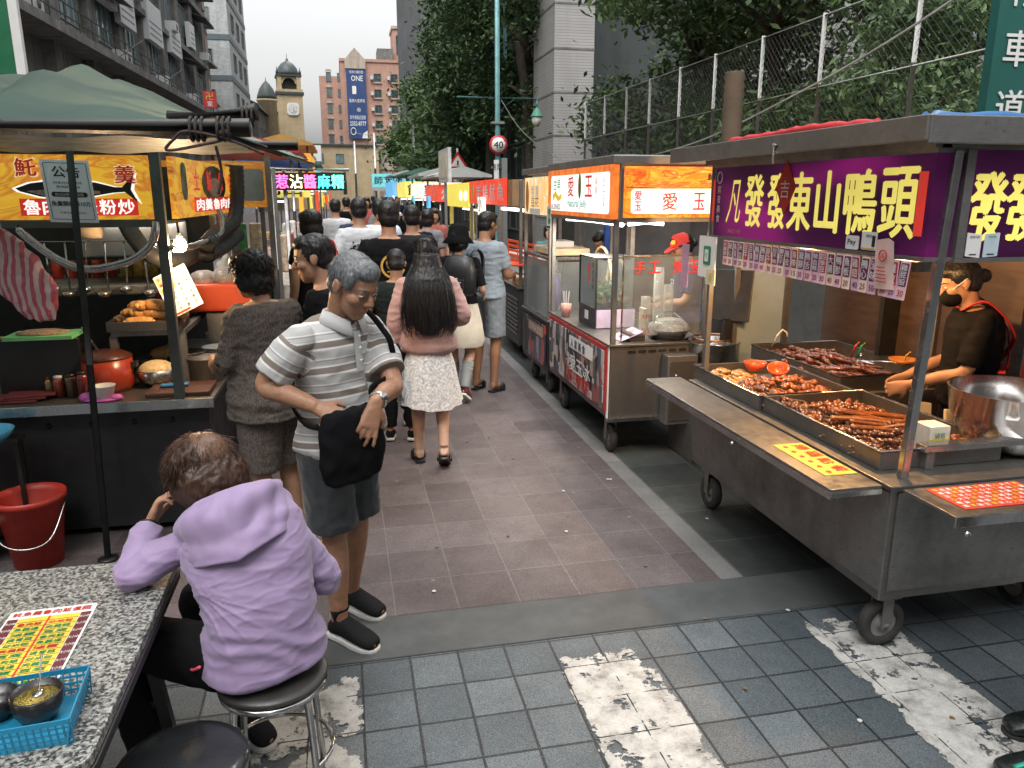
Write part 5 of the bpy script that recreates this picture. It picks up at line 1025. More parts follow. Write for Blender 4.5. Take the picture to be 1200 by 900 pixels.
# ------------------------------------------------------------------ the jelly stall and the stalls behind it
LED = lit('white_led_tube', (1., .95, .88), 2.6, 0.); CLEAR = glass(); CLEARD = glass('dusty_acrylic', (.86, .88, .86), .25)
SW = glow_sign('orange_swirl_film', [(.30, (.72, .30, .03)), (.44, (.62, .12, .01)), (.52, (.70, .24, .02)), (.60, (.60, .05, .01)), (.7, (.75, .36, .06))], 3.2, .55, (1, 1, 2.5), 2.); WLIT = lit('white_lit_panel', (.72, .72, .68), .62, .03); RLIT = lit('red_lit', (.55, .02, .02), .25, .05)
X, Y, Z = V((1, 0, 0)), V((0, 1, 0)), V((0, 0, 1)); XS = V((0, -1, 0))   # XS: reading direction on faces towards the street (-x)
def poster_mat(name, cols, sc_=9., stretch=(1, 1, .5), emit=0.):
    m, nt, bs, out = _nt(name); c = coord(nt, scale=stretch); v = N(nt, 'TexVoronoi', Scale=sc_); v.distance = 'CHEBYCHEV'; L(nt, c, v.inputs['Vector']); sp = N(nt, 'SeparateColor'); L(nt, v.outputs['Color'], sp.inputs[0]); r = ramp(nt, sp.outputs[0], [(i / len(cols), q) for i, q in enumerate(cols)], 'CONSTANT'); n = noise(nt, c, sc_ * 6, 4, .7); r = mixc(nt, .5, r, ramp(nt, n, [(.3, .1), (.7, .9)]), 'OVERLAY'); L(nt, r, bs.inputs['Base Color']); bs.inputs['Roughness'].default_value = .4
    if emit: L(nt, r, bs.inputs['Emission Color']); bs.inputs['Emission Strength'].default_value = emit
    return m
def cart(label, x0, x1, y0, y1, zb, zc, zs0, zs1, posts=True, wheels=True, roof=None, wax='y', bodym=None):
    """a wheeled steel stall: body, counter, posts, roof"""
    S = empty('food_stall', label, 'food stall', (x0, y0, 0)); b = MB(); b.bx(x0, x1, y0, y1, zb, zc - .02, bodym or ST); pt(b, 'body', S, bevel=.005); b = MB(); b.bx(x0 - .02, x1 + .02, y0 - .02, y1 + .02, zc - .018, zc, ST); pt(b, 'counter', S, bevel=.003)
    if posts:
        for x, y in ((x0 + .02, y0 + .02), (x1 - .02, y0 + .02), (x0 + .02, y1 - .02), (x1 - .02, y1 - .02)): p = MB(); p.bx(x - .018, x + .018, y - .018, y + .018, zc, zs1, STD_); pt(p, 'post', S, bevel=.004)
    if roof: p = MB(); p.bx(x0 - roof, x1 + roof, y0 - roof, y1 + roof, zs1, zs1 + .06, STD_); pt(p, 'roof', S, bevel=.008)
    if wheels:
        for x, y in ((x0 + .08, y0 + .18), (x1 - .08, y0 + .18), (x0 + .08, y1 - .25), (x1 - .08, y1 - .25)): wheel(S, x, y, .105, .05, wax, zt=zb)
    return S
def jelly():
    S = cart('steel jelly stall with lit white 愛玉 signs and a red-framed poster', 1.83, 2.58, 5.12, 6.80, .30, .86, 1.74, 2.10, True, True, .03)
    p = MB(); p.bx(1.80, 1.828, 5.14, 6.70, .36, .84, mat('poster_red', (.30, .02, .02), .4, 0, .1)); q = pt(p, 'poster_frame', S); p = MB(); p.bx(1.792, 1.7995, 5.17, 6.67, .375, .805, poster_mat('crowd_poster', [(.02, .02, .03), (.30, .25, .23), (.06, .05, .06), (.42, .38, .36), (.05, .09, .12), (.28, .06, .05), (.10, .09, .09), (.45, .40, .38)], 17)); q2 = pt(p, 'poster', q); t = MB()
    t.prism(rrect(.62, .10, .01), (1.791, 5.72, .725), XS, Z, .002, PAPER); [t.text(c, (1.785, 5.94 - i * .105, .725), XS, Z, .075, INK, bold=.02) for i, c in enumerate('人氣美食')]
    t.text('愛玉冰', (1.784, 5.72, .56), XS, Z, .13, PAPER, .55, bold=.03); t.text('夏日限定', (1.784, 5.76, .45), XS, Z, .11, mat('poster_red_ink', (.55, .05, .04), .5, bmp=0), .62, bold=.03); t.text('50', (1.784, 6.52, .50), XS, Z, .06, GOLDI); pt(t, 'lettering', q2)
    p = MB(); p.bx(1.815, 1.825, 5.125, 5.15, .31, .85, WHP); pt(p, 'corner_trim', S); p = MB(); p.bx(1.81, 2.6, 5.10, 5.118, .285, .31, STP); pt(p, 'sill', S)
    for i in range(8): p = MB(); p.prism(rrect(.062, .020, .009), (1.99 + i * .078, 5.119, .80), X, Z, .004, BLKP); pt(p, 'vent_slot', S)
    p = MB(); p.bx(2.22, 2.45, 5.0, 5.115, .27, .78, STD_); q = pt(p, 'locker', S, bevel=.004); p = MB(); p.bx(2.24, 2.43, 4.992, 5.0, .30, .74, ST); pt(p, 'door', q); p = MB(); p.lathe([(.012, 0), (.01, .015), (0, .018)], (2.28, 4.992, .64), 10, STP, Matrix.Rotation(PI / 2, 3, 'X')); pt(p, 'handle', q)
    # street-side sign
    p = MB(); p.bx(1.80, 1.845, 5.10, 6.80, 1.735, 2.10, lit('sign_orange_frame', (.62, .14, .02), .4, .4, 12)); q = pt(p, 'sign', S); p = MB(); p.prism(rrect(1.52, .285, .03), (1.799, 5.92, 1.91), XS, Z, .004, WLIT); q2 = pt(p, 'sign_face', q); t = MB(); x = 1.788
    t.text('愛', (x, 6.06, 1.96), XS, Z, .15, RLIT, .16, bold=.03); t.text('玉', (x, 5.60, 1.96), XS, Z, .15, RLIT, .17, bold=.03); t.text('古早', (x, 6.47, 1.98), XS, Z, .09, lit('green_lit', (.02, .25, .09), .25), .22, bold=.03); t.text('Natural Jelly', (x, 5.90, 1.825), XS, Z, .075, lit('teal_lit', (.03, .22, .22), .25), .52, shear=.3); t.text('BUSINESS', (x, 6.50, 1.80), XS, Z, .045, INK, .28); t.text('檸檬', (x, 5.42, 2.02), XS, Z, .055, RLIT, vertical=True); t.text('手工仙草', (x, 5.25, 2.02), XS, Z, .048, lit('green_lit', (.02, .25, .09), .25), vertical=True); pt(t, 'lettering', q2)
    t = MB(); t.prism(ell(.07, .19), (1.792, 5.83, 1.965), XS, Z, .003, mat('fig_green', (.10, .20, .04), .5)); t.prism(ell(.045, .14), (1.788, 5.83, 1.965), XS, Z, .002, mat('fig_brown', (.20, .11, .03), .5)); t.prism([(-.14, 0), (-.05, .035), (.05, -.01), (.14, .02), (.13, -.03), (.03, -.05), (-.06, -.01), (-.13, -.05)], (1.792, 6.47, 1.895), XS, Z, .003, lit('yellow_lit', (.62, .42, .05), .3)); pt(t, 'fig_picture', q2)
    # near sign
    p = MB(); p.bx(1.885, 2.60, 5.075, 5.115, 1.745, 2.085, SW); q = pt(p, 'sign', S); p = MB(); p.prism(rrect(.655, .165, .025), (2.252, 5.074, 1.855), X, Z, .004, WLIT); q2 = pt(p, 'sign_face', q); t = MB(); y = 5.066; [t.text(c, (1.972, y, 1.895 - .07 * i), X, Z, .06, RLIT, .05, bold=.02) for i, c in enumerate('愛玉')]; t.text('愛', (2.205, y, 1.855), X, Z, .115, RLIT, .105, bold=.02); t.text('玉', (2.42, y, 1.855), X, Z, .115, RLIT, .085, bold=.02); pt(t, 'lettering', q2); t = MB(); t.text('魷力', (2.52, 5.070, 2.02), X, Z, .05, INK, .09, bold=.03, shear=.2); t.bx(1.886, 2.6, 5.0715, 5.0745, 1.946, 1.952, STD_); pt(t, 'small_lettering', q)
    p = MB(); p.bx(1.9, 2.58, 5.085, 5.115, 1.715, 1.742, STD_); p.bx(1.80, 1.84, 5.12, 6.8, 1.705, 1.732, STD_); pt(p, 'sign_rail', S)
    for a in (((1.95, 5.30, 1.69), (1.95, 6.70, 1.69)), ((1.96, 5.20, 1.70), (2.22, 5.20, 1.70))): p = MB(); p.tube(a, .016, 10, LED); pt(p, 'led_tube', S)
    # acrylic shield with red lettering
    p = MB(); p.bx(1.93, 2.56, 5.20, 5.205, .90, 1.47, CLEARD); q = pt(p, 'shield', S); t = MB(); [t.text(c, (2.055 + (0, .115, .30, .415)[i], 5.196, 1.395), X, Z, .085, RLIT, .085, bold=.03) for i, c in enumerate('手工愛玉')]; pt(t, 'lettering', q); p = MB(); p.bx(1.93, 2.56, 5.198, 5.208, 1.47, 1.482, STP); p.bx(1.93, 1.94, 5.198, 5.208, .87, 1.47, STP); pt(p, 'shield_rail', q)
    p = MB(); p.bx(3.2, 3.23, 5.4, 6.9, .5, 2.08, mat('dark_grey_sheet', (.065, .065, .065), .6, 0, .3, 3, .2, 30)); p.bx(2.66, 3.3, 6.86, 6.89, .5, 2.1, mat('dark_grey_sheet', (.065, .065, .065), .6)); pt(p, 'back_sheet', S)
    return S
jelly(); area('jelly_tube_light', (2.05, 6.0, 1.66), .1, 20, (1, .9, .78), (0, 0, 0), 1.3); area('jelly_tube_light', (2.15, 5.25, 1.67), .3, 4, (1, .9, .78), (0, 0, 0), .05)
# things on the jelly counter
def box_case():
    o = empty('display_case', 'glass display case of green figs on a dark base with red 愛玉 letters', 'display case', (2.08, 5.98, .862)); b = MB(); b.bx(-.16, .16, -.22, .22, 0, .155, mat('dark_case_base', (.03, .03, .035), .5)); b.bx(-.15, .17, -.224, -.2205, .004, .15, mat('lilac_panel', (.42, .34, .46), .6)); q = b.build('base', o, bevel=.004); b = MB(); b.bx(-.163, -.160, -.04, .05, .05, .12, PAPER); b.build('label', q)
    g = MB()
    for a in ((-.155, -.152, -.215, .215), (.152, .155, -.215, .215), (-.152, .152, -.215, -.212), (-.152, .152, .212, .215)): g.bx(*a, .158, .54, CLEAR)
    g.build('glass_walls', o); f = MB()
    for sx in (-1, 1):
        for sy in (-1, 1): f.bx(sx * .157 - .006, sx * .157 + .006, sy * .217 - .006, sy * .217 + .006, .156, .55, BLKM)
    f.bx(-.16, .16, -.22, .22, .551, .56, BLKM); f.build('frame', o); t = MB(); [t.text(c, (-.160, -.02, .47 - .085 * i), XS, Z, .07, RLIT, bold=.03) for i, c in enumerate('愛玉')]; [t.text(c, (-.160, -.13, .49 - .055 * i), XS, Z, .045, INK, bold=.03) for i, c in enumerate('天然手洗')]; t.build('lettering', o)
box_case(); FG = [mat('fig_skin_green', (.075, .15, .03), .5, 0, .4, 30, .3), mat('fig_skin_brown', (.20, .10, .03), .6, 0, .4, 30, .3)]; rg = random.Random(5); P0 = None
for i in range(34):
    k = i % 17; z = .89 + .155 + .028 + .05 * (i // 12); pos = (2.08 + rg.uniform(-.11, .11), 5.98 + rg.uniform(-.17, .17), z)
    if i < 2: m = MB(); m.lathe([(0, -.042), (.018, -.036), (.03, -.012), (.031, .008), (.02, .03), (.006, .042), (.0, .046)], n=14, m=FG[i]); o = m.build('fig', smooth=True); tag(o, ['green jelly fig in the glass case', 'brown dried jelly fig in the glass case'][i], 'fig', 'figs in the glass case'); P0 = (P0 or []) + [o]
    else: o = P0[0 if rg.random() < .72 else 1].copy(); COL.objects.link(o)
    o.location = pos; o.rotation_euler = (rg.uniform(-1, 1) + PI / 2, rg.uniform(-1, 1), rg.uniform(0, 6))
def cup_stack(x, y, n, label, r=.038):
    m = MB(); pr = []
    for k in range(n): pr += [(r * .96, .017 * k), (r, .017 * k + .012), (r * .99, .017 * k + .0165)]
    m.lathe([(0, 0)] + pr + [(0, .017 * n)], (x, y, .862), 16, glass('clear_cup_plastic', (.93, .94, .92), .5)); m.thing('cup_stack', label, 'cups', 'clear cup stacks')
cup_stack(2.30, 5.42, 30, 'tallest stack of clear plastic cups behind the shield'); cup_stack(2.40, 5.46, 22, 'middle stack of clear plastic cups behind the shield'); cup_stack(2.22, 5.46, 17, 'shortest stack of clear plastic cups behind the shield'); 
m = MB(); m.lathe([(0, 0), (.035, 0), (.048, .11), (.044, .11), (.033, .006), (0, .006)], (1.88, 6.45, .862), 18, mat('pink_cup', (.55, .25, .20), .5)); o = m.thing('straw_cup', 'pink cup of straws on the jelly counter corner', 'cup'); 
for i in range(5): m = MB(); m.tube([(.01 * math.cos(i * 1.3), .01 * math.sin(i * 1.3), .02), (.03 * math.cos(i * 1.3), .03 * math.sin(i * 1.3), .22)], .003, 5, PAPER); m.build('straw', o)
m = MB(); m.beam((1.93, 5.30, .865), (2.10, 5.30, .93), .22, .004, mat('lilac_leaflet', (.50, .40, .58), .6), V((0, 0, 1))); o = m.thing('leaflet', 'lilac leaflet propped on the jelly counter corner', 'leaflet'); m = MB(); m.bx(2.0, 2.12, 5.20, 5.40, .863, .91, BLKP); m.thing('tray_box', 'black box under the lilac leaflet', 'box')
t = MB(); X3 = V((.17, 0, .065)).normalized(); Y3 = V((0, 1, 0)); t.text('買一送一', V((0, 0, .0415)), X3, Y3, .05, REDI, .13, bold=.03); t.build('lettering', o)
m = MB(); m.bx(2.12, 2.14, 5.24, 5.34, .863, 1.09, mat('price_sheet', (.62, .56, .46), .6)); o = m.thing('price_board', 'cream price sheet reading 50 beside the cup stacks', 'sign'); t = MB(); t.text('50', (0.0, -.053, .06), X, Z, .05, REDI, bold=.03); t.text('大杯', (0., -.053, .17), X, Z, .035, REDI, bold=.03); t.build('lettering', o)
o = empty('water_basin', 'steel basin covered with clear film on the jelly counter', 'basin', (2.33, 5.28, .862)); m = MB(); m.lathe([(0, 0), (.12, 0), (.16, .07), (.165, .075), (.15, .07), (.11, .01), (0, .01)], n=26, m=STP); m.build('basin', o); m = MB(); m.ball((0, 0, .08), (.155, .12, .075), glass('crinkled_film', (.9, .9, .88), .55, .2), 20, 10); w_ = wr(.02, (14, 14, 14), .01); m.build('film', o)
for k in range(3): m = MB(); a = k * .5 - .4; m.tube(bez([(-.15, -.05 + .05 * k, .07), (-.08, 0, .17), (.06, .02 + .03 * k, .18), (.15, -.04, .08)], 6), .004, 5, STP); m.build('wire_loop', o)
for i, (y, dz, r) in enumerate(((6.75, .0, .30), (6.4, -.02, .27), (7.5, .0, .26))):
    m = MB(); m.tube([(2.30 + .02 * i, y + r * math.cos(a), 1.06 + dz + r * 1.25 * math.sin(a)) for a in np.linspace(.0, PI, 16)], .014, 8, mat('pale_rattan', (.50, .36, .20), .5)); m.thing('rattan_hoop', ['pale hoop behind the fig case', 'darker hoop nearest the fig case', 'pale hoop by the orange basket'][i], 'hoop')
for i, (y, c_, h) in enumerate(((6.9, (.62, .60, .56), .42), (7.15, (.05, .05, .06), .40), (7.35, (.60, .60, .6), .40), (7.55, (.03, .09, .35), .36))): m = MB(); m.box((2.75, y, 1.42), (.32, .05, h), mat('hanging_cloth_%d' % i, c_, .8, 0, .3, 12, .4, 30)); q = m.thing('apron', ['cream apron hanging behind the hoops', 'black apron hanging behind the hoops', 'white apron hanging beside the black one', 'blue apron hanging nearest the smiling person'][i], 'apron', bevel=.012)
m = MB(); m.bx(1.788, 1.792, 6.66, 6.80, 1.60, 1.80, PAPER); o = m.thing('payment_card', 'white card with a green square hung on the jelly stall far post', 'sign'); t = MB(); t.prism(rrect(.075, .13, .01), (-.0025, -.02, .115), XS, Z, .001, GREENI); t.text('掃碼', (-.005, -.02, .115), XS, Z, .045, PAPER); t.bx(-.0045, -.003, -.05, .05, .012, .03, INK); t.build('print', o)
# --- third stall: cream sign, glass case
S = cart('stall with a cream noodle sign and a glass-fronted case', 1.86, 2.50, 6.98, 8.02, .22, .74, 1.72, 2.09, True, True, .02, bodym=mat('black_poster_board', (.02, .02, .022), .4))
p = MB(); p.bx(1.82, 1.858, 6.98, 7.80, 1.715, 2.06, glow_sign('cream_swirl_film', [(.35, (.70, .50, .26)), (.5, (.62, .36, .12)), (.65, (.72, .60, .42))], 4., .5, (1, 1, .6), 1.5)); q = pt(p, 'sign', S); t = MB(); t.text('香濃', (1.813, 7.36, 1.93), XS, Z, .11, PAPER, .3, bold=.03); t.text('豆花', (1.814, 7.36, 1.83), XS, Z, .09, INK, .3, bold=.01); t.prism(rrect(.42, .05, .008), (1.819, 7.36, 1.745), XS, Z, .003, PAPER); t.prism(ell(.13, .3), (1.818, 7.68, 1.88), XS, Z, .003, mat('mascot_orange', (.55, .20, .04), .5)); pt(t, 'lettering', q)
p = MB(); p.bx(1.84, 1.855, 7.03, 7.95, .28, .68, poster_mat('night_poster', [(.02, .02, .03), (.10, .09, .12), (.03, .03, .04), (.28, .25, .30), (.05, .04, .05), (.38, .08, .06)], 12)); q = pt(p, 'poster', S); t = MB(); t.prism(rrect(.6, .10, .02), (1.838, 7.38, .60), XS, Z, .003, mat('poster_tan', (.40, .22, .14), .5)); t.text('古早味豆花', (1.832, 7.38, .60), XS, Z, .065, PAPER, .5, bold=.03); pt(t, 'lettering', q)
o = empty('display_case', 'glass-fronted case with a purple bag inside on the stall past the jelly stall', 'display case', (2.08, 7.5, .742)); m = MB(); [m.bx(*a, .01, .54, CLEARD) for a in ((-.2, -.196, -.48, .48), (.196, .2, -.48, .48), (-.196, .196, -.48, -.476))]; m.build('glass_walls', o); m = MB(); [m.bx(sx * .2 - .008, sx * .2 + .008, sy * .48 - .008, sy * .48 + .008, 0, .56, STP) for sx in (-1, 1) for sy in (-1, 1)]; m.bx(-.22, .22, -.5, .5, .561, .585, STP); m.bx(-.22, .22, -.5, .5, -.001, .009, STP); m.build('frame', o); m = MB(); m.bx(-.15, -.02, .12, .46, .03, .46, mat('pale_carton', (.45, .42, .38), .7)); m.bx(-.12, .02, -.10, .1, .03, .40, PAPER); m.build('contents', o, bevel=.01)
m = MB(); m.ball((1.98, 7.18, .98), (.06, .10, .18), mat('purple_bag', (.24, .14, .50), .5)); m.thing('plastic_bag', 'purple plastic bag inside the glass case', 'bag')
m = MB(); m.bx(1.92, 2.3, 7.1, 7.8, 1.335, 1.40, mat('pale_tray', (.58, .45, .28), .5)); m.bx(2.0, 2.2, 7.3, 7.6, 1.40, 1.46, PAPER); m.thing('bread_tray', 'pale tray of wrapped snacks on top of the glass case', 'tray', bevel=.01)
# --- the snack stall with the red sign, the yellow stall and the ones behind
S = cart('snack stall with a red sign and an orange rack', 1.95, 2.45, 8.62, 9.9, .18, .86, 1.78, 2.06, True, False, .0, bodym=mat('black_grille', (.03, .03, .03), .5))
p = MB(); p.bx(1.90, 1.935, 9.22, 11.85, 1.775, 2.09, lit('red_sign_film', (.55, .035, .015), .55, .12)); q = pt(p, 'sign', S); t = MB(); [t.text(c, (1.894, 11.0 - i * .52, 1.93), XS, Z, .21, PAPER, .40, bold=.03) for i, c in enumerate('炭烤魷魚')]; t.prism(ell(.14, .24), (1.897, 11.5, 1.93), XS, Z, .003, GOLDI); pt(t, 'lettering', q); p = MB(); p.bx(1.94, 2.42, 8.95, 9.2, 1.765, 2.07, mat('brown_board', (.30, .18, .085), .7)); pt(p, 'sign_end', S); p = MB(); p.bx(2.1, 2.15, 9.0, 10.4, 1.70, 1.735, LED); pt(p, 'led_tube', S)
for k in range(9): p = MB(); p.bx(1.93, 1.944, 8.68, 9.5, .30 + .05 * k, .325 + .05 * k, STD_); pt(p, 'vent_slat', S)
o = empty('plastic_rack', 'orange-red plastic rack tilted at the snack stall', 'basket', (2.0, 8.9, 1.15), R(-8)); m = MB(); [m.beam((-.10, .25, .22 - .055 * k), (.30, -.35, .16 - .055 * k), .012, .028, ORANGEP) for k in range(5)]; [m.beam((-.10 + .1 * j, .25 - .15 * j, -.02), (-.1 + .1 * j, .25 - .15 * j, .24 - .015 * j), .014, .014, ORANGEP) for j in range(5)]; m.bx(-.1, .32, -.35, .26, -.04, -.022, ORANGEP); m.build('slats', o)
for i in range(5): m = MB(); m.bx(1.98, 2.3, 8.75 + .2 * i, 8.92 + .2 * i, .865, .92, mat('snack_box_%d' % (i % 3), ((.55, .40, .10), (.50, .14, .06), (.58, .52, .42))[i % 3], .6, 0, .4, 20)); m.thing('snack_box', 'packed snack box number %s along the red-sign stall counter' % ('one', 'two', 'three', 'four', 'five')[i], 'snack box', 'snack boxes on the red-sign stall')
m = MB(); m.bx(2.12, 3.4, 9.4, 11.5, 0, .95, STD_); m.bx(2.3, 3.3, 9.5, 11.4, .95, 1.1, mat('cluttered_goods', (.42, .36, .30), .6, 0, .7, 9)); m.thing('side_counter', 'cluttered side counter between the jelly stall and the red sign', 'counter', bevel=.01)
S = cart('yellow stall with white round marks on its sign', 1.93, 2.45, 11.95, 14.4, .2, .9, 1.70, 2.08, True, False, .0, bodym=mat('pale_yellow_paint', (.50, .46, .30), .6)); p = MB(); p.bx(1.90, 1.93, 11.95, 14.4, 1.70, 2.08, lit('yellow_sign_film', (.62, .52, .07), .5, .06)); p.bx(1.935, 2.4, 14.42, 14.5, 1.7, 2.08, PAPER); q = pt(p, 'sign', S); t = MB(); [t.prism(ell(.34, .16), (1.894, 12.7 - i * .5, 1.88), XS, Z, .004, WLIT) for i in range(2)]; pt(t, 'sign_marks', q)
for y in (12.0, 14.3): p = MB(); p.bx(1.93, 1.99, y - .04, y + .04, .9, 1.7, mat('yellow_post', (.52, .44, .10), .5)); pt(p, 'yellow_post', S)
p = MB(); p.bx(2.15, 2.2, 12.2, 14.2, 1.64, 1.66, LED); pt(p, 'led_tube', S)
m = MB(); m.bx(1.90, 1.96, 14.2, 15.6, 2.12, 2.72, mat('pale_signboard', (.55, .56, .55), .5)); m.bx(1.894, 1.90, 14.35, 15.45, 2.2, 2.64, mat('cream_signface', (.62, .58, .48), .5)); m.bx(1.91, 1.95, 14.8, 14.9, 0, 2.12, GALV); m.thing('signboard', 'tall pale signboard standing above the yellow stall', 'sign')
# ------------------------------------------------------------------ the left stall under the green canopy
FS = glow_sign('fish_sign_film', [(.30, (.58, .30, .02)), (.46, (.62, .36, .03)), (.54, (.50, .15, .02)), (.60, (.60, .34, .03)), (.72, (.32, .06, .015))], 2.6, .42, (1, 1, 2.), 2.4, 3.); DK = mat('dark_counter_front', (.020, .020, .021), .5, .2, .4, 4, dirt=.4, dcol=(.05, .045, .04)); REDP = lit('sign_red_band', (.50, .025, .015), .4, .05)
def left_stall():
    S = empty('food_stall', 'left stall with an orange fish sign lettered 魯肉飯 under the green canopy', 'food stall', (-1.0, 4.42, 0)); b = MB(); b.bx(-3.2, -.80, 4.50, 4.54, .04, .78, DK); b.bx(-.84, -.80, 4.54, 6.2, .04, .78, DK); b.bx(-3.2, -.84, 4.55, 6.2, .02, .30, DK); pt(b, 'body', S)
    for x in (-1.0, -1.2, -1.42, -1.64, -1.86): h = MB(); h.lathe([(.018, 0), (.014, -.006), (0, -.006)], (x, 4.4995, .66), 12, BLKP, Matrix.Rotation(PI / 2, 3, 'X')); pt(h, 'hole', S)
    b = MB(); b.bx(-3.2, -.75, 4.40, 5.1, .775, .80, ST); b.bx(-1.35, -.75, 5.1, 6.4, .776, .799, ST); b.bx(-3.2, -.752, 4.394, 4.40, .745, .801, STP); pt(b, 'counter', S, bevel=.003)
    for x, y in ((-.93, 4.42), (-.82, 6.35), (-2.9, 4.42)): p = MB(); p.bx(x - .025, x + .025, y - .025, y + .025, .8, 2.12, mat('green_grey_post', (.085, .10, .092), .5, .2, .3)); pt(p, 'post', S, bevel=.004)
    p = MB(); p.bx(-3.2, -.965, 4.40, 4.435, 1.775, 2.095, FS); q = pt(p, 'sign', S); p = MB(); p.bx(-3.2, -.955, 4.39, 4.44, 1.735, 1.772, mat('green_grey_post', (.085, .10, .092), .5)); p.bx(-3.2, -.955, 4.39, 4.44, 2.096, 2.125, BLKM); pt(p, 'sign_frame', q); t = MB(); y = 4.394
    t.bx(-1.58, -1.03, 4.396, 4.3985, 1.795, 1.88, REDP); pt(t, 'sign_band', q); t = MB(); [t.text(c, (-1.525 + .088 * i, y, 1.838), X, Z, .074, WLIT, .076, bold=.03) for i, c in enumerate('魯肉飯米粉炒')]; pt(t, 'lettering', q); t = MB()
    OL = lit('pale_outline', (.70, .50, .30), .4); 
    for c, x, z in (('魠', -1.53, 2.032), ('魚', -1.36, 2.022), ('羹', -1.075, 2.0)): t = MB(); t.text(c, (x, 4.3965, z), X, Z, .098, OL, .108, bold=.06); t.text(c, (x, 4.392, z), X, Z, .086, lit('dark_red_lit', (.30, .02, .012), .25), .094, bold=.035); pt(t, 'fish_name', q)
    t = MB(); up = [(-.29, .005), (-.22, .03), (-.08, .048), (.08, .035), (.17, .012), (.205, .012), (.265, .075), (.245, .0), (.275, -.065), (.215, -.012), (.16, -.016), (.08, -.03), (-.06, -.05), (-.18, -.035), (-.27, -.01)]
    t.prism([(a * 1.06, b * 1.16) for a, b in up][::-1], (-1.30, 4.3975, 1.925), X, Z, -.0008, WLIT); t.prism(up[::-1], (-1.30, 4.395, 1.925), X, Z, -.0008, BLKP); t.prism([(-.24, -.008), (-.1, .004), (.1, -.008), (.1, -.02), (-.06, -.04), (-.17, -.03)][::-1], (-1.30, 4.392, 1.925), X, Z, -.0008, mat('fish_belly', (.42, .33, .28), .4, 0, .6, 40)); pt(t, 'fish_picture', q)
    p = MB(); p.prism([(-.885, 4.47), (-.855, 4.47), (-.775, 6.30), (-.805, 6.30)], (0, 0, 1.775), X, Y, .32, FS); q = pt(p, 'sign', S); d = V((.08, 1.83, 0)).normalized(); o = V((-.85, 4.47, 0)); t = MB()
    t.prism([(.38, 1.80), (1.6, 1.80), (1.6, 1.885), (.38, 1.885)], o + V((.003, 0, 0)), d, Z, .002, REDP); [t.text(c, o + d * (.52 + .24 * i) + V((.008, 0, 1.842)), d, Z, .068, WLIT, .2, bold=.03) for i, c in enumerate('肉羹魯肉飯')]; t.prism(ell(.75, .23), o + d * 1.0 + V((.003, 0, 1.965)), d, Z, .002, BLKP); t.prism(ell(.45, .12), o + d * 1.0 + V((.006, 0, 1.945)), d, Z, .002, mat('bowl_print', (.45, .30, .2), .5, 0, .6, 30))
    for k, c in enumerate('土魠魚羹'): t.text(c, o + d * (.45 + .36 * k) + V((.010, 0, 1.985)), d, Z, .12, REDP, .15, bold=.03)
    t.prism(rrect(.12, .20, .05), o + d * .17 + V((.004, 0, 1.97)), d, Z, .002, BLKP); pt(t, 'lettering', q)
    p = MB(); p.tube(bez([(-1.60, 4.36, 1.74), (-1.53, 4.36, 1.66), (-1.42, 4.36, 1.57), (-1.29, 4.36, 1.525), (-1.10, 4.36, 1.56), (-.99, 4.36, 1.63), (-.955, 4.36, 1.70), (-.95, 4.38, 1.76)], 6), .021, 10, STP); pt(p, 'handle_bar', S); p = MB(); p.tube(bez([(-.90, 4.40, 1.62), (-.82, 4.7, 1.62), (-.76, 5.2, 1.66), (-.76, 5.35, 1.74), (-.78, 5.4, 1.80)], 6), .018, 10, STP); pt(p, 'handle_bar', S)
    p = MB(); p.bx(-1.35, -.95, 4.80, 4.84, 1.095, 1.125, STD_); p.bx(-.985, -.945, 4.80, 5.6, 1.094, 1.124, STD_); p.bx(-.985, -.945, 4.795, 4.838, .80, 1.094, STD_); p.bx(-1.36, -1.32, 4.795, 4.838, .80, 1.094, STD_); p.bx(-1.35, -.95, 4.84, 5.6, 1.10, 1.11, ST); pt(p, 'shelf', S)
    p = MB(); p.bx(-3.4, -1.0, 6.35, 6.4, .1, 2.1, mat('dark_backdrop', (.022, .022, .023), .8, 0, .3)); p.bx(-3.4, -3.36, 4.5, 6.4, .1, 2.1, mat('dark_backdrop', (.022, .022, .023), .8)); pt(p, 'back_panel', S)
    p = MB(); p.bx(-1.62, -1.06, 5.3, 5.8, 1.52, 1.73, mat('grey_hood_steel', (.24, .25, .25), .4, .5, .2)); p.bx(-2.0, -1.1, 5.2, 6.0, 1.29, 1.35, STD_); pt(p, 'hood', S, bevel=.01)
    for pts in ([(-1.28, 5.1, 1.76), (-1.2, 4.95, 1.66), (-1.08, 4.8, 1.56), (-.96, 4.85, 1.52), (-.9, 5.1, 1.55)], [(-.80, 4.9, 1.60), (-.79, 5.3, 1.66), (-.74, 5.75, 1.72), (-.72, 5.9, 1.9), (-.71, 5.9, 2.10)], [(-.82, 5.0, 1.54), (-.78, 5.5, 1.57), (-.75, 6.0, 1.62)]):
        b = bez(pts, 12); p = MB(); p.tube(b, [.046 + .006 * (i % 2) for i in range(len(b))], 12, mat('black_hose', (.022, .022, .023), .55)); pt(p, 'flexible_duct', S)
    p = MB(); p.lathe([(0, -.06), (.045, -.06), (.045, .06), (0, .06)], (-1.42, 4.9, 1.70), 16, mat('paper_roll', (.55, .44, .32), .8), Matrix.Rotation(PI / 2, 3, 'Y')); pt(p, 'paper_roll', S)
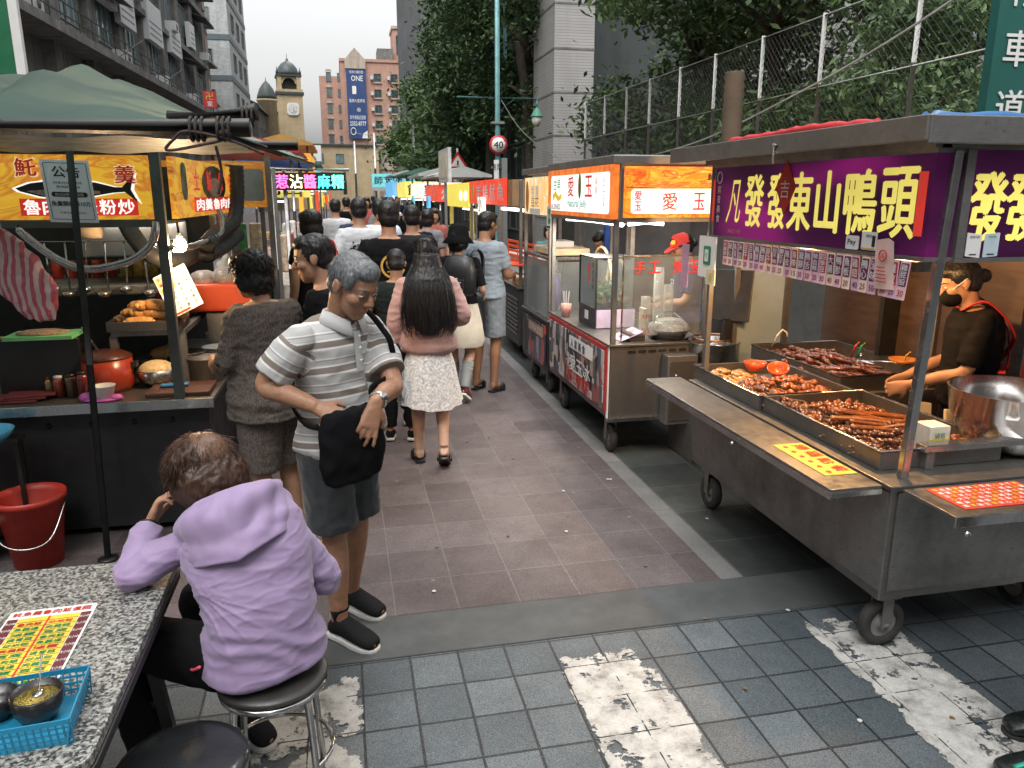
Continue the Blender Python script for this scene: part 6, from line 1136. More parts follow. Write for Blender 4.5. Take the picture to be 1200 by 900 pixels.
    c = MB(); c.tube([(-.87, 4.50, 1.77), (-.865, 4.50, 1.68)], .006, 6, BLKP); q = pt(c, 'lamp_cord', S); c = MB(); c.ball((-.865, 4.50, 1.635), (.034, .034, .04), lit('hot_bulb', (1., .70, .38), 40.), 14, 10); pt(c, 'bulb', q); c = MB(); c.tube([(-.865, 4.50, 1.70), (-.865, 4.50, 1.665)], .017, 10, WHP); pt(c, 'socket', q)
left_stall(); bulb('left_bulb_light', (-.865, 4.46, 1.58), 16, (1, .66, .36), .04); area('left_stall_light', (-1.2, 5.5, 1.72), .5, 5, (1, .85, .7))
def notice_paper():
    m = MB(); c = V((-1.335, 4.365, 1.915)); r = V((1, 0, -.03)).normalized(); u = V((-.045, -.02, 1)).normalized(); m.prism(rrect(.225, .305, .003), c, r, u, .002, mat('pale_blue_notice', (.82, .87, .93), .7, 0, .04)); o = m.thing('notice', 'pale blue paper notice headed 公告 hung over the fish sign', 'notice'); c = c - o.location; f = c + V((0, -.004, 0)); t = MB(); t.tube([f + r * a + u * b for a, b in rrect(.195, .275, .004)], .0012, 4, INK, closed=True); t.text('公告', f + u * .095, r, u, .055, INK, .125, bold=.03)
    for k, s in enumerate(('因食材成本調漲', '敬請顧客見諒')): t.text(s, f + u * (.042 - .02 * k), r, u, .013, INK, .13 - .02 * k)
    t.prism(rrect(.165, .024, .011), f + u * -.015, r, u, .001, INK); t.text('自2026年5月7日起', f + u * -.015 + V((0, -.002, 0)), r, u, .014, PAPER, .13, bold=.02); t.text('魚羹類調漲10元', f + u * -.06, r, u, .026, INK, .18, bold=.02); t.text('不便之處 敬請見諒', f + u * -.105, r, u, .011, INK, .12); t.build('lettering', o)
notice_paper()
# canopy: draped green cloth on pipes, tied with rope
GC = mat('green_canvas', (.050, .095, .082), .75, 0, .25, 2.2, .3, 70, dirt=.35, dcol=(.10, .115, .105))
_n = GC.node_tree; _b = next(q for q in _n.nodes if q.type == 'BSDF_PRINCIPLED'); _o = next(q for q in _n.nodes if q.type == 'OUTPUT_MATERIAL'); _t = N(_n, 'BsdfTranslucent'); _t.inputs[0].default_value = (.34, .46, .40, 1); _m = N(_n, 'MixShader'); _m.inputs[0].default_value = .45
L(_n, _b.outputs[0], _m.inputs[1]); L(_n, _t.outputs[0], _m.inputs[2]); L(_n, _m.outputs[0], _o.inputs[0])
def canopy():
    S = empty('canopy', 'faded green canvas canopy tied to dark pipes over the left stall', 'canopy', (-1.0, 4.0, 2.1)); nx, ny = 60, 40; vs = []
    for j in range(ny + 1):
        for i in range(nx + 1):
            u, v = i / nx, j / ny; x = -3.8 + (3.36 + .18 * v) * u; y = 3.28 + 3.7 * v; ridge = 2.16 + .41 * math.sin(min(1, v * 1.9) * PI / 2) - .06 * max(0, v - .5) ; s = .06 * math.sin(u * 9 + v * 3) * v + .014 * math.sin(u * 60 + v * 8) * (1 - v) + .022 * math.sin(v * 34 + u * 16 + 2 * math.sin(u * 9)) * min(1, 3 * v) + .02 * NZ.noise((u * 14, v * 9, 0))
            ed = max(0, (u - .71) / .29); z = ridge * (1 - ed) + (2.165 + .03 * v) * ed + s * (1 - ed * .8); z -= .12 * math.exp(-((x + 1.60) / .16) ** 2) * math.exp(-((v - .5) / .5) ** 2); vs.append((x, y, z))
    m = MB(); m.add(vs, [(j * (nx + 1) + i, j * (nx + 1) + i + 1, (j + 1) * (nx + 1) + i + 1, (j + 1) * (nx + 1) + i) for j in range(ny) for i in range(nx)], GC, True); o = pt(m, 'canvas', S)
    for a, b, r in (((-3.8, 3.26, 2.12), (-.33, 3.26, 2.15), .036), ((-3.8, 4.2, 2.13), (-.2, 4.2, 2.14), .025), ((-.42, 3.2, 2.12), (-.22, 6.9, 2.14), .022), ((-.75, 3.95, 2.235), (-.36, 3.9, 2.27), .04)): p = MB(); p.tube([a, b], r, 10, BLKM); pt(p, 'pipe', S)
    h = MB(); hv = []
    for i in range(41):
        x = -3.6 + 3.2 * i / 40
        for k in range(3): hv.append((x, 3.30 + .35 * k, 2.112 - .012 * k + .006 * math.sin(i * 1.3)))
    h.add(hv, [(i * 3 + k, i * 3 + k + 1, i * 3 + k + 4, i * 3 + k + 3) for i in range(40) for k in range(2)], mat('pale_green_lining', (.16, .19, .16), .5, 0, .5, 6), True); o = pt(h, 'lining', S)
    rg = random.Random(4); RO = mat('black_orange_rope', (.03, .02, .018), .8, 0, .8, 60)
    for c in ((-.42, 3.22, 2.14), (-.40, 3.9, 2.25), (-.52, 3.24, 2.14)):
        r = MB()
        for k in range(3): r.tube([V(c) + V((.02 * k - .02, .043 * math.cos(a), .043 * math.sin(a))) for a in np.linspace(0, 2 * PI, 13)[:-1]], .006, 6, RO, closed=True)
        pt(r, 'rope_knot', S)
    for pts in ([(-.42, 3.2, 2.10), (-.62, 3.2, 2.06), (-.60, 3.2, 2.10), (-.55, 3.2, 2.13), (-.40, 3.2, 2.10), (-.28, 3.2, 2.05)], [(-.40, 3.9, 2.2), (-.41, 3.6, 2.16), (-.42, 3.3, 2.15)], [(-.46, 3.25, 2.08), (-.45, 3.27, 1.98), (-.47, 3.27, 1.9)]): r = MB(); r.tube(bez(pts, 6), .006, 6, RO); pt(r, 'rope', S)
    w = MB(); wv = [(-2.15, 5.5, 2.54), (-1.72, 5.4, 2.52), (-1.45, 5.5, 2.5), (-1.45, 6.3, 2.52), (-2.15, 6.3, 2.52)]; w.add(wv + [(a, b, c + .03) for a, b, c in wv], [(4, 3, 2, 1, 0), (5, 6, 7, 8, 9)] + [(i, (i + 1) % 5, 5 + (i + 1) % 5, 5 + i) for i in range(5)], mat('white_tarp', (.62, .66, .66), .7)); pt(w, 'white_sheet', S)
canopy()
m = MB(); m.tube([(-1.32, 4.15, 0), (-1.245, 4.15, 2.13)], .017, 10, mat('dark_pole_paint', (.045, .05, .05), .45, .3, .3, 6)); m.lathe([(.05, 0), (.05, .008), (.02, .012)], (-1.32, 4.15, 0), 12, BLKM); m.thing('canopy_pole', 'dark thin pole leaning slightly in front of the fish sign', 'pole')
# goods on and around the left stall
def vessel(name, label, cat, prof, loc, m, n=28, extra=None):
    o = empty(name, label, cat, loc); b = MB(); b.lathe(prof, n=n, m=m); b.build('body', o)
    for nm, mb in (extra or ()): mb.build(nm, o)
    return o
RED_E = mat('red_enamel', (.33, .035, .012), .3, 0, .15, 5, dirt=.3); 
e = MB(); e.lathe([(.135, .185), (.14, .19), (.137, .2), (.09, .225), (.0, .23)], n=28, m=mat('dark_red_lid', (.07, .02, .012), .35)); e2 = MB(); e2.tube([(-.03, .02, .2), (-.12, .05, .36)], .008, 6, STP); e3 = MB(); e3.bx(.13, .165, -.03, .03, .13, .16, BLKP); e3.bx(-.165, -.13, -.03, .03, .13, .16, BLKP)
vessel('stew_pot', 'red enamel stew pot with dark lid on the left counter', 'pot', [(0, 0), (.12, 0), (.137, .03), (.138, .185), (0, .186)], (-1.37, 4.72, .802), RED_E, extra=(('lid', e), ('ladle', e2), ('handle', e3)))
NOO = mat('noodle_pile', (.52, .40, .22), .6, 0, .3, 40, .9, 60); e = MB(); e.ball((0, 0, .09), (.10, .10, .06), NOO, 20, 10)
vessel('noodle_bowl', 'steel bowl heaped with pale noodles beside the red pot', 'bowl', [(0, 0), (.07, 0), (.10, .04), (.115, .10), (.11, .10), (.0, .06)], (-1.12, 4.78, .802), STP, extra=(('noodles', e),))
e = MB(); e.ball((.05, .05, .115), (.13, .09, .05), mat('fried_shallot', (.42, .26, .10), .7, 0, .4, 60, .8)); vessel('sprout_basin', 'steel basin of browned noodles behind the noodle bowl', 'bowl', [(0, 0), (.11, 0), (.15, .10), (.145, .10), (0, .07)], (-1.16, 5.12, .802), STP, extra=(('noodles', e),))
e = MB(); e.lathe([(.0, .0), (.09, .004), (.11, .03), (.10, .035), (0, .02)], (0, 0, .12), 24, mat('dark_soup', (.03, .025, .02), .2)); vessel('soup_pot', 'dark low pot with a ladle in the middle of the left counter', 'pot', [(0, 0), (.11, 0), (.12, .12), (.11, .12), (0, .1)], (-.98, 5.0, .802), DARKST, extra=(('soup', e),))
vessel('soup_pot', 'steel stock pot beside the brown-tunic woman', 'pot', [(0, 0), (.10, 0), (.105, .14), (.112, .145), (.1, .145), (0, .12)], (-.86, 4.85, .802), ST)
for i, (x, y, r, h, c) in enumerate(((-1.60, 4.62, .028, .10, (.30, .06, .03)), (-1.53, 4.60, .030, .11, (.10, .06, .03)), (-1.66, 4.66, .026, .09, (.36, .28, .12)), (-1.46, 4.56, .03, .13, (.14, .02, .02)))):
    q = MB(); q.lathe([(r * .8, h), (r * .8, h + .015), (0, h + .016)], n=14, m=(WHP, BLKP, mat('jar_red_lid', (.4, .03, .03), .4), BLKP)[i]); vessel('sauce_jar', ['red sauce jar with white lid by the canopy pole', 'brown sauce jar with black lid by the canopy pole', 'amber jar with red lid on the left counter', 'tallest dark red bottle jar left of the stew pot'][i], 'jar', [(0, 0), (r, 0), (r, h * .85), (r * .8, h), (0, h)], (x, y, .802), mat('jar_glass_%d' % i, c, .15, 0, .1, coat=.5), 16, (('lid', q),))
vessel('plastic_tub', 'small white plastic tub at the front of the left counter', 'tub', [(0, 0), (.045, 0), (.06, .075), (.064, .08), (.055, .078), (.042, .006), (0, .006)], (-1.33, 4.47, .805), WHP); b = MB(); b.ball((-1.40, 4.47, .82), (.06, .035, .03), mat('pink_film', (.55, .12, .42), .4)); b.ball((-1.27, 4.46, .815), (.04, .03, .02), mat('pink_film', (.55, .12, .42), .4)); b.ball((-1.34, 4.45, .808), (.09, .04, .012), mat('pink_film', (.55, .12, .42), .4)); b.thing('pink_bag', 'crumpled pink plastic bag under the white tub', 'bag')
m = MB(); m.bx(-1.12, -.78, 4.45, 4.72, .801, .828, mat('dark_wood_board', (.075, .032, .022), .5, 0, .3, 6, .3, 30, stretch=(1, 8, 1))); m.thing('chopping_board', 'dark red-brown chopping board at the right end of the left counter', 'board', bevel=.006); m = MB(); m.box((-.99, 4.60, .838), (.15, .05, .018), mat('blue_cloth', (.02, .17, .36), .8, 0, .3, 20, .5, 40), Matrix.Rotation(.1, 3, 'Z')); m.thing('cloth', 'folded bright blue cloth on the chopping board', 'cloth', bevel=.008)
m = MB(); [m.box((-1.85 + .06 * k, 4.55 + .02 * k, .808 + .010 * k), (.34 - .05 * k, .16, .012), mat('maroon_cloth', (.10, .014, .022), .85, 0, .3, 20, .4, 40), Matrix.Rotation(.1 * k, 3, 'Z')) for k in range(3)]; m.thing('cloth', 'folded maroon cloth at the left end of the counter', 'cloth', bevel=.006)
m = MB(); m.bx(-1.36, -.96, 4.76, 5.06, 1.128, 1.135, DARKST); [m.bx(*a, 1.135, 1.185, DARKST) for a in ((-1.36, -1.352, 4.76, 5.06), (-.968, -.96, 4.76, 5.06), (-1.352, -.968, 4.76, 4.768), (-1.352, -.968, 5.052, 5.06))]; m.thing('baking_tray', 'grey tray of fried rolls on the left stall shelf', 'tray', bevel=.002)
FR = glaze('fried_crust', (.34, .13, .03), (.58, .32, .10), .7); rg = random.Random(8); fp = None
for i in range(15):
    if fp is None: m = MB(); m.tube(bez([(-.07, 0, 0), (0, .01, .006), (.07, -.004, 0)], 6), [.018, .026, .028, .03, .028, .029, .03, .028, .03, .028, .029, .026, .014], 10, FR); m.ball((-.07, 0, 0), .018, FR, 8, 6); m.ball((.07, -.004, 0), .015, FR, 8, 6); fp = o = m.build('fried_roll', smooth=True); tag(o, 'golden fried roll piled in the grey tray', 'fried roll', 'fried rolls in the tray')
    else: o = fp.copy(); COL.objects.link(o)
    k = i % 5; o.location = (-1.28 + .062 * k + rg.uniform(-.02, .02) + .04 * (i // 5), 4.88 + rg.uniform(-.06, .06), 1.168 + .045 * (i // 5)); o.rotation_euler = (rg.uniform(-.3, .3), rg.uniform(-.2, .2), rg.uniform(-.5, .9)); s = rg.uniform(.9, 1.25); o.scale = (s, s, s)
m = MB(); X4 = V((.88, .15, .42)).normalized(); U4 = V((-.36, .12, .90)).normalized(); c = V((-.945, 4.74, 1.36)); m.prism(rrect(.19, .25, .004), c, X4, U4, .005, PAPER); o = m.thing('menu_board', 'tilted laminated menu with red print beside the fried rolls', 'menu'); c = c - o.location; nn = X4.cross(U4).normalized(); t = MB(); f = c + nn * .007; t.flat([(-.09, .06), (0.0, .06), (0.0, .115), (-.09, .115)], f, X4, U4, mat('menu_tan', (.52, .30, .16), .6)); t.flat([(-.09, .025), (.0, .025), (.0, .05), (-.09, .05)], f, X4, U4, GOLDI); t.flat([(-.09, -.12), (.02, -.12), (.02, -.108), (-.09, -.108)], f, X4, U4, REDI)
for i in range(4):
    for k in range(7): t.text('魚羹肉飯麵湯炒'[(i + k) % 7], f + nn * .002 + X4 * (-.072 + .046 * i) + U4 * (.10 - .032 * k), X4, U4, .02, INK if i < 2 or k > 3 else REDI, .018)
t.build('print', o)
m = MB(); m.bx(-.80, -.30, 5.55, 5.9, 1.16, 1.34, ORANGEP); o = m.thing('basket', 'orange-red basin of bagged food behind the menu', 'basket', bevel=.02); o.location = (-.78, 5.5, 1.15); m = MB(); [m.ball((-.15 + .15 * k, 0, .19 + .02 * (k % 2)), (.10, .14, .07), glass('cloudy_bag', (.92, .90, .86), .75, .25), 14, 8) for k in range(3)]; m.build('food_bags', o); m = MB(); m.bx(-.9, -.4, 5.3, 5.75, .8, 1.14, STD_); m.thing('shelf_box', 'dull steel box holding up the orange basin', 'box')
for i in range(9): m = MB(); m.lathe([(0, 0), (.07, .0), (.10, .018), (.095, .018), (.06, .006), (0, .006)], (-.83, 5.18, .802 + .016 * i), 22, WHP); m.thing('plate', ('top plate' if i == 8 else 'bottom plate' if i == 0 else 'white plate') + ' of the stack behind the brown-tunic woman', 'plate', 'stacked white plates')
m = MB(); m.bx(-1.22, -1.0, 5.35, 5.6, 1.13, 1.30, mat('red_food_pack', (.48, .05, .03), .5, 0, .5, 20)); m.thing('food_pack', 'red printed pack behind the fried rolls', 'pack', bevel=.02); m = MB(); m.bx(-1.35, -1.1, 5.2, 5.5, 1.115, 1.15, mat('green_tray', (.03, .30, .16), .5)); m.thing('green_tray', 'green plastic tray behind the fried rolls', 'tray')
m = MB(); loft(m, [(V((.02 * k, 0, -.07 * k)), V((1, 0, 0)), V((0, 1, 0)), r, r * .6) for k, r in enumerate((.03, .07, .10, .12, .12, .09, .05))], 2., 18); P = empty('plastic_bag', 'red-striped clear plastic bag hanging at the left edge', 'bag', (-1.54, 4.02, 1.74)); 
def stripe_film():
    q, nt, bs, out = _nt('red_striped_film'); c = coord(nt); wv = N(nt, 'TexWave', Scale=9., Distortion=4.); L(nt, c, wv.inputs['Vector']); L(nt, ramp(nt, wv.outputs['Fac'], [(.4, (.60, .45, .44)), (.6, (.50, .10, .13))]), bs.inputs['Base Color']); bs.inputs['Roughness'].default_value = .3; return q
remesh(m, 'film', .008, P, stripe_film(), 2, wr(.014, (16, 16, 10), .006)); m = MB(); m.tube([(0, 0, 0), (-.01, .0, .10)], .008, 6, PAPER); m.build('knot', P)
BK = mat('red_bucket_plastic', (.40, .028, .016), .45, 0, .12, 4, dirt=.3); e = MB(); e.tube(bez([(-.165, 0, .33), (-.12, -.14, .20), (0, -.19, .155), (.12, -.14, .18), (.165, 0, .33)], 6), .005, 6, STP); e2 = MB(); e2.lathe([(0, .22), (.135, .22)], n=24, m=mat('dark_water', (.01, .01, .01), .1))
vessel('bucket', 'red plastic bucket with wire handle on the ground before the left stall', 'bucket', [(0, 0), (.115, 0), (.158, .35), (.172, .355), (.172, .385), (.163, .385), (.15, .35), (.108, .01), (0, .01)], (-1.67, 4.20, 0), BK, extra=(('handle', e), ('water', e2))); vessel('bucket', 'second red bucket cut off by the left edge of the photo', 'bucket', [(0, 0), (.115, 0), (.158, .35), (.172, .355), (.172, .385), (.163, .385), (.15, .35), (.108, .01), (0, .01)], (-2.02, 4.24, 0), BK)
bowl('blue plastic basin on a stand at the left edge', -1.84, 4.24, .66, .13, .07, mat('blue_basin', (.05, .26, .42), .4)); m = MB(); m.bx(-1.98, -1.72, 4.30, 4.39, .64, .659, BLKP); [m.bx(x, x + .02, y, y + .02, 0, .64, BLKM) for x in (-1.97, -1.75) for y in (4.31, 4.36)]; m.thing('wash_stand', 'small black stand under the blue basin', 'stand')
m = MB(); m.lathe([(0, 0), (.12, .01), (.19, .06), (.2, .08), (.185, .08), (.11, .02), (0, .012)], (-1.75, 5.0, 1.02), 28, BLKM); m.tube([(-1.6, 4.9, 1.09), (-1.95, 4.75, 1.12)], .012, 8, WOOD); m.thing('wok', 'black wok on the burner at the far left', 'wok'); m = MB(); m.bx(-1.95, -1.55, 4.8, 5.2, .80, 1.0, DARKST); m.thing('burner', 'dark steel burner under the wok', 'burner', bevel=.01); m = MB(); m.bx(-1.85, -1.5, 4.62, 4.85, 1.12, 1.14, mat('lime_tray', (.16, .50, .20), .5)); m.ball((-1.68, 4.73, 1.145), (.14, .09, .02), mat('minced_mix', (.30, .20, .13), .8, 0, .5, 60, .6)); m.thing('green_tray', 'bright green tray of chopped toppings at the left edge', 'tray'); m = MB(); m.bx(-1.9, -1.48, 4.64, 4.68, .8, 1.118, BLKM); m.thing('tray_stand', 'thin black stand holding the bright green tray', 'stand')
# --- second left stall with the roasted sign, then the neon stall and the rest
S = cart('left stall with an orange sign bearing 焦 on grey', -1.5, -.62, 6.75, 8.2, .1, .85, 1.80, 2.16, True, False, .0, bodym=mat('dark_stall_side', (.03, .03, .032), .5)); p = MB(); p.bx(-1.5, -.56, 6.70, 6.74, 1.80, 2.16, glow_sign('brown_swirl_film', [(.35, (.46, .20, .025)), (.5, (.38, .12, .02)), (.65, (.50, .25, .05))], 5, .35, (1, 1, 2), 2.)); q = pt(p, 'sign', S); t = MB(); t.prism(rrect(.30, .25, .03), (-.755, 6.699, 1.975), X, Z, .004, mat('grey_cover', (.36, .36, .36), .7)); t.text('焦', (-.86, 6.69, 1.99), X, Z, .14, mat('maroon_ink', (.20, .02, .015), .6), .12, bold=.03); pt(t, 'lettering', q); p = MB(); p.bx(-.585, -.545, 6.64, 6.70, .85, 2.2, STD_); pt(p, 'front_post', S)
m = MB(); m.bx(-1.4, -.6, 6.95, 7.4, .86, 1.25, BLKM); m.thing('grill', 'black grill box on the roasted-snack stall', 'grill', bevel=.01)
for i, (x, c) in enumerate(((-.98, (.60, .58, .54)), (-.84, (.08, .35, .12)), (-.72, (.62, .50, .34)))): m = MB(); m.box((x, 6.9, 1.52), (.10, .05, .30), mat('hung_pack_%d' % i, c, .5, 0, .5, 25)); m.thing('snack_pack', ['white', 'green', 'tan'][i] + ' snack pack hanging under the orange 焦 sign', 'pack', bevel=.02)
m = MB(); m.ball((-.55, 6.0, .98), (.12, .16, .16), mat('blue_plastic_bag', (.03, .22, .40), .4)); o = m.thing('plastic_bag', 'blue plastic bag on a crate behind the brown-tunic woman', 'bag', smooth=True); m = MB(); m.bx(-.68, -.42, 5.85, 6.2, 0, .83, mat('dark_crate', (.06, .06, .065), .6)); m.thing('crate', 'dark crate stack under the blue plastic bag', 'crate', bevel=.01)
NC = [lit('neon_pink', (1., .08, .30), 2.2, 0), lit('neon_yellow', (1., .85, .35), 2.2, 0), lit('neon_red', (1., .10, .28), 2.2, 0), lit('neon_cyan', (.05, .90, 1.), 2.2, 0), lit('neon_mint', (.10, 1., .75), 2.2, 0)]
S = empty('food_stall', 'left stall with a neon sign lettered 沾醬麻糬 in pink, yellow and cyan', 'food stall', (-.7, 9.0, 0)); p = MB(); p.bx(-1.6, -.62, 9.1, 10.8, .02, .9, mat('cream_stall_side', (.42, .36, .30), .6, 0, .5, 6)); pt(p, 'body', S); p = MB(); p.bx(-.72, .06, 9.0, 9.05, 1.945, 2.135, BLKP); q = pt(p, 'neon_sign', S)
for i, ch in enumerate('惹沾醬麻糬'): t = MB(); t.text(ch, (-.62 + .148 * i, 8.99, 2.04), X, Z, .145, NC[i], .13, bold=.025); pt(t, 'lettering', q)
p = MB(); p.tube([(-.75, 9.02, 2.17), (.1, 9.02, 2.165)], .018, 8, WHP); pt(p, 'rail', S)
for x in (-.72, -.6, .05): p = MB(); p.tube([(x, 9.06, 0 if x < 0 else 1.9), (x, 9.06, 2.17)], .02, 8, STD_); pt(p, 'post', S)
for i in range(7): m = MB(); m.box((-.66 + .02 * (i % 3), 9.2 + .22 * i, 1.25 + .12 * (i % 2)), (.08, .16, .42), mat('hung_goods_%d' % (i % 4), ((.58, .42, .30), (.60, .56, .52), (.45, .10, .08), (.10, .16, .30))[i % 4], .6, 0, .5, 14)); m.thing('hanging_goods', 'packaged goods hanging below the neon sign', 'goods', 'goods hanging below the neon sign', bevel=.02)
# ------------------------------------------------------------------ more kitchen things in the left stalls
def many(build, name, label, cat, group, spots):
    o = None
    for i, (x, y, z, rz, s) in enumerate(spots):
        if o is None: o = q = build().build(name); tag(q, label, cat, group)
        else: q = o.copy(); COL.objects.link(q)
        q.location = (x, y, z); q.rotation_euler = (0, 0, rz); q.scale = (s, s, s)
def ladle():
    m = MB(); m.tube([(0, 0, 0), (0, .01, -.26)], .006, 6, STP); m.lathe([(0, -.05), (.03, -.04), (.045, -.01), (.042, -.01), (.026, -.035), (0, -.044)], (0, .035, -.26), 14, STP); return m
many(ladle, 'ladle', 'steel ladle hanging from the rail inside the left stall', 'ladle', 'ladles hanging in the left stall', [(-1.75 + .11 * i, 5.15, 1.62, i * .7, 1. + .1 * (i % 2)) for i in range(7)])
m = MB(); m.tube([(-2.2, 5.15, 1.625), (-1.02, 5.15, 1.625)], .008, 6, STP); m.thing('hanging_rail', 'thin steel rail holding the ladles in the left stall', 'rail')
def can(c, n):
    def f(): m = MB(); m.lathe([(0, 0), (.036, 0), (.036, .11), (.034, .115), (0, .115)], n=16, m=mat(n, c, .35, .2, .5, 30)); return m
    return f
many(can((.45, .06, .04), 'red_tin'), 'sauce_tin', 'red printed sauce tin on the back shelf of the left stall', 'tin', 'red tins in the left stall', [(-1.9 + .085 * i, 5.75, 1.352, i, 1.) for i in range(5)])
many(can((.50, .40, .12), 'yellow_tin'), 'sauce_tin', 'yellow printed sauce tin on the back shelf of the left stall', 'tin', 'yellow tins in the left stall', [(-1.46 + .085 * i, 5.72, 1.352, i, 1.1) for i in range(4)])
def sbowl(): m = MB(); m.lathe([(0, 0), (.045, 0), (.075, .05), (.07, .05), (.042, .006), (0, .006)], n=20, m=WHP); return m
many(sbowl, 'soup_bowl', 'white soup bowl in the stacks beside the brown-tunic woman', 'bowl', 'stacked soup bowls', [(-.88 + .16 * (i % 2), 5.5 + .05 * (i % 2), .802 + .022 * (i // 2), i, 1.) for i in range(14)])
def packet(c, n):
    def f(): m = MB(); m.box((0, 0, -.13), (.16, .04, .24), mat(n, c, .4, 0, .5, 18)); return m
    return f
many(packet((.55, .50, .46), 'clear_packet'), 'noodle_packet', 'pale noodle packet hanging under the second left stall sign', 'packet', 'packets in the second left stall', [(-1.36 + .09 * i, 6.86, 1.74, .2 * (i % 3), .8) for i in range(4)])
m = MB(); loft(m, [(V((0, 0, -.06 * k)), V((1, 0, 0)), V((0, 1, 0)), r, r * .6) for k, r in enumerate((.02, .06, .09, .10, .09, .04))], 2., 16); P = empty('plastic_bag', 'milky white plastic bag hanging by the black duct of the left stall', 'bag', (-.80, 5.7, 1.50)); remesh(m, 'film', .008, P, glass('milky_film', (.94, .94, .93), .8, .25), 2, wr(.012, (18, 18, 12), .005))
m = MB(); m.lathe([(0, 0), (.03, 0), (.032, .12), (.012, .17), (.012, .2), (0, .2)], (-.76, 4.98, .802), 16, mat('chilli_sauce', (.45, .05, .015), .2)); m.thing('sauce_bottle', 'orange-red squeeze bottle beside the brown-tunic woman', 'bottle')
# ------------------------------------------------------------------ the stone table, stools and what is on it
def granite():
    m, nt, bs, out = _nt('speckled_granite'); c = coord(nt); a = noise(nt, c, 95, 3, .65); b = N(nt, 'TexVoronoi', Scale=150.); L(nt, c, b.inputs['Vector']); sp = N(nt, 'SeparateColor'); L(nt, b.outputs['Color'], sp.inputs[0]); v = mathn(nt, 'ADD', mathn(nt, 'MULTIPLY', a, .75), mathn(nt, 'MULTIPLY', sp.outputs[0], .3)); r = ramp(nt, v, [(.40, (.03, .032, .03)), (.50, (.13, .13, .12)), (.60, (.27, .265, .245)), (.70, (.36, .355, .33))]); w = noise(nt, coord(nt, scale=(1, 3.5, 1)), 6, 4, .6); r = mixc(nt, ramp(nt, w, [(.69, 0.), (.73, .6)]), r, (.62, .62, .60)); L(nt, r, bs.inputs['Base Color']); bs.inputs['Roughness'].default_value = .28; bs.inputs['Coat Weight'].default_value = .2; return m
T = empty('table', 'speckled granite-topped folding table at the lower left', 'table', (-1.15, 1.95, 0)); m = MB(); m.prism([(a, b) for a, b in rrect(1.18, .98, .05)], (-1.165, 1.995, .722), X, Y, .028, granite()); pt(m, 'tabletop', T, bevel=.004); m = MB(); m.prism(rrect(1.19, .99, .055), (-1.165, 1.995, .695), X, Y, .027, BLKM); pt(m, 'edge_band', T, bevel=.004)
for y in (1.65, 2.32):
    for a, b in (((-.68, y, .695), (-.60, y, .0)), ((-1.6, y, .695), (-1.68, y, .0))): m = MB(); m.beam(a, b, .035, .035, BLKM, V((0, 1, 0))); pt(m, 'leg', T)
    m = MB(); m.beam((-.64, y, .45), (-1.3, y, .69), .022, .022, BLKM, V((0, 1, 0))); pt(m, 'brace', T); m = MB(); m.beam((-.66, y, .33), (-1.62, y, .33), .025, .025, BLKM, V((0, 1, 0))); pt(m, 'stretcher', T)
c0 = V((-.85, 2.0, .7515)); a = R(2); XM, YM = V((math.cos(a), math.sin(a), 0)) * .74, V((-math.sin(a), math.cos(a), 0)); m = MB(); m.prism(rrect(.30, .42, .008), c0, XM, YM, .002, PAPER); o = m.thing('menu', 'laminated menu with yellow columns and dark red borders lying on the table', 'menu'); c = c0 - o.location; t = MB(); YM2 = mat('menu_yellow', (.62, .46, .05), .45, bmp=0); MR = mat('menu_maroon', (.10, .015, .02), .5, bmp=0); t.flat([(-.105, -.2), (.105, -.2), (.105, .165), (-.105, .165)], c + Z * .0026, XM, YM, YM2); [t.flat([(s * .125 - .018, -.2), (s * .125 + .018, -.2), (s * .125 + .018, .165), (s * .125 - .018, .165)], c + Z * .0027, XM, YM, MR) for s in (-1, 1)]; t.flat([(-.004, -.2), (.004, -.2), (.004, .165), (-.004, .165)], c + Z * .003, XM, YM, REDI); [t.flat([(-.104, .14 - .026 * k), (.104, .14 - .026 * k), (.104, .142 - .026 * k), (-.104, .142 - .026 * k)], c + Z * .0031, XM, YM, MR) for k in range(14)]; t.build('columns', o)
t = MB(); [t.text(ch, c + Z * .0034 + XM * (-.12 + .034 * i) + YM * .187, XM, YM, .022, REDI, .022, bold=.03) for i, ch in enumerate('魠魚羹魯肉飯價目')]
for k in range(13):
    for j, s in enumerate((-.055, .05)): t.text(('魯肉飯', '炒米粉', '魚羹湯', '肉羹麵', '滷蛋', '豆腐', '燙青菜')[(k * 2 + j) % 7], c + Z * .0034 + XM * s + YM * (.127 - .026 * k), XM, YM, .015, GREENI if k % 5 else REDI, .06, bold=.02)
for k in range(10): [t.text('大小中', c + Z * .0034 + XM * s * .125 + YM * (.14 - .036 * k), XM, YM, .014, PAPER, .026) for s in (-1, 1)]
t.build('lettering', o)
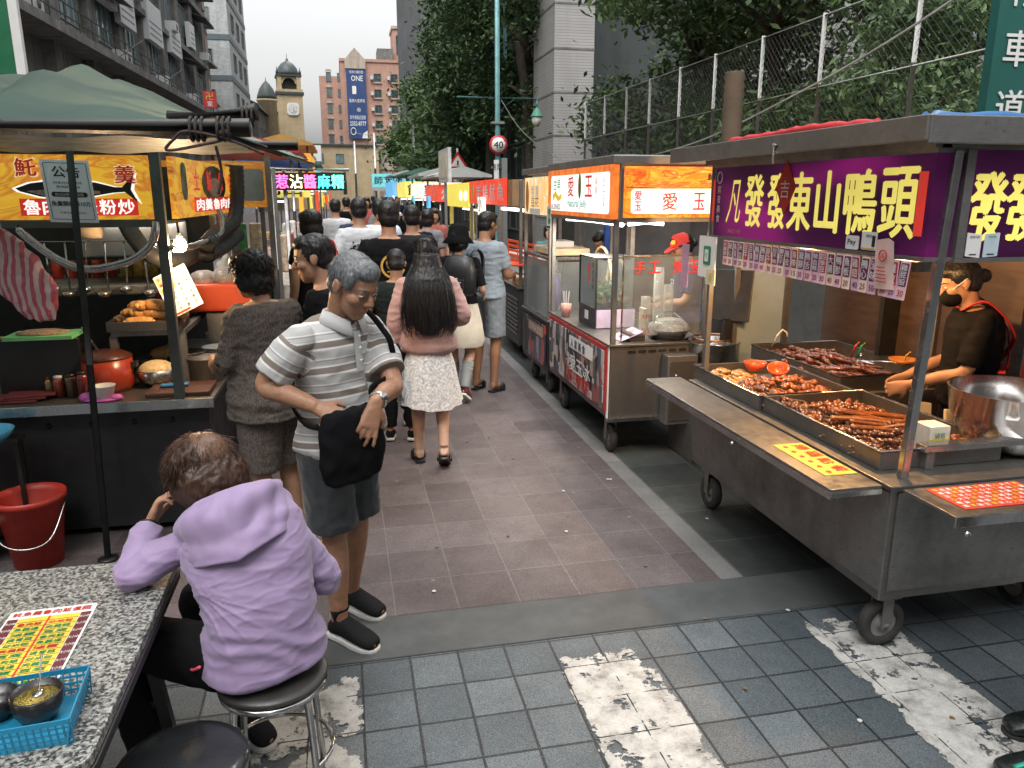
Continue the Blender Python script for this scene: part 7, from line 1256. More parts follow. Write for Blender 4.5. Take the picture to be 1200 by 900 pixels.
# blue basket with holes
B = empty('basket', 'blue perforated plastic basket of sauces at the table corner', 'basket', (-.835, 1.665, .7515), R(5)); BL = mat('blue_basket_plastic', (.015, .20, .34), .4, 0, .1, 5); hx, hy, h = .205, .10, .06
m = MB(); m.bx(-hx + .012, hx - .012, -hy + .012, hy - .012, 0, .004, BL); m.build('floor', B)
for (ax, ay), (bx_, by_) in (((-1, -1), (1, -1)), ((1, -1), (1, 1)), ((1, 1), (-1, 1)), ((-1, 1), (-1, -1))):
    w = MB(); p0, p1 = V((ax * hx, ay * hy, 0)), V((bx_ * hx, by_ * hy, 0)); d = p1 - p0; n = max(4, int(d.length / .014)); ins = V((-(d.y), d.x, 0)).normalized() * .012
    for k in range(n + 1): q = p0 + d * k / n; w.beam(q + ins, q + V((0, 0, h)), .004, .003, BL, d)
    for k in range(5): z = h * k / 4; w.beam(p0 + ins * (1 - k / 4) + V((0, 0, z)), p1 + ins * (1 - k / 4) + V((0, 0, z)), .003, .005 if k < 4 else .012, BL)
    w.build('side', B)
e = MB(); e.lathe([(0, .05), (.034, .052), (.045, .053)], n=22, m=mat('minced_garlic', (.80, .60, .14), .5, 0, .25, 120, .8, 200)); e2 = MB(); e2.tube([(.0, .01, .05), (.012, .03, .14)], .0025, 6, STP); e2.ball((0, .01, .055), (.012, .016, .005), STP)
vessel('sauce_pot', 'dark pot of yellow minced garlic with a small spoon', 'pot', [(0, 0), (.035, 0), (.05, .03), (.054, .066), (.05, .067), (.045, .03), (0, .02)], V((-.722, 1.69, .757)), mat('dark_glaze_pot', (.018, .016, .016), .25), 26, (('garlic', e), ('spoon', e2)))
vessel('sauce_pot', 'dark empty sauce pot left of the garlic pot', 'pot', [(0, 0), (.03, 0), (.045, .03), (.046, .055), (.042, .056), (.036, .03), (0, .01)], V((-.815, 1.715, .757)), mat('dark_glaze_pot', (.018, .016, .016), .25), 24)
for i, (x, y) in enumerate(((-.86, 1.64), (-.93, 1.69))): e = MB(); e.lathe([(.02, .125), (.021, .14), (.0, .142)], n=16, m=BLKP); vessel('sauce_bottle', ['black soy sauce bottle in the blue basket', 'dark red chilli bottle in the blue basket'][i], 'bottle', [(0, 0), (.03, 0), (.031, .08), (.02, .11), (.018, .125), (0, .126)], V((x, y, .757)), (BLKP, mat('chilli_bottle', (.08, .012, .01), .2))[i], 18, (('cap', e),))
def stool(label, x, y, seatm, rz=0.):
    S = empty('stool', label, 'stool', (x, y, 0), rz); m = MB(); m.lathe([(0, .425), (.145, .425), (.165, .432), (.170, .442), (.165, .45), (.14, .457), (0, .458)], n=36, m=seatm); m.build('seat', S); m = MB(); m.tube([(.155 * math.cos(a), .155 * math.sin(a), .415) for a in np.linspace(0, 2 * PI, 25)[:-1]], .011, 8, STP, closed=True); m.build('seat_ring', S)
    for k in range(4): a = k * PI / 2 + PI / 4; d = V((math.cos(a), math.sin(a), 0)); m = MB(); m.tube(bez([d * .05 + V((0, 0, .40)), d * .13 + V((0, 0, .405)), d * .155 + V((0, 0, .37)), d * .18 + V((0, 0, .0))], 5), .011, 8, STP); m.build('leg', S)
    m = MB(); m.tube([(.17 * math.cos(a), .17 * math.sin(a), .17) for a in np.linspace(0, 2 * PI, 25)[:-1]], .007, 8, STP, closed=True); m.build('foot_ring', S)
stool('round steel stool under the woman in lilac', -.285, 2.23, mat('dark_stool_seat', (.03, .028, .027), .4)); stool('round stool with a glossy black seat at the bottom edge', -.485, 1.87, mat('glossy_black_seat', (.02, .022, .024), .18, 0, .3, 4), .4)
# ------------------------------------------------------------------ small litter on the paving
rg = random.Random(12); LM = [mat('litter_paper', (.5, .49, .46), .8), mat('dry_leaf', (.14, .09, .04), .8)]; LP = []
for i in range(22):
    if i < 4:
        m = MB(); n = rg.randint(5, 7); m.prism([(rg.uniform(.007, .016) * math.cos(2 * PI * k / n), rg.uniform(.006, .014) * math.sin(2 * PI * k / n)) for k in range(n)], (0, 0, 0), X, Y, .002, LM[i % 2]); o = m.build('litter_scrap'); LP.append(o); tag(o, ['small pale paper scrap dropped on the paving', 'small dry leaf bit dropped on the paving'][i % 2], 'litter', ['paper scraps on the paving', 'leaf bits on the paving'][i % 2])
    else: o = LP[i % 4].copy(); COL.objects.link(o)
    x, y = rg.uniform(.2, 2.1), rg.uniform(1.9, 7.5); o.location = (x if y > 3.3 else x + .3, y, .003); o.rotation_euler = (0, 0, rg.uniform(0, 6))
# ------------------------------------------------------------------ stalls farther down the street
AW = [mat('awning_%d' % i, c, .7, 0, .2, 3) for i, c in enumerate(((.36, .03, .03), (.05, .12, .35), (.40, .42, .40), (.06, .14, .11), (.45, .24, .05)))]
SG = [lit('far_sign_%d' % i, c, e, .25, 4) for i, (c, e) in enumerate((((.62, .26, .03), .6), ((.62, .58, .50), .7), ((.55, .06, .03), .5), ((.12, .42, .45), .5), ((.60, .50, .10), .6), ((.10, .32, .55), .6)))]
def far_stall(label, side, y, w, si, ai, words, ink, zs=(1.78, 2.12), roofz=2.3):
    x0, x1 = (-1.7, -.62) if side < 0 else (2.0, 3.0); S = empty('food_stall', label, 'food stall', ((x0 + x1) / 2, y, 0)); b = MB(); b.bx(x0, x1, y, y + w, 0, .92, mat('far_stall_side_%d' % (si % 3), ((.30, .26, .22), (.12, .12, .13), (.42, .38, .34))[si % 3], .6, 0, .6, 5)); pt(b, 'body', S); b = MB(); rg = random.Random(int(y * 10))
    for k in range(12): b.box((rg.uniform(x0 + .1, x1 - .1), rg.uniform(y + .1, y + w - .1), .92 + .1), (rg.uniform(.1, .3), rg.uniform(.1, .3), .2 * rg.uniform(.4, 1.4)), mat('goods_%d' % (k % 6), ((.6, .5, .3), (.55, .12, .08), (.6, .6, .58), (.12, .3, .14), (.5, .3, .1), (.62, .45, .4))[k % 6], .6, 0, .4, 9))
    pt(b, 'goods', S, bevel=.015); xs = x1 if side < 0 else x0; b = MB(); b.bx(x0, x1, y - .03, y, zs[0], zs[1], SG[si]); b.bx(xs - .02, xs + .02, y, y + w, zs[0], zs[1], SG[si]); q = pt(b, 'sign', S); t = MB(); n = len(words); [t.text(c, (x0 + (x1 - x0) * (i + .5) / n, y - .035, (zs[0] + zs[1]) / 2), X, Z, (zs[1] - zs[0]) * .7, ink, (x1 - x0) / n * .8, bold=.03) for i, c in enumerate(words)]; [t.text(c, (xs - side * -.026, (y + w * (i + .5) / n) if side < 0 else (y + w - w * (i + .5) / n), (zs[0] + zs[1]) / 2), Y if side < 0 else XS, Z, (zs[1] - zs[0]) * .7, ink, w / n * .75, bold=.03) for i, c in enumerate(words)]; pt(t, 'lettering', q)
    for x, yy in ((x0 + .03, y + .03), (x1 - .03, y + .03), (x0 + .03, y + w - .03), (x1 - .03, y + w - .03)): b = MB(); b.tube([(x, yy, .9), (x, yy, roofz)], .02, 6, GALV); pt(b, 'post', S)
    b = MB(); b.prism([(x0 - .1, 0), (x1 + .1, 0), (x1 + .1, .05), ((x0 + x1) / 2, .22), (x0 - .1, .05)], (0, y + w + .1, roofz), X, Z, w + .3, AW[ai]); pt(b, 'roof', S); b = MB(); b.bx(x0 + .3, x1 - .3, y + .3, y + .33, zs[0] - .08, zs[0] - .055, LED); pt(b, 'led_tube', S); return S
far_stall('left stall with a dark red awning past the neon sign', -1, 11.4, 2.2, 1, 0, '熱炒', INK, (1.95, 2.2), 2.45); far_stall('left stall with a tan sign reading し推 past the neon', -1, 14., 2.5, 4, 1, 'し推', INK, (1.85, 2.15), 2.35)
S = far_stall('left stall with a tall orange sign board above the crowd', -1, 17.5, 3., 0, 4, '古早味小吃', INK, (2.3, 2.75), 2.9); far_stall('left stall with pale teal sign deep in the row', -1, 23, 3.5, 3, 3, '夜市小吃', PAPER, (2.1, 2.6), 2.7); far_stall('left stall with grey roof farthest down the row', -1, 30, 5, 1, 2, '滷味', INK, (2., 2.5), 2.7)
far_stall('right stall with an orange and white sign past the yellow stall', 1, 16.5, 2.4, 2, 2, '燒烤', PAPER, (1.75, 2.1), 2.25); far_stall('right stall with a white sign past the orange one', 1, 20, 3, 1, 2, '雞排', INK, (1.8, 2.2), 2.35); far_stall('right stall with a yellow sign near the trees', 1, 25, 3.5, 4, 3, '飲料', INK, (1.8, 2.3), 2.5); far_stall('right stall with a blue sign farthest down the row', 1, 31, 5, 5, 2, '服飾', PAPER, (1.8, 2.4), 2.6)
m = MB(); m.bx(1.7, 4.6, 44, 44.15, 2.3, 3.0, SG[3]); m.bx(1.7, 4.6, 43.99, 44., 2.1, 2.3, AW[2]); m.bx(1.75, 1.85, 44.02, 44.1, 0, 2.1, GALV); m.bx(4.4, 4.5, 44.02, 44.1, 0, 2.1, GALV); o = m.thing('street_banner', 'pale banner board across the far end of the market', 'sign'); t = MB(); [t.text(c, (-1.1 + .55 * i, -.085, 2.65), X, Z, .42, INK, .42, bold=.03) for i, c in enumerate('師大夜市街')]; t.build('lettering', o)
for side, xs in ((-1, -.5), (1, 1.85)):
    for i in range(0, 9, 2 - (side < 0)):
        y = 10.5 + i * 2.9; m = MB(); m.box((xs + .12 * math.sin(i * 2.), y, 1.75), (.05, .35, .42 if i % 2 else .24), SG[(i * 2 + (side > 0)) % 6]); o = m.thing('hanging_sign', ['orange', 'white', 'red', 'teal', 'yellow', 'blue'][(i * 2 + (side > 0)) % 6] + ' hanging sign over the %s stalls %s' % ('left' if side < 0 else 'right', ['by the neon stall', 'after the neon stall', 'by the third row', 'in mid row', 'past mid row', 'near the far crowd', 'over the far crowd', 'past the far crowd', 'at the street end'][i]), 'sign'); t = MB(); t.text('小吃'[i % 2], (-side * .03, 0, .15), Y if side < 0 else XS, Z, .2, INK, .3, bold=.03); t.build('lettering', o)
# ------------------------------------------------------------------ the people
SKIN = skinmat('skin_warm', (.36, .20, .125)); SKIN_TAN = skinmat('skin_tanned', (.28, .145, .085)); SKIN_FAIR = skinmat('skin_fair', (.46, .29, .21))
HAIR = hairmat('black_hair', (.010, .009, .009)); HAIRB = hairmat('brown_hair', (.035, .018, .012)); HAIRG = hairmat('grey_hair', (.10, .107, .112))
BLACK = cloth('black_cotton', (.007, .007, .008)); WHITE = cloth('white_cotton', (.52, .53, .55)); EYEW = mat('eye_white', (.38, .36, .34), .3, bmp=0); IRIS = mat('iris', (.02, .012, .008), .2, bmp=0)
LIP = mat('lip', (.30, .12, .09), .5, bmp=0); RUBBER = mat('shoe_sole', (.5, .5, .47), .7); RUBBERB = mat('dark_rubber', (.02, .02, .02), .6)
BLACKP = mat('black_leatherette', (.012, .012, .013), .45, 0, .2, 20, .25, 200)
def wpose(loc, rz, h, d):
    s = h / 1.7; c, sn = math.cos(-rz), math.sin(-rz); o = {}
    for k, v in d.items():
        dx, dy = v[0] - loc[0], v[1] - loc[1]
        o[k] = ((dx * c - dy * sn) / s, (dx * sn + dy * c) / s, v[2] / s)
    return o
def polo_mat():
    m, nt, bs, out = _nt('striped_polo_knit')
    a = N(nt, 'Attribute', attribute_name='band'); f = mathn(nt, 'FRACT', mathn(nt, 'MULTIPLY', a.outputs['Fac'], 1 / .098))
    W, G, B_ = (.60, .595, .575), (.40, .40, .39), (.20, .17, .148)
    cr = ramp(nt, f, [(0, G), (.28, W), (.36, B_), (.60, W), (.67, G), (.84, (.29, .285, .28)), (.90, W), (.95, G)], 'CONSTANT')
    c = coord(nt); w_ = noise(nt, c, 60, 3); cr = mixc(nt, .12, cr, mixc(nt, w_, (.2, .2, .2), (.8, .8, .8)), 'MULTIPLY')
    L(nt, cr, bs.inputs['Base Color']); bs.inputs['Roughness'].default_value = .95; bs.inputs['Specular IOR Level'].default_value = .15
    bump(nt, bs, noise(nt, c, 420, 2), .25, .002); return m

# --- the man in the striped polo, digging in his shoulder bag
def striped_man():
    loc, rz, h = (-.05, 3.12, 0), R(222), 1.72
    P = person('grey-haired man in a beige striped polo shirt and dark shorts searching his bag', loc, rz, h)
    J = wpose(loc, rz, h, dict(pel=(-.06, 3.12, .93), waist=(-.06, 3.11, 1.07), chest=(-.055, 3.085, 1.26), neck=(-.03, 3.045, 1.43), head=(.03, 2.975, 1.565),
             shR=(-.175, 2.945, 1.385), shL=(.085, 3.175, 1.385), elR=(-.315, 2.945, 1.20), wrR=(-.125, 2.83, 1.135), elL=(.165, 2.99, 1.17), wrL=(.085, 2.79, 1.15),
             hipL=(.0, 3.18, .91), hipR=(-.12, 3.06, .91), knL=(-.005, 3.23, .50), knR=(-.10, 3.09, .49), anL=(-.05, 3.36, .085), anR=(-.10, 3.11, .085), toeL=(.09, 3.24, .02), toeR=(.05, 2.98, .02)))
    B = Body(J, (R(-28), 0, R(2)), build=1.0)
    mb = MB(); B.headmesh(mb); B.torso(mb, -.015, -.1, 1.); 
    for s in 'LR': B.arm(mb, s); B.leg(mb, s); B.foot(mb, s)
    W2 = Matrix.Rotation(-rz, 3, 'Z')
    B.hand(mb, 'R', W2 @ V((.80, -.35, -.38)), W2 @ V((-.05, -.75, .65)), -1, fing=[(.25, .5, .3), (.3, .5, .3), (.4, .5, .4), (.5, .6, .4)], spread=.12)
    B.hand(mb, 'L', W2 @ V((-.30, -.35, -.85)), W2 @ V((.35, -.9, .2)), -1, fing=[(.05, .2, .15), (.15, .3, .3), (.25, .4, .4), (.35, .5, .4)], spread=.16)
    remesh(mb, 'body', .0052, P, SKIN_TAN, 4, wr(.0012, (40, 40, 40), .0008))
    B.face(P, IRIS, EYEW, LIP, HAIRG)
    # torso stripes run across, sleeve stripes run round the arm
    Jn = {k: np.array(tuple(v)) for k, v in B.J.items()}
    def att(co):
        t = co[:, 2] - co[:, 1] * .12; out = t.copy()
        for s in 'LR':
            a, e = Jn['sh' + s], Jn['el' + s]; d = (e - a) / np.linalg.norm(e - a); q = co - a; al = q @ d
            rad = np.linalg.norm(q - al[:, None] * d, axis=1); k = (al > .03) & (rad < .095) & (al < .4)
            out[k] = 1.37 / 1.01 - al[k]
        return out
    shirt(B, P, polo_mat(), 'polo_shirt', .016, .80, -.16, .985, .0065, .0075, .02, .055, .026, .01, attr=att, f=(8, 8, 15))
    gc = cloth('polo_collar_knit', (.40, .40, .40))
    n = B.J['neck']; c = MB()
    ring = []
    for i in range(25):
        a = 2 * PI * i / 24 + PI / 2
        ring.append((math.cos(a), math.sin(a)))
    vs = []
    for x, y in ring:
        drop = .045 * max(0, y) ** 2
        vs += [n + V((x * .066, y * .058 + .012, .035 - drop * .7 + .0)), n + V((x * .073, y * .068 + .015, .040 - drop)), n + V((x * .100, y * .088 + .016, -.012 - drop * 1.0)), n + V((x * .094, y * .082 + .016, -.016 - drop))]
    fs = []
    for i in range(1, 23):
        for j in range(4): fs.append((i * 4 + j, (i + 1) * 4 + j, (i + 1) * 4 + (j + 1) % 4, i * 4 + (j + 1) % 4))
    c.add(vs, fs, gc, True); c.build('collar', P)
    for k in range(3):
        b = MB(); p, x, y = B.spine(.93 - .09 * k); b.ball(p + y * (.116 + .012 * k) + x * -.002, (.006, .004, .006), WHITE, 8, 5); b.build('button', P)
    p0, x, y = B.spine(.96); p1, _, y1 = B.spine(.66)
    pl = MB(); pl.beam(p0 + y * .098, p1 + y1 * .140, .03, .004, gc, up=y); pl.build('placket', P)
    trousers(B, P, cloth('charcoal_shorts', (.029, .032, .034)), 'shorts', .86, .022, .105, .007, .007, .2)
    k = cloth('black_sock_knit', (.012, .012, .013)); shoes(B, P, k, RUBBER, 'shoe', .008, .13)
    haircap(B, P, HAIRG, 'crop', .006, 'hair', .003)
    strands(B, P, HAIRG, 900, .034, .25, region=lambda q: q.z > .03 + q.y * .55 or q.y < -.05, rad=(.079, .093, .083), r=.0011, curl=.1, droop=.8)
    w = MB(); wr_ = B.J['wrL']; d = (wr_ - B.J['elL']).normalized(); x, y = frame(d)
    w.tube([wr_ - d * .03 + (x * math.cos(a) * .031 + y * math.sin(a) * .031) for a in [2 * PI * i / 20 for i in range(20)]], .006, 6, mat('watch_steel', (.6, .6, .58), .25, .9), closed=True)
    w.tube([wr_ - d * .03 + V((-.1, .8, .5)).normalized() * .028, wr_ - d * .03 + V((-.1, .8, .5)).normalized() * .039], .017, 14, mat('watch_steel', (.6, .6, .58), .25, .9)); w.build('wristwatch', P)
    # the bag
    g = MB(); bl = cloth('black_nylon', (.005, .005, .006), .2, .5, .9)
    M = Matrix.Translation(loc) @ Matrix.Rotation(rz, 4, 'Z')
    MI = M.inverted(); c0 = MI @ V((-.005, 2.80, 1.005))
    loft(g, [(c0 + V((x * 0, 0, z)), V((1, 0, 0)), V((0, 1, 0)), rx, ry) for z, rx, ry, x in ((-.155, .09, .03, 0), (-.14, .125, .045, 0), (-.07, .148, .055, 0), (.03, .145, .052, 0), (.10, .132, .042, 0), (.125, .125, .030, 0))], 3.2, 28)
    g.v = [tuple(M @ V(q)) for q in g.v]
    
    bag = empty('shoulder_bag', 'black nylon shoulder bag hanging in front of the man in the striped polo', 'bag', M @ (c0 - V((0, 0, .16))))
    g.v = [tuple(V(q) - bag.location) for q in g.v]
    q = remesh(g, 'pouch', .009, bag, bl, 3, wr(.008, (14, 14, 10), .003, 4.))
    J_ = {k: v * (h / 1.7) for k, v in B.J.items()}; sl, sr, nk = J_['shL'], J_['shR'], J_['neck']
    s = MB(); path = [c0 + V((-.13, -.0, .11)), c0 + V((-.135, -.03, .17)), J_['chest'] + V((-.12, .20, -.05)), J_['chest'] + V((-.11, .205, .06)), sl + V((.06, .15, -.01)), sl + V((.075, .05, .075)), nk + V((-.06, -.07, .0)), J_['chest'] + V((0, -.15, .05)), J_['waist'] + V((.13, -.12, .05)), J_['waist'] + V((.18, .0, -.03)), c0 + V((.13, -.03, .08))]
    pp = bez([M @ V(v) - bag.location for v in path], 8); fr = [M.to_3x3() @ V((0, 1, .2))] * len(pp)
    s.tube(pp, .013, 6, bl, sy=.35); s.build('strap', bag)
    return P

def lilac_woman():
    loc, rz, h = (-.32, 2.28, 0), R(32), 1.62
    P = person('woman in a lilac hooded jacket seated on a steel stool, elbow on the table', loc, rz, h)
    W = dict(pel=(-.30, 2.23, .535), waist=(-.30, 2.215, .66), chest=(-.325, 2.27, .81), neck=(-.375, 2.36, .955), head=(-.472, 2.45, 1.035),
             shL=(-.525, 2.34, .865), shR=(-.205, 2.30, .885), elL=(-.665, 2.285, .795), wrL=(-.650, 2.475, .875), elR=(-.115, 2.37, .675), wrR=(-.28, 2.56, .63),
             hipL=(-.41, 2.23, .515), hipR=(-.24, 2.30, .515), knL=(-.76, 2.40, .52), knR=(-.56, 2.62, .52), anL=(-.68, 2.28, .10), anR=(-.44, 2.56, .09), toeL=(-.83, 2.40, .02), toeR=(-.34, 2.44, .03))
    B = Body(wpose(loc, rz, h, W), (R(-34), R(0), R(14)), fem=1, build=1.06)
    mb = MB(); B.headmesh(mb); B.torso(mb, -.02, -.1, 1.)
    for s in 'LR': B.arm(mb, s, -.004); B.leg(mb, s, -.004); B.foot(mb, s)
    wl = Matrix.Rotation(-rz, 3, 'Z')
    B.hand(mb, 'L', wl @ V((.35, .10, .75)), wl @ V((-.85, .1, .35)), -1, fing=[(.5, .7, .5), (.55, .8, .5), (.6, .85, .5), (.7, .9, .5)])
    B.hand(mb, 'R', wl @ V((-.8, .3, -.2)), wl @ V((.1, .2, 1)), -1)
    remesh(mb, 'body', .0055, P, SKIN, 4, wr(.001, (40, 40, 40), .0006))
    B.face(P, IRIS, EYEW, LIP, HAIRB)
    lil = mat('lilac_nylon', (.265, .195, .325), .62, 0, .07, 7, .18, 260, .35, sheen=.2)
    Jn = {k: np.array(tuple(v)) for k, v in B.J.items()}
    def folds(co, no):
        base = creases((4.5, 4.5, 11), 3.6, 2., .0055)(co, no) + wr(.003, (5, 5, 9), .001)(co, no)
        # creases running from the left armpit down and across the back to the right hip
        a = Jn['shL'] + np.array((-.045, -.05, -.085)); q = co - a; r = np.sqrt((q ** 2).sum(1)) + 1e-6
        ang = np.arctan2(q[:, 2], q[:, 0]); wob = np.array([NZ.noise((p[0] * 5, p[1] * 5, p[2] * 5)) for p in co]); n1 = np.array([max(0, 1 - 3.4 * abs(NZ.noise((g_ * 3.6, r_ * 2.5, 1.7)))) ** 1.4 for g_, r_ in zip(ang, r)])
        m = np.exp(-((r - .17) / .17) ** 2) * np.clip((Jn['shL'][2] - co[:, 2]) / .06, 0, 1) * np.clip(.6 + 1.6 * wob, 0, 1.2)
        b = Jn['pel']; zz = co[:, 2] - b[2]; n2 = np.sin(zz * 80 + co[:, 0] * 24 + 7 * wob); m2 = np.exp(-((zz - .07) / .10) ** 2)
        arms = np.zeros(len(co))
        for s in 'LR':
            e = Jn['el' + s]; dd = co - e; rr = np.sqrt((dd ** 2).sum(1)); d = Jn['wr' + s] - Jn['sh' + s]; d = d / np.linalg.norm(d)
            arms += np.sin((dd @ d) * 120 + co[:, 0] * 30) * np.exp(-(rr / .11) ** 2)
        return base + .0075 * n1 * m + .0042 * n2 * m2 + .0036 * arms
    mb = MB(); B.torso(mb, .014, -.13, .97, .016, belly=.03, wide=.002)
    for s in 'LR': B.arm(mb, s, .019, 0, 1.86)
    remesh(mb, 'jacket', .0055, P, lil, 3, folds)
    # the hood lying on her back: a folded pouch hanging to a point
    hd = MB(); n = B.J['neck']; p, x, y = B.spine(.92); t = (B.J['neck'] - B.J['chest']).normalized(); ns, ntt = 72, 30; hv = []
    for j in range(ntt + 1):
        v = j / ntt
        for i in range(ns + 1):
            s_ = 2 * i / ns - 1; a = s_ * 2.05; ca = max(0, math.cos(a)); od = x * math.sin(a) - y * math.cos(a); ln = .045 + .175 * max(0, 1 - abs(s_)) ** .75
            fold = .008 * math.sin(v * 15 + 4.5 * abs(s_) + s_ * 2) * math.sin(PI * min(1, v * 1.1)) + .006 * math.sin(s_ * 26 + v * 9) * v * (1 - v) * 3 + .004 * NZ.noise((s_ * 9, v * 7, 1))
            rr = .072 + .075 * math.sin(PI / 2 * min(1, v * 2.4)) + (.018 * (1 - v) + .012) * ca + fold
            hv.append(n + od * rr * (1 + .10 * abs(math.sin(a))) + t * (.022 + .03 * math.sin(PI * min(1, v * 1.6)) * (v < .63) - ln * v ** 1.15 - .05 * abs(s_) * v))
    hd.add(hv, [(j * (ns + 1) + i, j * (ns + 1) + i + 1, (j + 1) * (ns + 1) + i + 1, (j + 1) * (ns + 1) + i) for j in range(ntt) for i in range(ns)], lil, True); q = hd.build('hood', P); q.modifiers.new('cloth_thickness', 'SOLIDIFY').thickness = .010
    pk = mat('pink_piping', (.7, .10, .13), .6); hm = MB()
    pv, xv, yv = B.spine(-.11); hm.tube(bez([pv - xv * .21 + yv * .13, pv - xv * .225 + yv * .02 + V((0, 0, .03)), pv - xv * .215 - yv * .06 + V((0, 0, .09))], 6), .005, 6, pk); hm.build('hem_lining', P)
    trousers(B, P, BLACK, 'trousers', 1.85, .014, None, .009, .005, .1)
    shoes(B, P, cloth('black_mesh_shoe', (.014, .014, .016)), RUBBER)
    HB = hairmat('permed_brown_hair', (.042, .020, .012))
    haircap(B, P, HB, 'perm', .007, 'hair', .007, 2.)
    crown = V((0, -.085, .105))
    strands(B, P, HB, 3000, .05, .28, seed=3, region=lambda q: (q - crown).length > .042, centre=(0, -.012, .03), rad=(.112, .116, .105), r=.0011, curl=.32, droop=.55, whorl=crown)
    HT = hairmat('thinning_brown_hair', (.105, .052, .031)); sk = MB(); sk.ball(B.H @ V((0, -.042, .040)), (.091, .097, .093), HT, 20, 14, B.H.to_3x3()); sk.build('thin_crown', P)
    strands(B, P, HT, 800, .06, .12, 'thin_crown_hair', seed=9, region=lambda q: (q - crown).length < .068, centre=(0, -.012, .03), rad=(.104, .110, .108), r=.0015, curl=.12, droop=.8, whorl=crown)
    w = MB(); wv = B.J['wrL']; d = (wv - B.J['elL']).normalized(); xx, yy = frame(d)
    w.tube([wv - d * .022 + (xx * math.cos(a) + yy * math.sin(a)) * .032 for a in [2 * PI * i / 20 for i in range(20)]], .011, 8, mat('black_strap', (.015, .015, .016), .4), closed=True); w.build('wristband', P)
    return P

def plain(label, loc, rz, h, pose=None, head=(0, 0, 0), fem=0., build=1., skin=None, hair=('short', None), top=None, bottom=None, shoe=None, vox=.010, group=None, face=False, sandal=None, legs=True, hands=True):
    """a figure with body, clothes, shoes and hair; returns (root, Body)"""
    P = person(label, loc, rz, h, group); B = Body(pose, head, fem, build); skin = skin or SKIN
    mb = MB(); B.headmesh(mb); B.torso(mb, -.012, -.1, 1.)
    for s in 'LR':
        B.arm(mb, s); B.leg(mb, s); B.foot(mb, s)
        if hands:
            d = (B.J['wr' + s] - B.J['el' + s]); sg = 1 if s == 'L' else -1
            B.hand(mb, s, d, V((-1 if s == 'L' else 1, -.1, .35)), 1 if s == 'R' else -1, k=1.02, spread=.2)
    remesh(mb, 'body', vox, P, skin, 3)
    if face: B.face(P, IRIS, EYEW, LIP, HAIR)
    if top: shirt(B, P, **top)
    if bottom: trousers(B, P, **bottom)
    if shoe: shoes(B, P, shoe[0], shoe[1])
    if sandal: sandals(B, P, sandal)
    if hair: haircap(B, P, hair[1] or HAIR, hair[0], max(.007, vox * .8), 'hair', hair[2] if len(hair) > 2 else .004, rnd.random() * 9)
    return P, B
def walk(k=1., arms=True):
    d = dict(knL=(-.09, .06 * k, .50), anL=(-.09, .05 * k, .085), toeL=(-.11, .20 * k, .02), knR=(.09, .03, .50), anR=(.09, -.17 * k, .17), toeR=(.10, -.06 * k, .03), hipL=(-.085, .01, .91), hipR=(.085, -.01, .91))
    return d
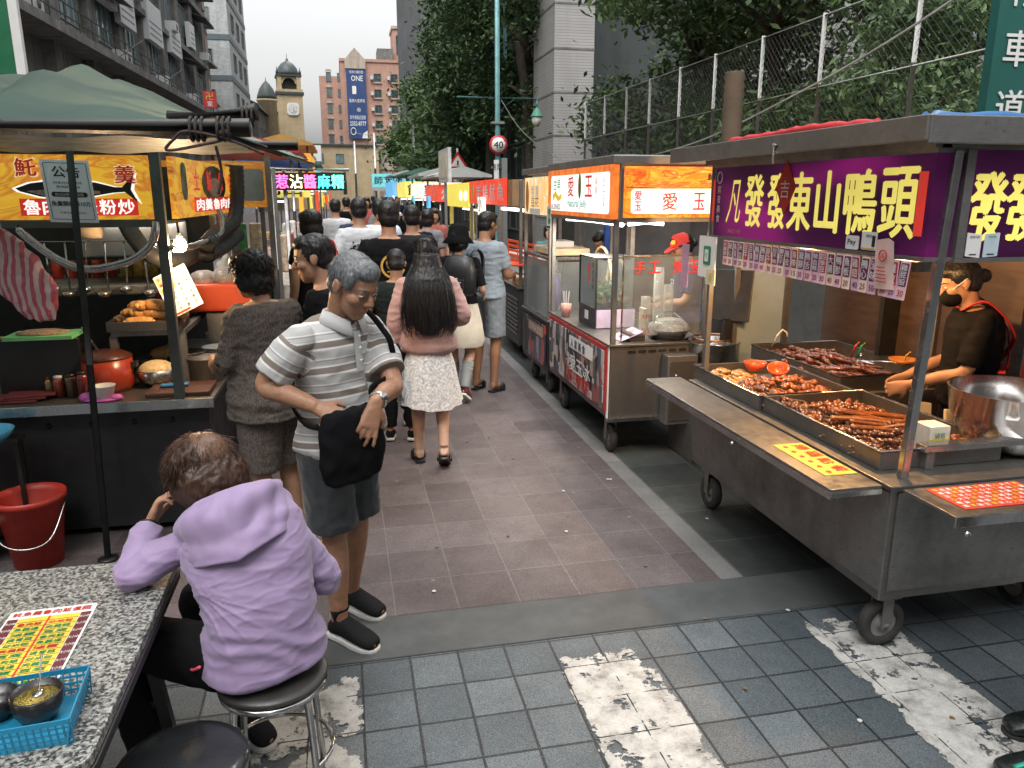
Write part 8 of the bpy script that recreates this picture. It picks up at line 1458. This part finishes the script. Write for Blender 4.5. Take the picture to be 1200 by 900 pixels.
def others():
    # 3 the woman in the brown heather tunic
    tn = heather('brown_heather_jersey', (.052, .043, .038), (.135, .112, .098))
    P, B = plain('woman with short black hair in a brown heather tunic ordering at the left stall', (-.405, 4.05, 0), R(48), 1.635,
        dict(elL=(-.22, .07, 1.13), wrL=(-.13, .27, 1.10), elR=(.22, .04, 1.12), wrR=(.12, .27, 1.10), chest=(0, .02, 1.26), neck=(0, .03, 1.43), head=(0, .09, 1.565)),
        (R(-14), 0, R(14)), 1, 1.16, SKIN, ('bob', None, .008), dict(m=tn, infl=.034, sleeve=1.02, hem=-.36, vox=.008, amp=.010, flare=.045, belly=.02, sinfl=.030, seed=1., name='tunic'),
        dict(m=tn, name='shorts', f1=.95, infl=.028, r1=.105), (BLACK, RUBBER), .008, face=True)
    strands(B, P, HAIR, 700, .05, .4, seed=4, region=lambda q: q.y < .05 or q.z > .08, rad=(.095, .106, .094), centre=(0, -.02, .03), r=.0012, curl=.3, droop=.6)
    # 4 the man in profile
    P, B = plain('man with black hair seen in profile behind the striped-polo man, black T-shirt', (-.085, 4.12, 0), R(82), 1.715, dict(neck=(0, .02, 1.435), head=(0, .075, 1.565)), (R(-13), 0, R(6)), 0, 1.05, SKIN,
        ('short', None, .004), dict(m=BLACK, infl=.02, sleeve=.7, neck=.95), dict(m=cloth('navy_shorts', (.03, .035, .05)), name='shorts', f1=.9, infl=.02, r1=.1), None, .007, face=True, sandal=BLACKP)
    strands(B, P, HAIR, 600, .03, .3, seed=5, region=lambda q: q.z > .03 + q.y * .5 or q.y < -.06, rad=(.082, .094, .086), r=.0011, curl=.15)
    # 5 long-haired girl
    kn = cloth('pink_knit', (.42, .25, .22), .10, .6); lace = mat('white_lace', (.55, .54, .53), .9, 0, .5, 60, .7, 90)
    P, B = plain('woman with long straight black hair in a pink sweater and white lace skirt', (.55, 5.32, 0), R(-4), 1.61,
        dict(walk(.9), elL=(-.235, -.02, 1.12), wrL=(-.245, .03, .90), elR=(.25, -.06, 1.15), wrR=(.215, .14, 1.08), head=(0, .03, 1.57)), (R(-6), 0, 0), 1, .92, SKIN_FAIR,
        ('short', None, .003), dict(m=kn, infl=.046, sleeve=1.75, hem=-.17, name='sweater', vox=.008, amp=.007, flare=.035, sinfl=.034, seed=5.), None, None, .008, sandal=BLACKP)
    sk = MB(); secs = []
    for z, rx, ry in ((.90, .155, .115), (.80, .185, .145), (.72, .20, .16), (.62, .215, .175), (.48, .24, .195)): secs.append((z, rx, ry))
    n = 72; vs = []; 
    for k, (z, rx, ry) in enumerate(secs):
        for j in range(n):
            a = 2 * PI * j / n; w = 1 + .055 * k / 4 * math.sin(a * 11 + .6 * math.sin(a * 3)); zz = z + (.018 * math.sin(a * 2 + 1) if k == 4 else 0)
            vs.append((math.cos(a) * rx * w, math.sin(a) * ry * w - .02, zz))
    sk.add(vs, [(i * n + j, i * n + (j + 1) % n, (i + 1) * n + (j + 1) % n, (i + 1) * n + j) for i in range(4) for j in range(n)], lace, True); sk.build('skirt', P)
    core = MB(); H = B.H
    def E(c, r): core.ball(H @ V(c), r, None, 20, 12)
    E((0, -.02, .045), (.086, .098, .088))
    P0 = H @ V((0, -.03, .02)); loft(core, [(P0 + V((0, -.02 - q[2], -q[0])), V((1, 0, 0)), V((0, 1, 0)), q[1], q[3]) for q in ((0, .09, 0, .09), (.09, .105, .04, .08), (.17, .135, .095, .065), (.26, .155, .125, .055), (.36, .155, .135, .05), (.46, .14, .14, .042), (.52, .10, .14, .034), (.57, .05, .14, .02))], 2.2, 24)
    remesh(core, 'long_hair', .008, P, HAIR, 3, wr(.006, (46, 46, 5), .002))
    mb = MB(); rg = random.Random(3)
    for i in range(520):
        a = rg.uniform(-1.9, 1.9); top = H @ V((math.sin(a) * .085 * rg.uniform(.2, 1), -.03 - .085 * math.cos(a) * rg.uniform(.5, 1), .09 + rg.uniform(-.05, .035))); u = math.sin(a); e = rg.uniform(.42, .72)
        w = rg.uniform(.8, 1.12)
        mb.tube(bez([top, H @ V((u * .098 * w, -.055 - .06 * math.cos(a), -.06)), H @ V((u * .155 * w, -.15 - .05 * abs(math.cos(a)), -.20)), H @ V((u * .17 * w + rg.uniform(-.02, .02), -.175 - .05 * abs(math.cos(a)), -.20 - e * .42)), H @ V((u * .15 * w + rg.uniform(-.03, .03), -.175 - .04 * abs(math.cos(a)), -.06 - e * .74))], 3), [.0016] * 11 + [.0012, .0005], 3, HAIR, False)
    mb.build('hair_strands', P, smooth=True)
    hbm = Matrix.Translation((.55, 5.32, 0)); bag = empty('handbag', 'small beige handbag with white straps held by the pink-sweater woman', 'bag', (.28, 5.22, .56)); g = MB(); tan = mat('beige_leather', (.36, .27, .22), .55)
    loft(g, [(V((0, 0, z)), V((1, 0, 0)), V((0, 1, 0)), rx, ry) for z, rx, ry in ((0, .05, .075), (.02, .058, .09), (.12, .055, .085), (.16, .045, .07))], 3.5, 24); g.build('pouch', bag, tan)
    b2 = MB(); loft(b2, [(V((0, 0, z)), V((1, 0, 0)), V((0, 1, 0)), rx, ry) for z, rx, ry in ((-.004, .045, .07), (.0, .054, .082), (.035, .061, .093), (.06, .061, .093))], 3.5, 24); b2.build('bag_base', bag, mat('brown_leather', (.10, .06, .045), .5))
    for dx in (-.03, .03):
        b2 = MB(); b2.tube(bez([(dx, -.06, .15), (dx * .7, -.05, .28), (0, .0, .39), (dx * .7, .05, .28), (dx, .06, .15)], 6), .006, 6); b2.build('strap', bag, WHITE)
    b2 = MB(); b2.tube(bez([(.05, -.06, .15), (.075, -.05, .05), (.07, -.03, -.03), (.06, .02, .06), (.05, .06, .15)], 6), .006, 6); b2.build('shoulder_strap', bag, WHITE)
    # 6 bucket hat
    crm = cloth('cream_cotton', (.48, .44, .36))
    P, B = plain('woman in a black bucket hat and cream skirt beside the man in the grey T-shirt', (1.02, 7.02, 0), R(-30), 1.62,
        dict(walk(.7), elL=(-.23, -.02, 1.12), wrL=(-.20, .1, .92), elR=(.22, .02, 1.12), wrR=(.17, .22, 1.05)), (R(-10), 0, R(-10)), 1, .95, SKIN_FAIR, ('bob', None), dict(m=BLACK, infl=.030, sleeve=.9, hem=.12, name='top', vox=.010),
        None, (cloth('burgundy_suede', (.10, .018, .022)), RUBBER), .010)
    hm = MB(); hm.lathe([(.0, .135), (.07, .13), (.092, .10), (.103, .03), (.105, .01), (.155, -.05), (.150, -.052), (.10, .002), (.0, .005)], n=28); hm.v = [tuple(H2) for H2 in [B.H @ Matrix.Rotation(R(8), 4, 'X') @ (V(q) + V((0, -.015, .02))) for q in hm.v]]; hm.build('bucket_hat', P, BLACK)
    sk = MB(); n = 60; vs = []
    for k, (z, rx, ry) in enumerate(((1.06, .15, .115), (.95, .19, .15), (.8, .225, .18), (.62, .25, .2), (.56, .225, .18))):
        for j in range(n):
            a = 2 * PI * j / n; w = 1 + .03 * k / 4 * math.sin(a * 9 + math.sin(a * 3)); vs.append((math.cos(a) * rx * w, math.sin(a) * ry * w - .01, z))
    sk.add(vs, [(i * n + j, i * n + (j + 1) % n, (i + 1) * n + (j + 1) % n, (i + 1) * n + j) for i in range(4) for j in range(n)], crm, True); sk.build('skirt', P)
    gs = cloth('grey_sock', (.22, .235, .23))
    for s in 'LR':
        so = MB(); kn_, an = B.J['kn' + s], B.J['an' + s]; pts = [kn_.lerp(an, t) for t in (.28, .5, .75, 1.02)]; so.tube(bez(pts, 5), np.interp(np.linspace(0, 1, 16), [0, .3, .7, 1], [.058, .058, .048, .042]), 14, gs); 
        q = so.build('sock', P)
        for t in (.34, .42, .50):
            st = MB(); c = kn_.lerp(an, t); st.tube([c, kn_.lerp(an, t + .035)], [.0615, .0605], 14, WHITE); st.build('sock_stripe', q)
    g = MB(); bp = empty('backpack', 'black backpack with white marks worn by the bucket-hat woman', 'bag', (1.0, 6.85, 1.02), R(-30)); loft(g, [(V((0, -.0, z)), V((1, 0, 0)), V((0, 1, 0)), rx, ry) for z, rx, ry in ((0, .12, .05), (.03, .15, .075), (.22, .155, .085), (.33, .12, .06), (.36, .06, .03))], 2.8, 26); g.build('pack', bp, BLACKP)
    g = MB(); g.box((0, -.088, .10), (.15, .012, .10), BLACKP); g.build('pocket', bp, bevel=.01); g = MB(); g.flat([(-.05, 0), (-.015, 0), (.0, .035), (-.04, .03)], (.02, -.097, .13), (1, 0, 0), (0, 0, 1), WHITE); g.flat([(.02, 0), (.05, 0), (.05, .008), (.02, .008)], (.0, -.097, .12), (1, 0, 0), (0, 0, 1), WHITE); g.build('logo', bp)
    for sx in (-1, 1):
        g = MB(); g.tube(bez([(sx * .09, .05, .34), (sx * .12, .12, .40), (sx * .13, .24, .33), (sx * .14, .22, .16), (sx * .13, .08, .03)], 6), .02, 8, BLACKP, sy=.4); g.build('strap', bp)
    # 7 grey-blue T-shirt man
    tee = cloth('blue_grey_cotton', (.20, .24, .275))
    P, B = plain('man in a blue-grey T-shirt, grey shorts and black slides reading the snack stall', (1.33, 7.36, 0), R(-42), 1.75, dict(elR=(.21, .05, 1.12), wrR=(.14, .27, 1.10), elL=(-.21, .03, 1.12), wrL=(-.10, .26, 1.08), head=(0, .05, 1.57)), (R(-12), 0, R(-14)), 0, 1.02, SKIN_TAN,
        ('short', None), dict(m=tee, infl=.024, sleeve=.75, hem=-.12, name='t_shirt', vox=.009, amp=.008), dict(m=cloth('grey_blue_shorts', (.17, .20, .225)), name='shorts', f1=.92, infl=.022, r1=.1), None, .009, sandal=BLACKP, face=True)
    # 8 black T-shirt with a gold emblem
    P, B = plain('man in a black T-shirt with a round gold emblem on the back', (.36, 6.35, 0), R(-3), 1.86, {}, (R(-4), 0, R(4)), 0, 1.05, SKIN, ('short', None), dict(m=BLACK, infl=.022, sleeve=.8, hem=-.12, name='t_shirt', vox=.010), dict(m=cloth('black_trousers', (.014, .014, .016)), name='trousers', f1=1.9), (BLACK, RUBBER), .010)
    gold = mat('gold_print', (.50, .30, .05), .6, bmp=0); g = MB(); p, x, y = B.spine(.60); o = p + y * -.155 + V((.02, 0, .01)); X, Y = V((1, 0, 0)), V((0, 0, 1))
    for r0, r1, a0, a1 in ((.088, .072, .2, 6.0),):
        n = 40; vs = []
        for i in range(n + 1):
            a = a0 + (a1 - a0) * i / n
            for r in (r0, r1): vs.append(o + X * math.cos(a) * r + Y * math.sin(a) * r + V((0, -.012 + 1.1 * (math.cos(a) * r) ** 2, 0)))
        g.add(vs, [(2 * i, 2 * i + 1, 2 * i + 3, 2 * i + 2) for i in range(n)], gold)
    g.text('金', o + V((0, -.014, 0)), X, Y, .085, gold, bold=.02); g.build('back_print', P)
    # between / crowd close by
    P, B = plain('person in a dark green T-shirt with white shoulder stripes between pink sweater and black T-shirt', (.38, 5.92, 0), R(-12), 1.50, dict(elL=(-.26, -.06, 1.14), wrL=(-.28, .05, .92), elR=(.22, .05, 1.12), wrR=(.18, .22, 1.1)), (R(-18), 0, R(8)), 0, 1.08, SKIN, ('short', None), dict(m=cloth('dark_green_tee', (.016, .022, .02)), infl=.024, sleeve=.7, name='t_shirt', vox=.010), dict(m=BLACK, name='trousers', f1=1.9), (BLACK, RUBBER), .010)
    for k in range(3):
        g = MB(); a = B.J['shL']; e = B.J['elL']; pts = [a + V((-.02 - .012 * k, -.045 - .006 * k, .045 - .012 * k)), a.lerp(e, .3) + V((-.035, -.055, .02 - .014 * k)), a.lerp(e, .5) + V((-.05, -.05, .01 - .016 * k))]
        g.tube(bez(pts, 4), .006, 5, WHITE); g.build('shoulder_stripe', P)
    lab = ['man in a white T-shirt with a black print on the back and shoulder strap', 'person in a plain white shirt with a diagonal black strap', 'person with cropped black hair in a black vest trimmed red', 'person in dark clothes with a backpack strap behind the gold-emblem T-shirt']
    pos = [((.17, 8.3, 0), R(4), 1.87, ('short',), dict(m=WHITE, infl=.026, sleeve=.8, name='t_shirt', vox=.012)), ((.42, 9.2, 0), R(-8), 1.86, ('short',), dict(m=cloth('pale_shirt', (.58, .62, .68)), infl=.03, sleeve=1., name='shirt', vox=.012)),
           ((-.27, 7.15, 0), R(38), 1.77, ('bob',), dict(m=BLACK, infl=.026, sleeve=.5, name='vest', vox=.012)), ((.68, 7.9, 0), R(-10), 1.80, ('short',), dict(m=cloth('dark_grey_tee', (.02, .02, .022)), infl=.028, sleeve=.8, name='t_shirt', vox=.012))]
    for i, (lc, rz, h, hr, tp) in enumerate(pos):
        P, B = plain(lab[i], lc, rz, h, {}, (R(-8), 0, R(6)), 0, 1., SKIN, (hr[0], None), tp, dict(m=cloth('dark_jeans', (.02, .026, .04)), name='trousers', f1=1.9, vox=.014), (BLACK, RUBBER), .012)
        if i in (0, 1):
            g = MB(); p, x, y = B.spine(.93); q, _, _ = B.spine(.2); g.tube(bez([p + x * .10 * (1 if i == 0 else -1) + V((0, -.06, .01)), p.lerp(q, .5) + V((.0, -.16, 0)), q + x * -.13 * (1 if i == 0 else -1) + V((0, -.13, 0))], 6), .016, 6, BLACK, sy=.4); g.build('shoulder_strap', P)
        if i == 0:
            g = MB(); p, x, y = B.spine(.62); o = p + V((-.02, -.150, 0)); rr = random.Random(2)
            for _ in range(26):
                a = rr.uniform(0, 6.28); r = rr.uniform(.02, .085); g.box(o + V((math.cos(a) * r, .8 * (math.cos(a) * r) ** 2, math.sin(a) * r)), (rr.uniform(.008, .03), .006, rr.uniform(.006, .016)), BLACK, Matrix.Rotation(a, 3, 'Y'))
            g.build('back_print', P)
        if i == 2:
            g = MB(); rd = mat('red_trim', (.55, .05, .03), .6)
            for sx in (-1, 1):
                a = B.J['sh' + 'LR'[sx > 0]]; g.tube(bez([B.J['neck'] + V((sx * .06, -.02, .02)), a + V((-sx * .02, -.02, .065)), a + V((sx * .035, -.03, .02)), a + V((sx * .02, -.07, -.09))], 5), .010, 6, rd)
            g.build('trim', P)
    # the far crowd: five builds, then copies
    cl = [('black_tee', BLACK), ('white_tee', WHITE), ('grey_tee', cloth('mid_grey_tee', (.16, .16, .17))), ('navy_tee', cloth('navy_tee', (.02, .03, .06))), ('red_tee', cloth('dusty_red_tee', (.30, .08, .07)))]
    desc = ['black', 'white', 'grey', 'navy', 'dusty red']; protos = []
    spots = [(0, .86, 9.6, 1.74, 5), (3, .18, 10.6, 1.82, -5), (2, 1.15, 10.9, 1.70, -20), (1, -.1, 12.5, 1.84, 0), (4, 1.5, 13.0, 1.68, 170), (2, .75, 15.5, 1.82, 8), (0, 1.35, 16., 1.78, -15), (1, 1.1, 18., 1.82, 180), (0, .1, 17.5, 1.85, 2),
             (4, .6, 19.5, 1.84, 176), (3, 1.7, 20., 1.75, -30), (2, 1.2, 23., 1.84, 185), (0, .5, 25., 1.86, 0), (1, 1.6, 26., 1.82, 10), (3, 2.0, 29., 1.84, 178), (0, 1.2, 31., 1.86, 4), (4, 1.8, 34., 1.84, -5)]
    made = {}
    for c, x, y, h, rz in spots:
        near = 'just past the white T-shirts' if y < 12 else 'in the crowd by the middle stalls' if y < 18 else 'deep in the far crowd'
        wy = 'walking away' if abs(rz) < 90 else 'walking towards the crossing'
        lb = '%s-topped dark-haired person %s, %s' % (desc[c], wy, near)
        if c not in made:
            P, B = plain(lb, (x, y, 0), R(rz), h, walk(.6), (R(-5), 0, R(8)), c == 4, 1., SKIN, (('short', 'short', 'bob', 'short', 'bob')[c], None), dict(m=cl[c][1], infl=.026, sleeve=.8, name='t_shirt', vox=.018), dict(m=BLACK, name='trousers', f1=1.9, vox=.02), None, .018, 'people in the far crowd', hands=False)
            made[c] = P
        else:
            q = dup(made[c], (x, y, 0), R(rz), lb, 'people in the far crowd', h / 1.7)
    # vendors
    rc = mat('red_cap_cotton', (.50, .03, .02), .8); navy = cloth('navy_apron', (.018, .026, .075))
    P, B = plain('vendor in a red cap and navy top working behind the jelly stall', (2.84, 6.05, 0), R(78), 1.60, dict(elR=(.21, .08, 1.12), wrR=(.1, .3, 1.08), elL=(-.21, .08, 1.12), wrL=(-.08, .31, 1.05), neck=(0, .02, 1.435), head=(0, .085, 1.56)), (R(-20), 0, R(8)), 1, 1., SKIN, ('bun', None), dict(m=navy, infl=.024, sleeve=.8, name='top', vox=.009), dict(m=BLACK, name='trousers', f1=1.9), (BLACK, RUBBER), .008, face=True)
    c = MB(); c.lathe([(0, .128), (.05, .122), (.078, .09), (.089, .05), (.091, .035), (.086, .035), (.0, .06)], n=24); c.v = [(a, b * 1.1 - .008, d) for a, b, d in c.v]
    c.v = [tuple(B.H @ V(q)) for q in c.v]; q = c.build('cap', P, rc); c = MB(); pts = [(-.08, .045), (-.07, .11), (-.035, .155), (0, .165), (.035, .155), (.07, .11), (.08, .045)]; c.prism(pts[::-1], B.H @ V((0, 0, .040)), B.H.to_3x3() @ V((1, 0, 0)), B.H.to_3x3() @ V((0, .97, -.2)), .006, rc); c.build('cap_brim', q)
    c = MB(); c.flat(ell(.05, .045), B.H @ V((-.055, .075, .082)), B.H.to_3x3() @ V((.8, .6, 0)), B.H.to_3x3() @ V((0.1, -.3, .9)), mat('yellow_patch', (.62, .36, .03), .7)); c.build('cap_badge', q)
    g = MB(); p, x, y = B.spine(.55); o = p + x * -.205 + y * -.0 ; X, Y = -y, V((0, 0, 1))
    fr = rrect(.105, .15, .01); wt = WHITE
    o = p + x * -.04 + y * .165
    P2 = MB(); P2.text('PH', o + Y * .03, -x, Y, .045, wt); P2.text('9.0', o - Y * .025, -x, Y, .04, wt); P2.tube([o + (-x) * a + Y * b for a, b in fr], .003, 4, wt, closed=True); P2.build('chest_print', P)
    P, B = plain('dark-haired vendor bending over the bowls at the back of the jelly stall', (2.72, 7.75, 0), R(120), 1.58, dict(neck=(0, .06, 1.42), head=(0, .14, 1.53), elR=(.21, .1, 1.12), wrR=(.1, .32, 1.08), elL=(-.21, .1, 1.12), wrL=(-.08, .32, 1.05)), (R(-40), 0, 0), 0, 1., SKIN_FAIR, ('short', None), dict(m=crm, infl=.022, sleeve=.8, name='shirt', vox=.012), dict(m=BLACK, name='trousers', f1=1.9, vox=.014), None, .010, face=True)
    P, B = plain('smiling dark-haired person facing the street between two stalls', (2.98, 11.2, 0), R(165), 1.47, {}, (R(-4), 0, R(10)), 1, .9, SKIN_FAIR, ('bob', None), dict(m=cloth('teal_tee', (.05, .16, .18)), infl=.022, sleeve=.8, name='t_shirt', vox=.014), dict(m=BLACK, name='trousers', f1=1.9, vox=.016), None, .012, face=True)
    rs = mat('red_webbing', (.42, .012, .02), .7)
    P, B = plain('vendor in black with a face mask and red apron straps behind the duck stall', (3.12, 3.28, 0), R(58), 1.60, dict(neck=(0, .035, 1.43), head=(0, .10, 1.555), elR=(.22, .06, 1.12), wrR=(.12, .29, 1.0), elL=(-.22, .06, 1.12), wrL=(-.1, .3, 1.0)), (R(-22), 0, R(6)), 1, 1.05, SKIN, ('bun', None), dict(m=BLACK, infl=.026, sleeve=.9, name='top', vox=.009), dict(m=BLACK, name='trousers', f1=1.9), (BLACK, RUBBER), .008, face=True)
    g = MB(); g.ball(B.H @ V((0, .052, -.055)), (.064, .066, .056), BLACK, 16, 10, B.H.to_3x3()); q = g.build('face_mask', P); g = MB(); 
    for sx in (-1, 1): g.tube(bez([B.H @ V((sx * .05, .075, -.02)), B.H @ V((sx * .075, .02, .01)), B.H @ V((sx * .088, -.02, .03))], 5), .0025, 5, WHITE)
    g.build('mask_loop', q)
    p, x, y = B.spine(.93); q, _, _ = B.spine(.30); m_, _, _ = B.spine(.66)
    for sx in (-1, 1):
        g = MB(); g.tube(bez([B.J['neck'] + x * sx * .06 + y * .05 + V((0, 0, .0)), p + x * sx * .10 + V((0, -.05, .065)), m_ + x * sx * .075 + y * -.172, q + x * -sx * .10 + y * -.165], 7), .019, 8, rs, sy=.3); g.build('apron_strap', P)
    g = MB(); g.tube([q + x * -.17 + y * -.12, q + y * -.17, q + x * .17 + y * -.12], .018, 8, rs, sy=.3); g.build('waist_strap', P)
    # owner of the black shoe at the frame edge
    P, B = plain('person standing at the right edge, black shoe with a green sheen', (2.345, 1.83, 0), R(76), 1.7, dict(toeL=(-.105, .275, .02), anL=(-.10, .05, .085), knL=(-.10, .06, .5)), (0, 0, 0), 0, 1., SKIN, ('short', None), dict(m=BLACK, infl=.022, sleeve=.8, name='t_shirt', vox=.014), dict(m=BLACK, name='trousers', f1=1.9, vox=.014), None, .014, hands=False)
    shoes(B, P, mat('black_patent_shoe', (.010, .014, .013), .3, 0, .2, 20, .3, 120), RUBBERB, infl=.010)
    g = MB(); an, toe = B.J['anL'], B.J['toeL']; d = (toe - an); g.tube(bez([an + d * .25 + V((-.02, 0, .045)), an + d * .55 + V((-.03, 0, .045)), an + d * .85 + V((-.022, 0, .028))], 5), .011, 6, mat('green_sheen_strip', (.02, .30, .20), .25, .3), sy=.5); g.build('shoe_sheen_strip', P)  # green sheen of the shoe, painted on as a strip of colour
striped_man(); lilac_woman(); others()
# ------------------------------------------------------------------ daylight: overcast
w = bpy.data.worlds.new('World'); sc.world = w; w.use_nodes = True; nt = w.node_tree; nt.nodes.clear()
out = nt.nodes.new('ShaderNodeOutputWorld'); bg = nt.nodes.new('ShaderNodeBackground'); sky = nt.nodes.new('ShaderNodeTexSky'); sky.sky_type = 'NISHITA'; sky.sun_disc = False
sky.sun_elevation = R(58); sky.sun_rotation = R(200); sky.air_density = 1.6; sky.dust_density = 6.; sky.ozone_density = 1.
hs = nt.nodes.new('ShaderNodeHueSaturation'); hs.inputs['Saturation'].default_value = .10
nt.links.new(sky.outputs[0], hs.inputs['Color']); nt.links.new(hs.outputs[0], bg.inputs[0]); nt.links.new(bg.outputs[0], out.inputs[0]); bg.inputs[1].default_value = .15
sl = bpy.data.lights.new('sun', 'SUN'); sl.energy = .7; sl.angle = R(25); sl.color = (1, .97, .92); so = bpy.data.objects.new('sun', sl); COL.objects.link(so); so.rotation_euler = (R(32), 0, R(160))
vs = sc.view_settings; vs.view_transform = 'Standard'; vs.look = 'None'; vs.exposure = 1.02; vs.gamma = 1.; vs.use_curve_mapping = False
sc.cycles.use_denoising = True; sc.cycles.max_bounces = 5; sc.cycles.diffuse_bounces = 2; sc.cycles.glossy_bounces = 3; sc.cycles.transparent_max_bounces = 12; sc.cycles.transmission_bounces = 3; sc.cycles.sample_clamp_indirect = 4.
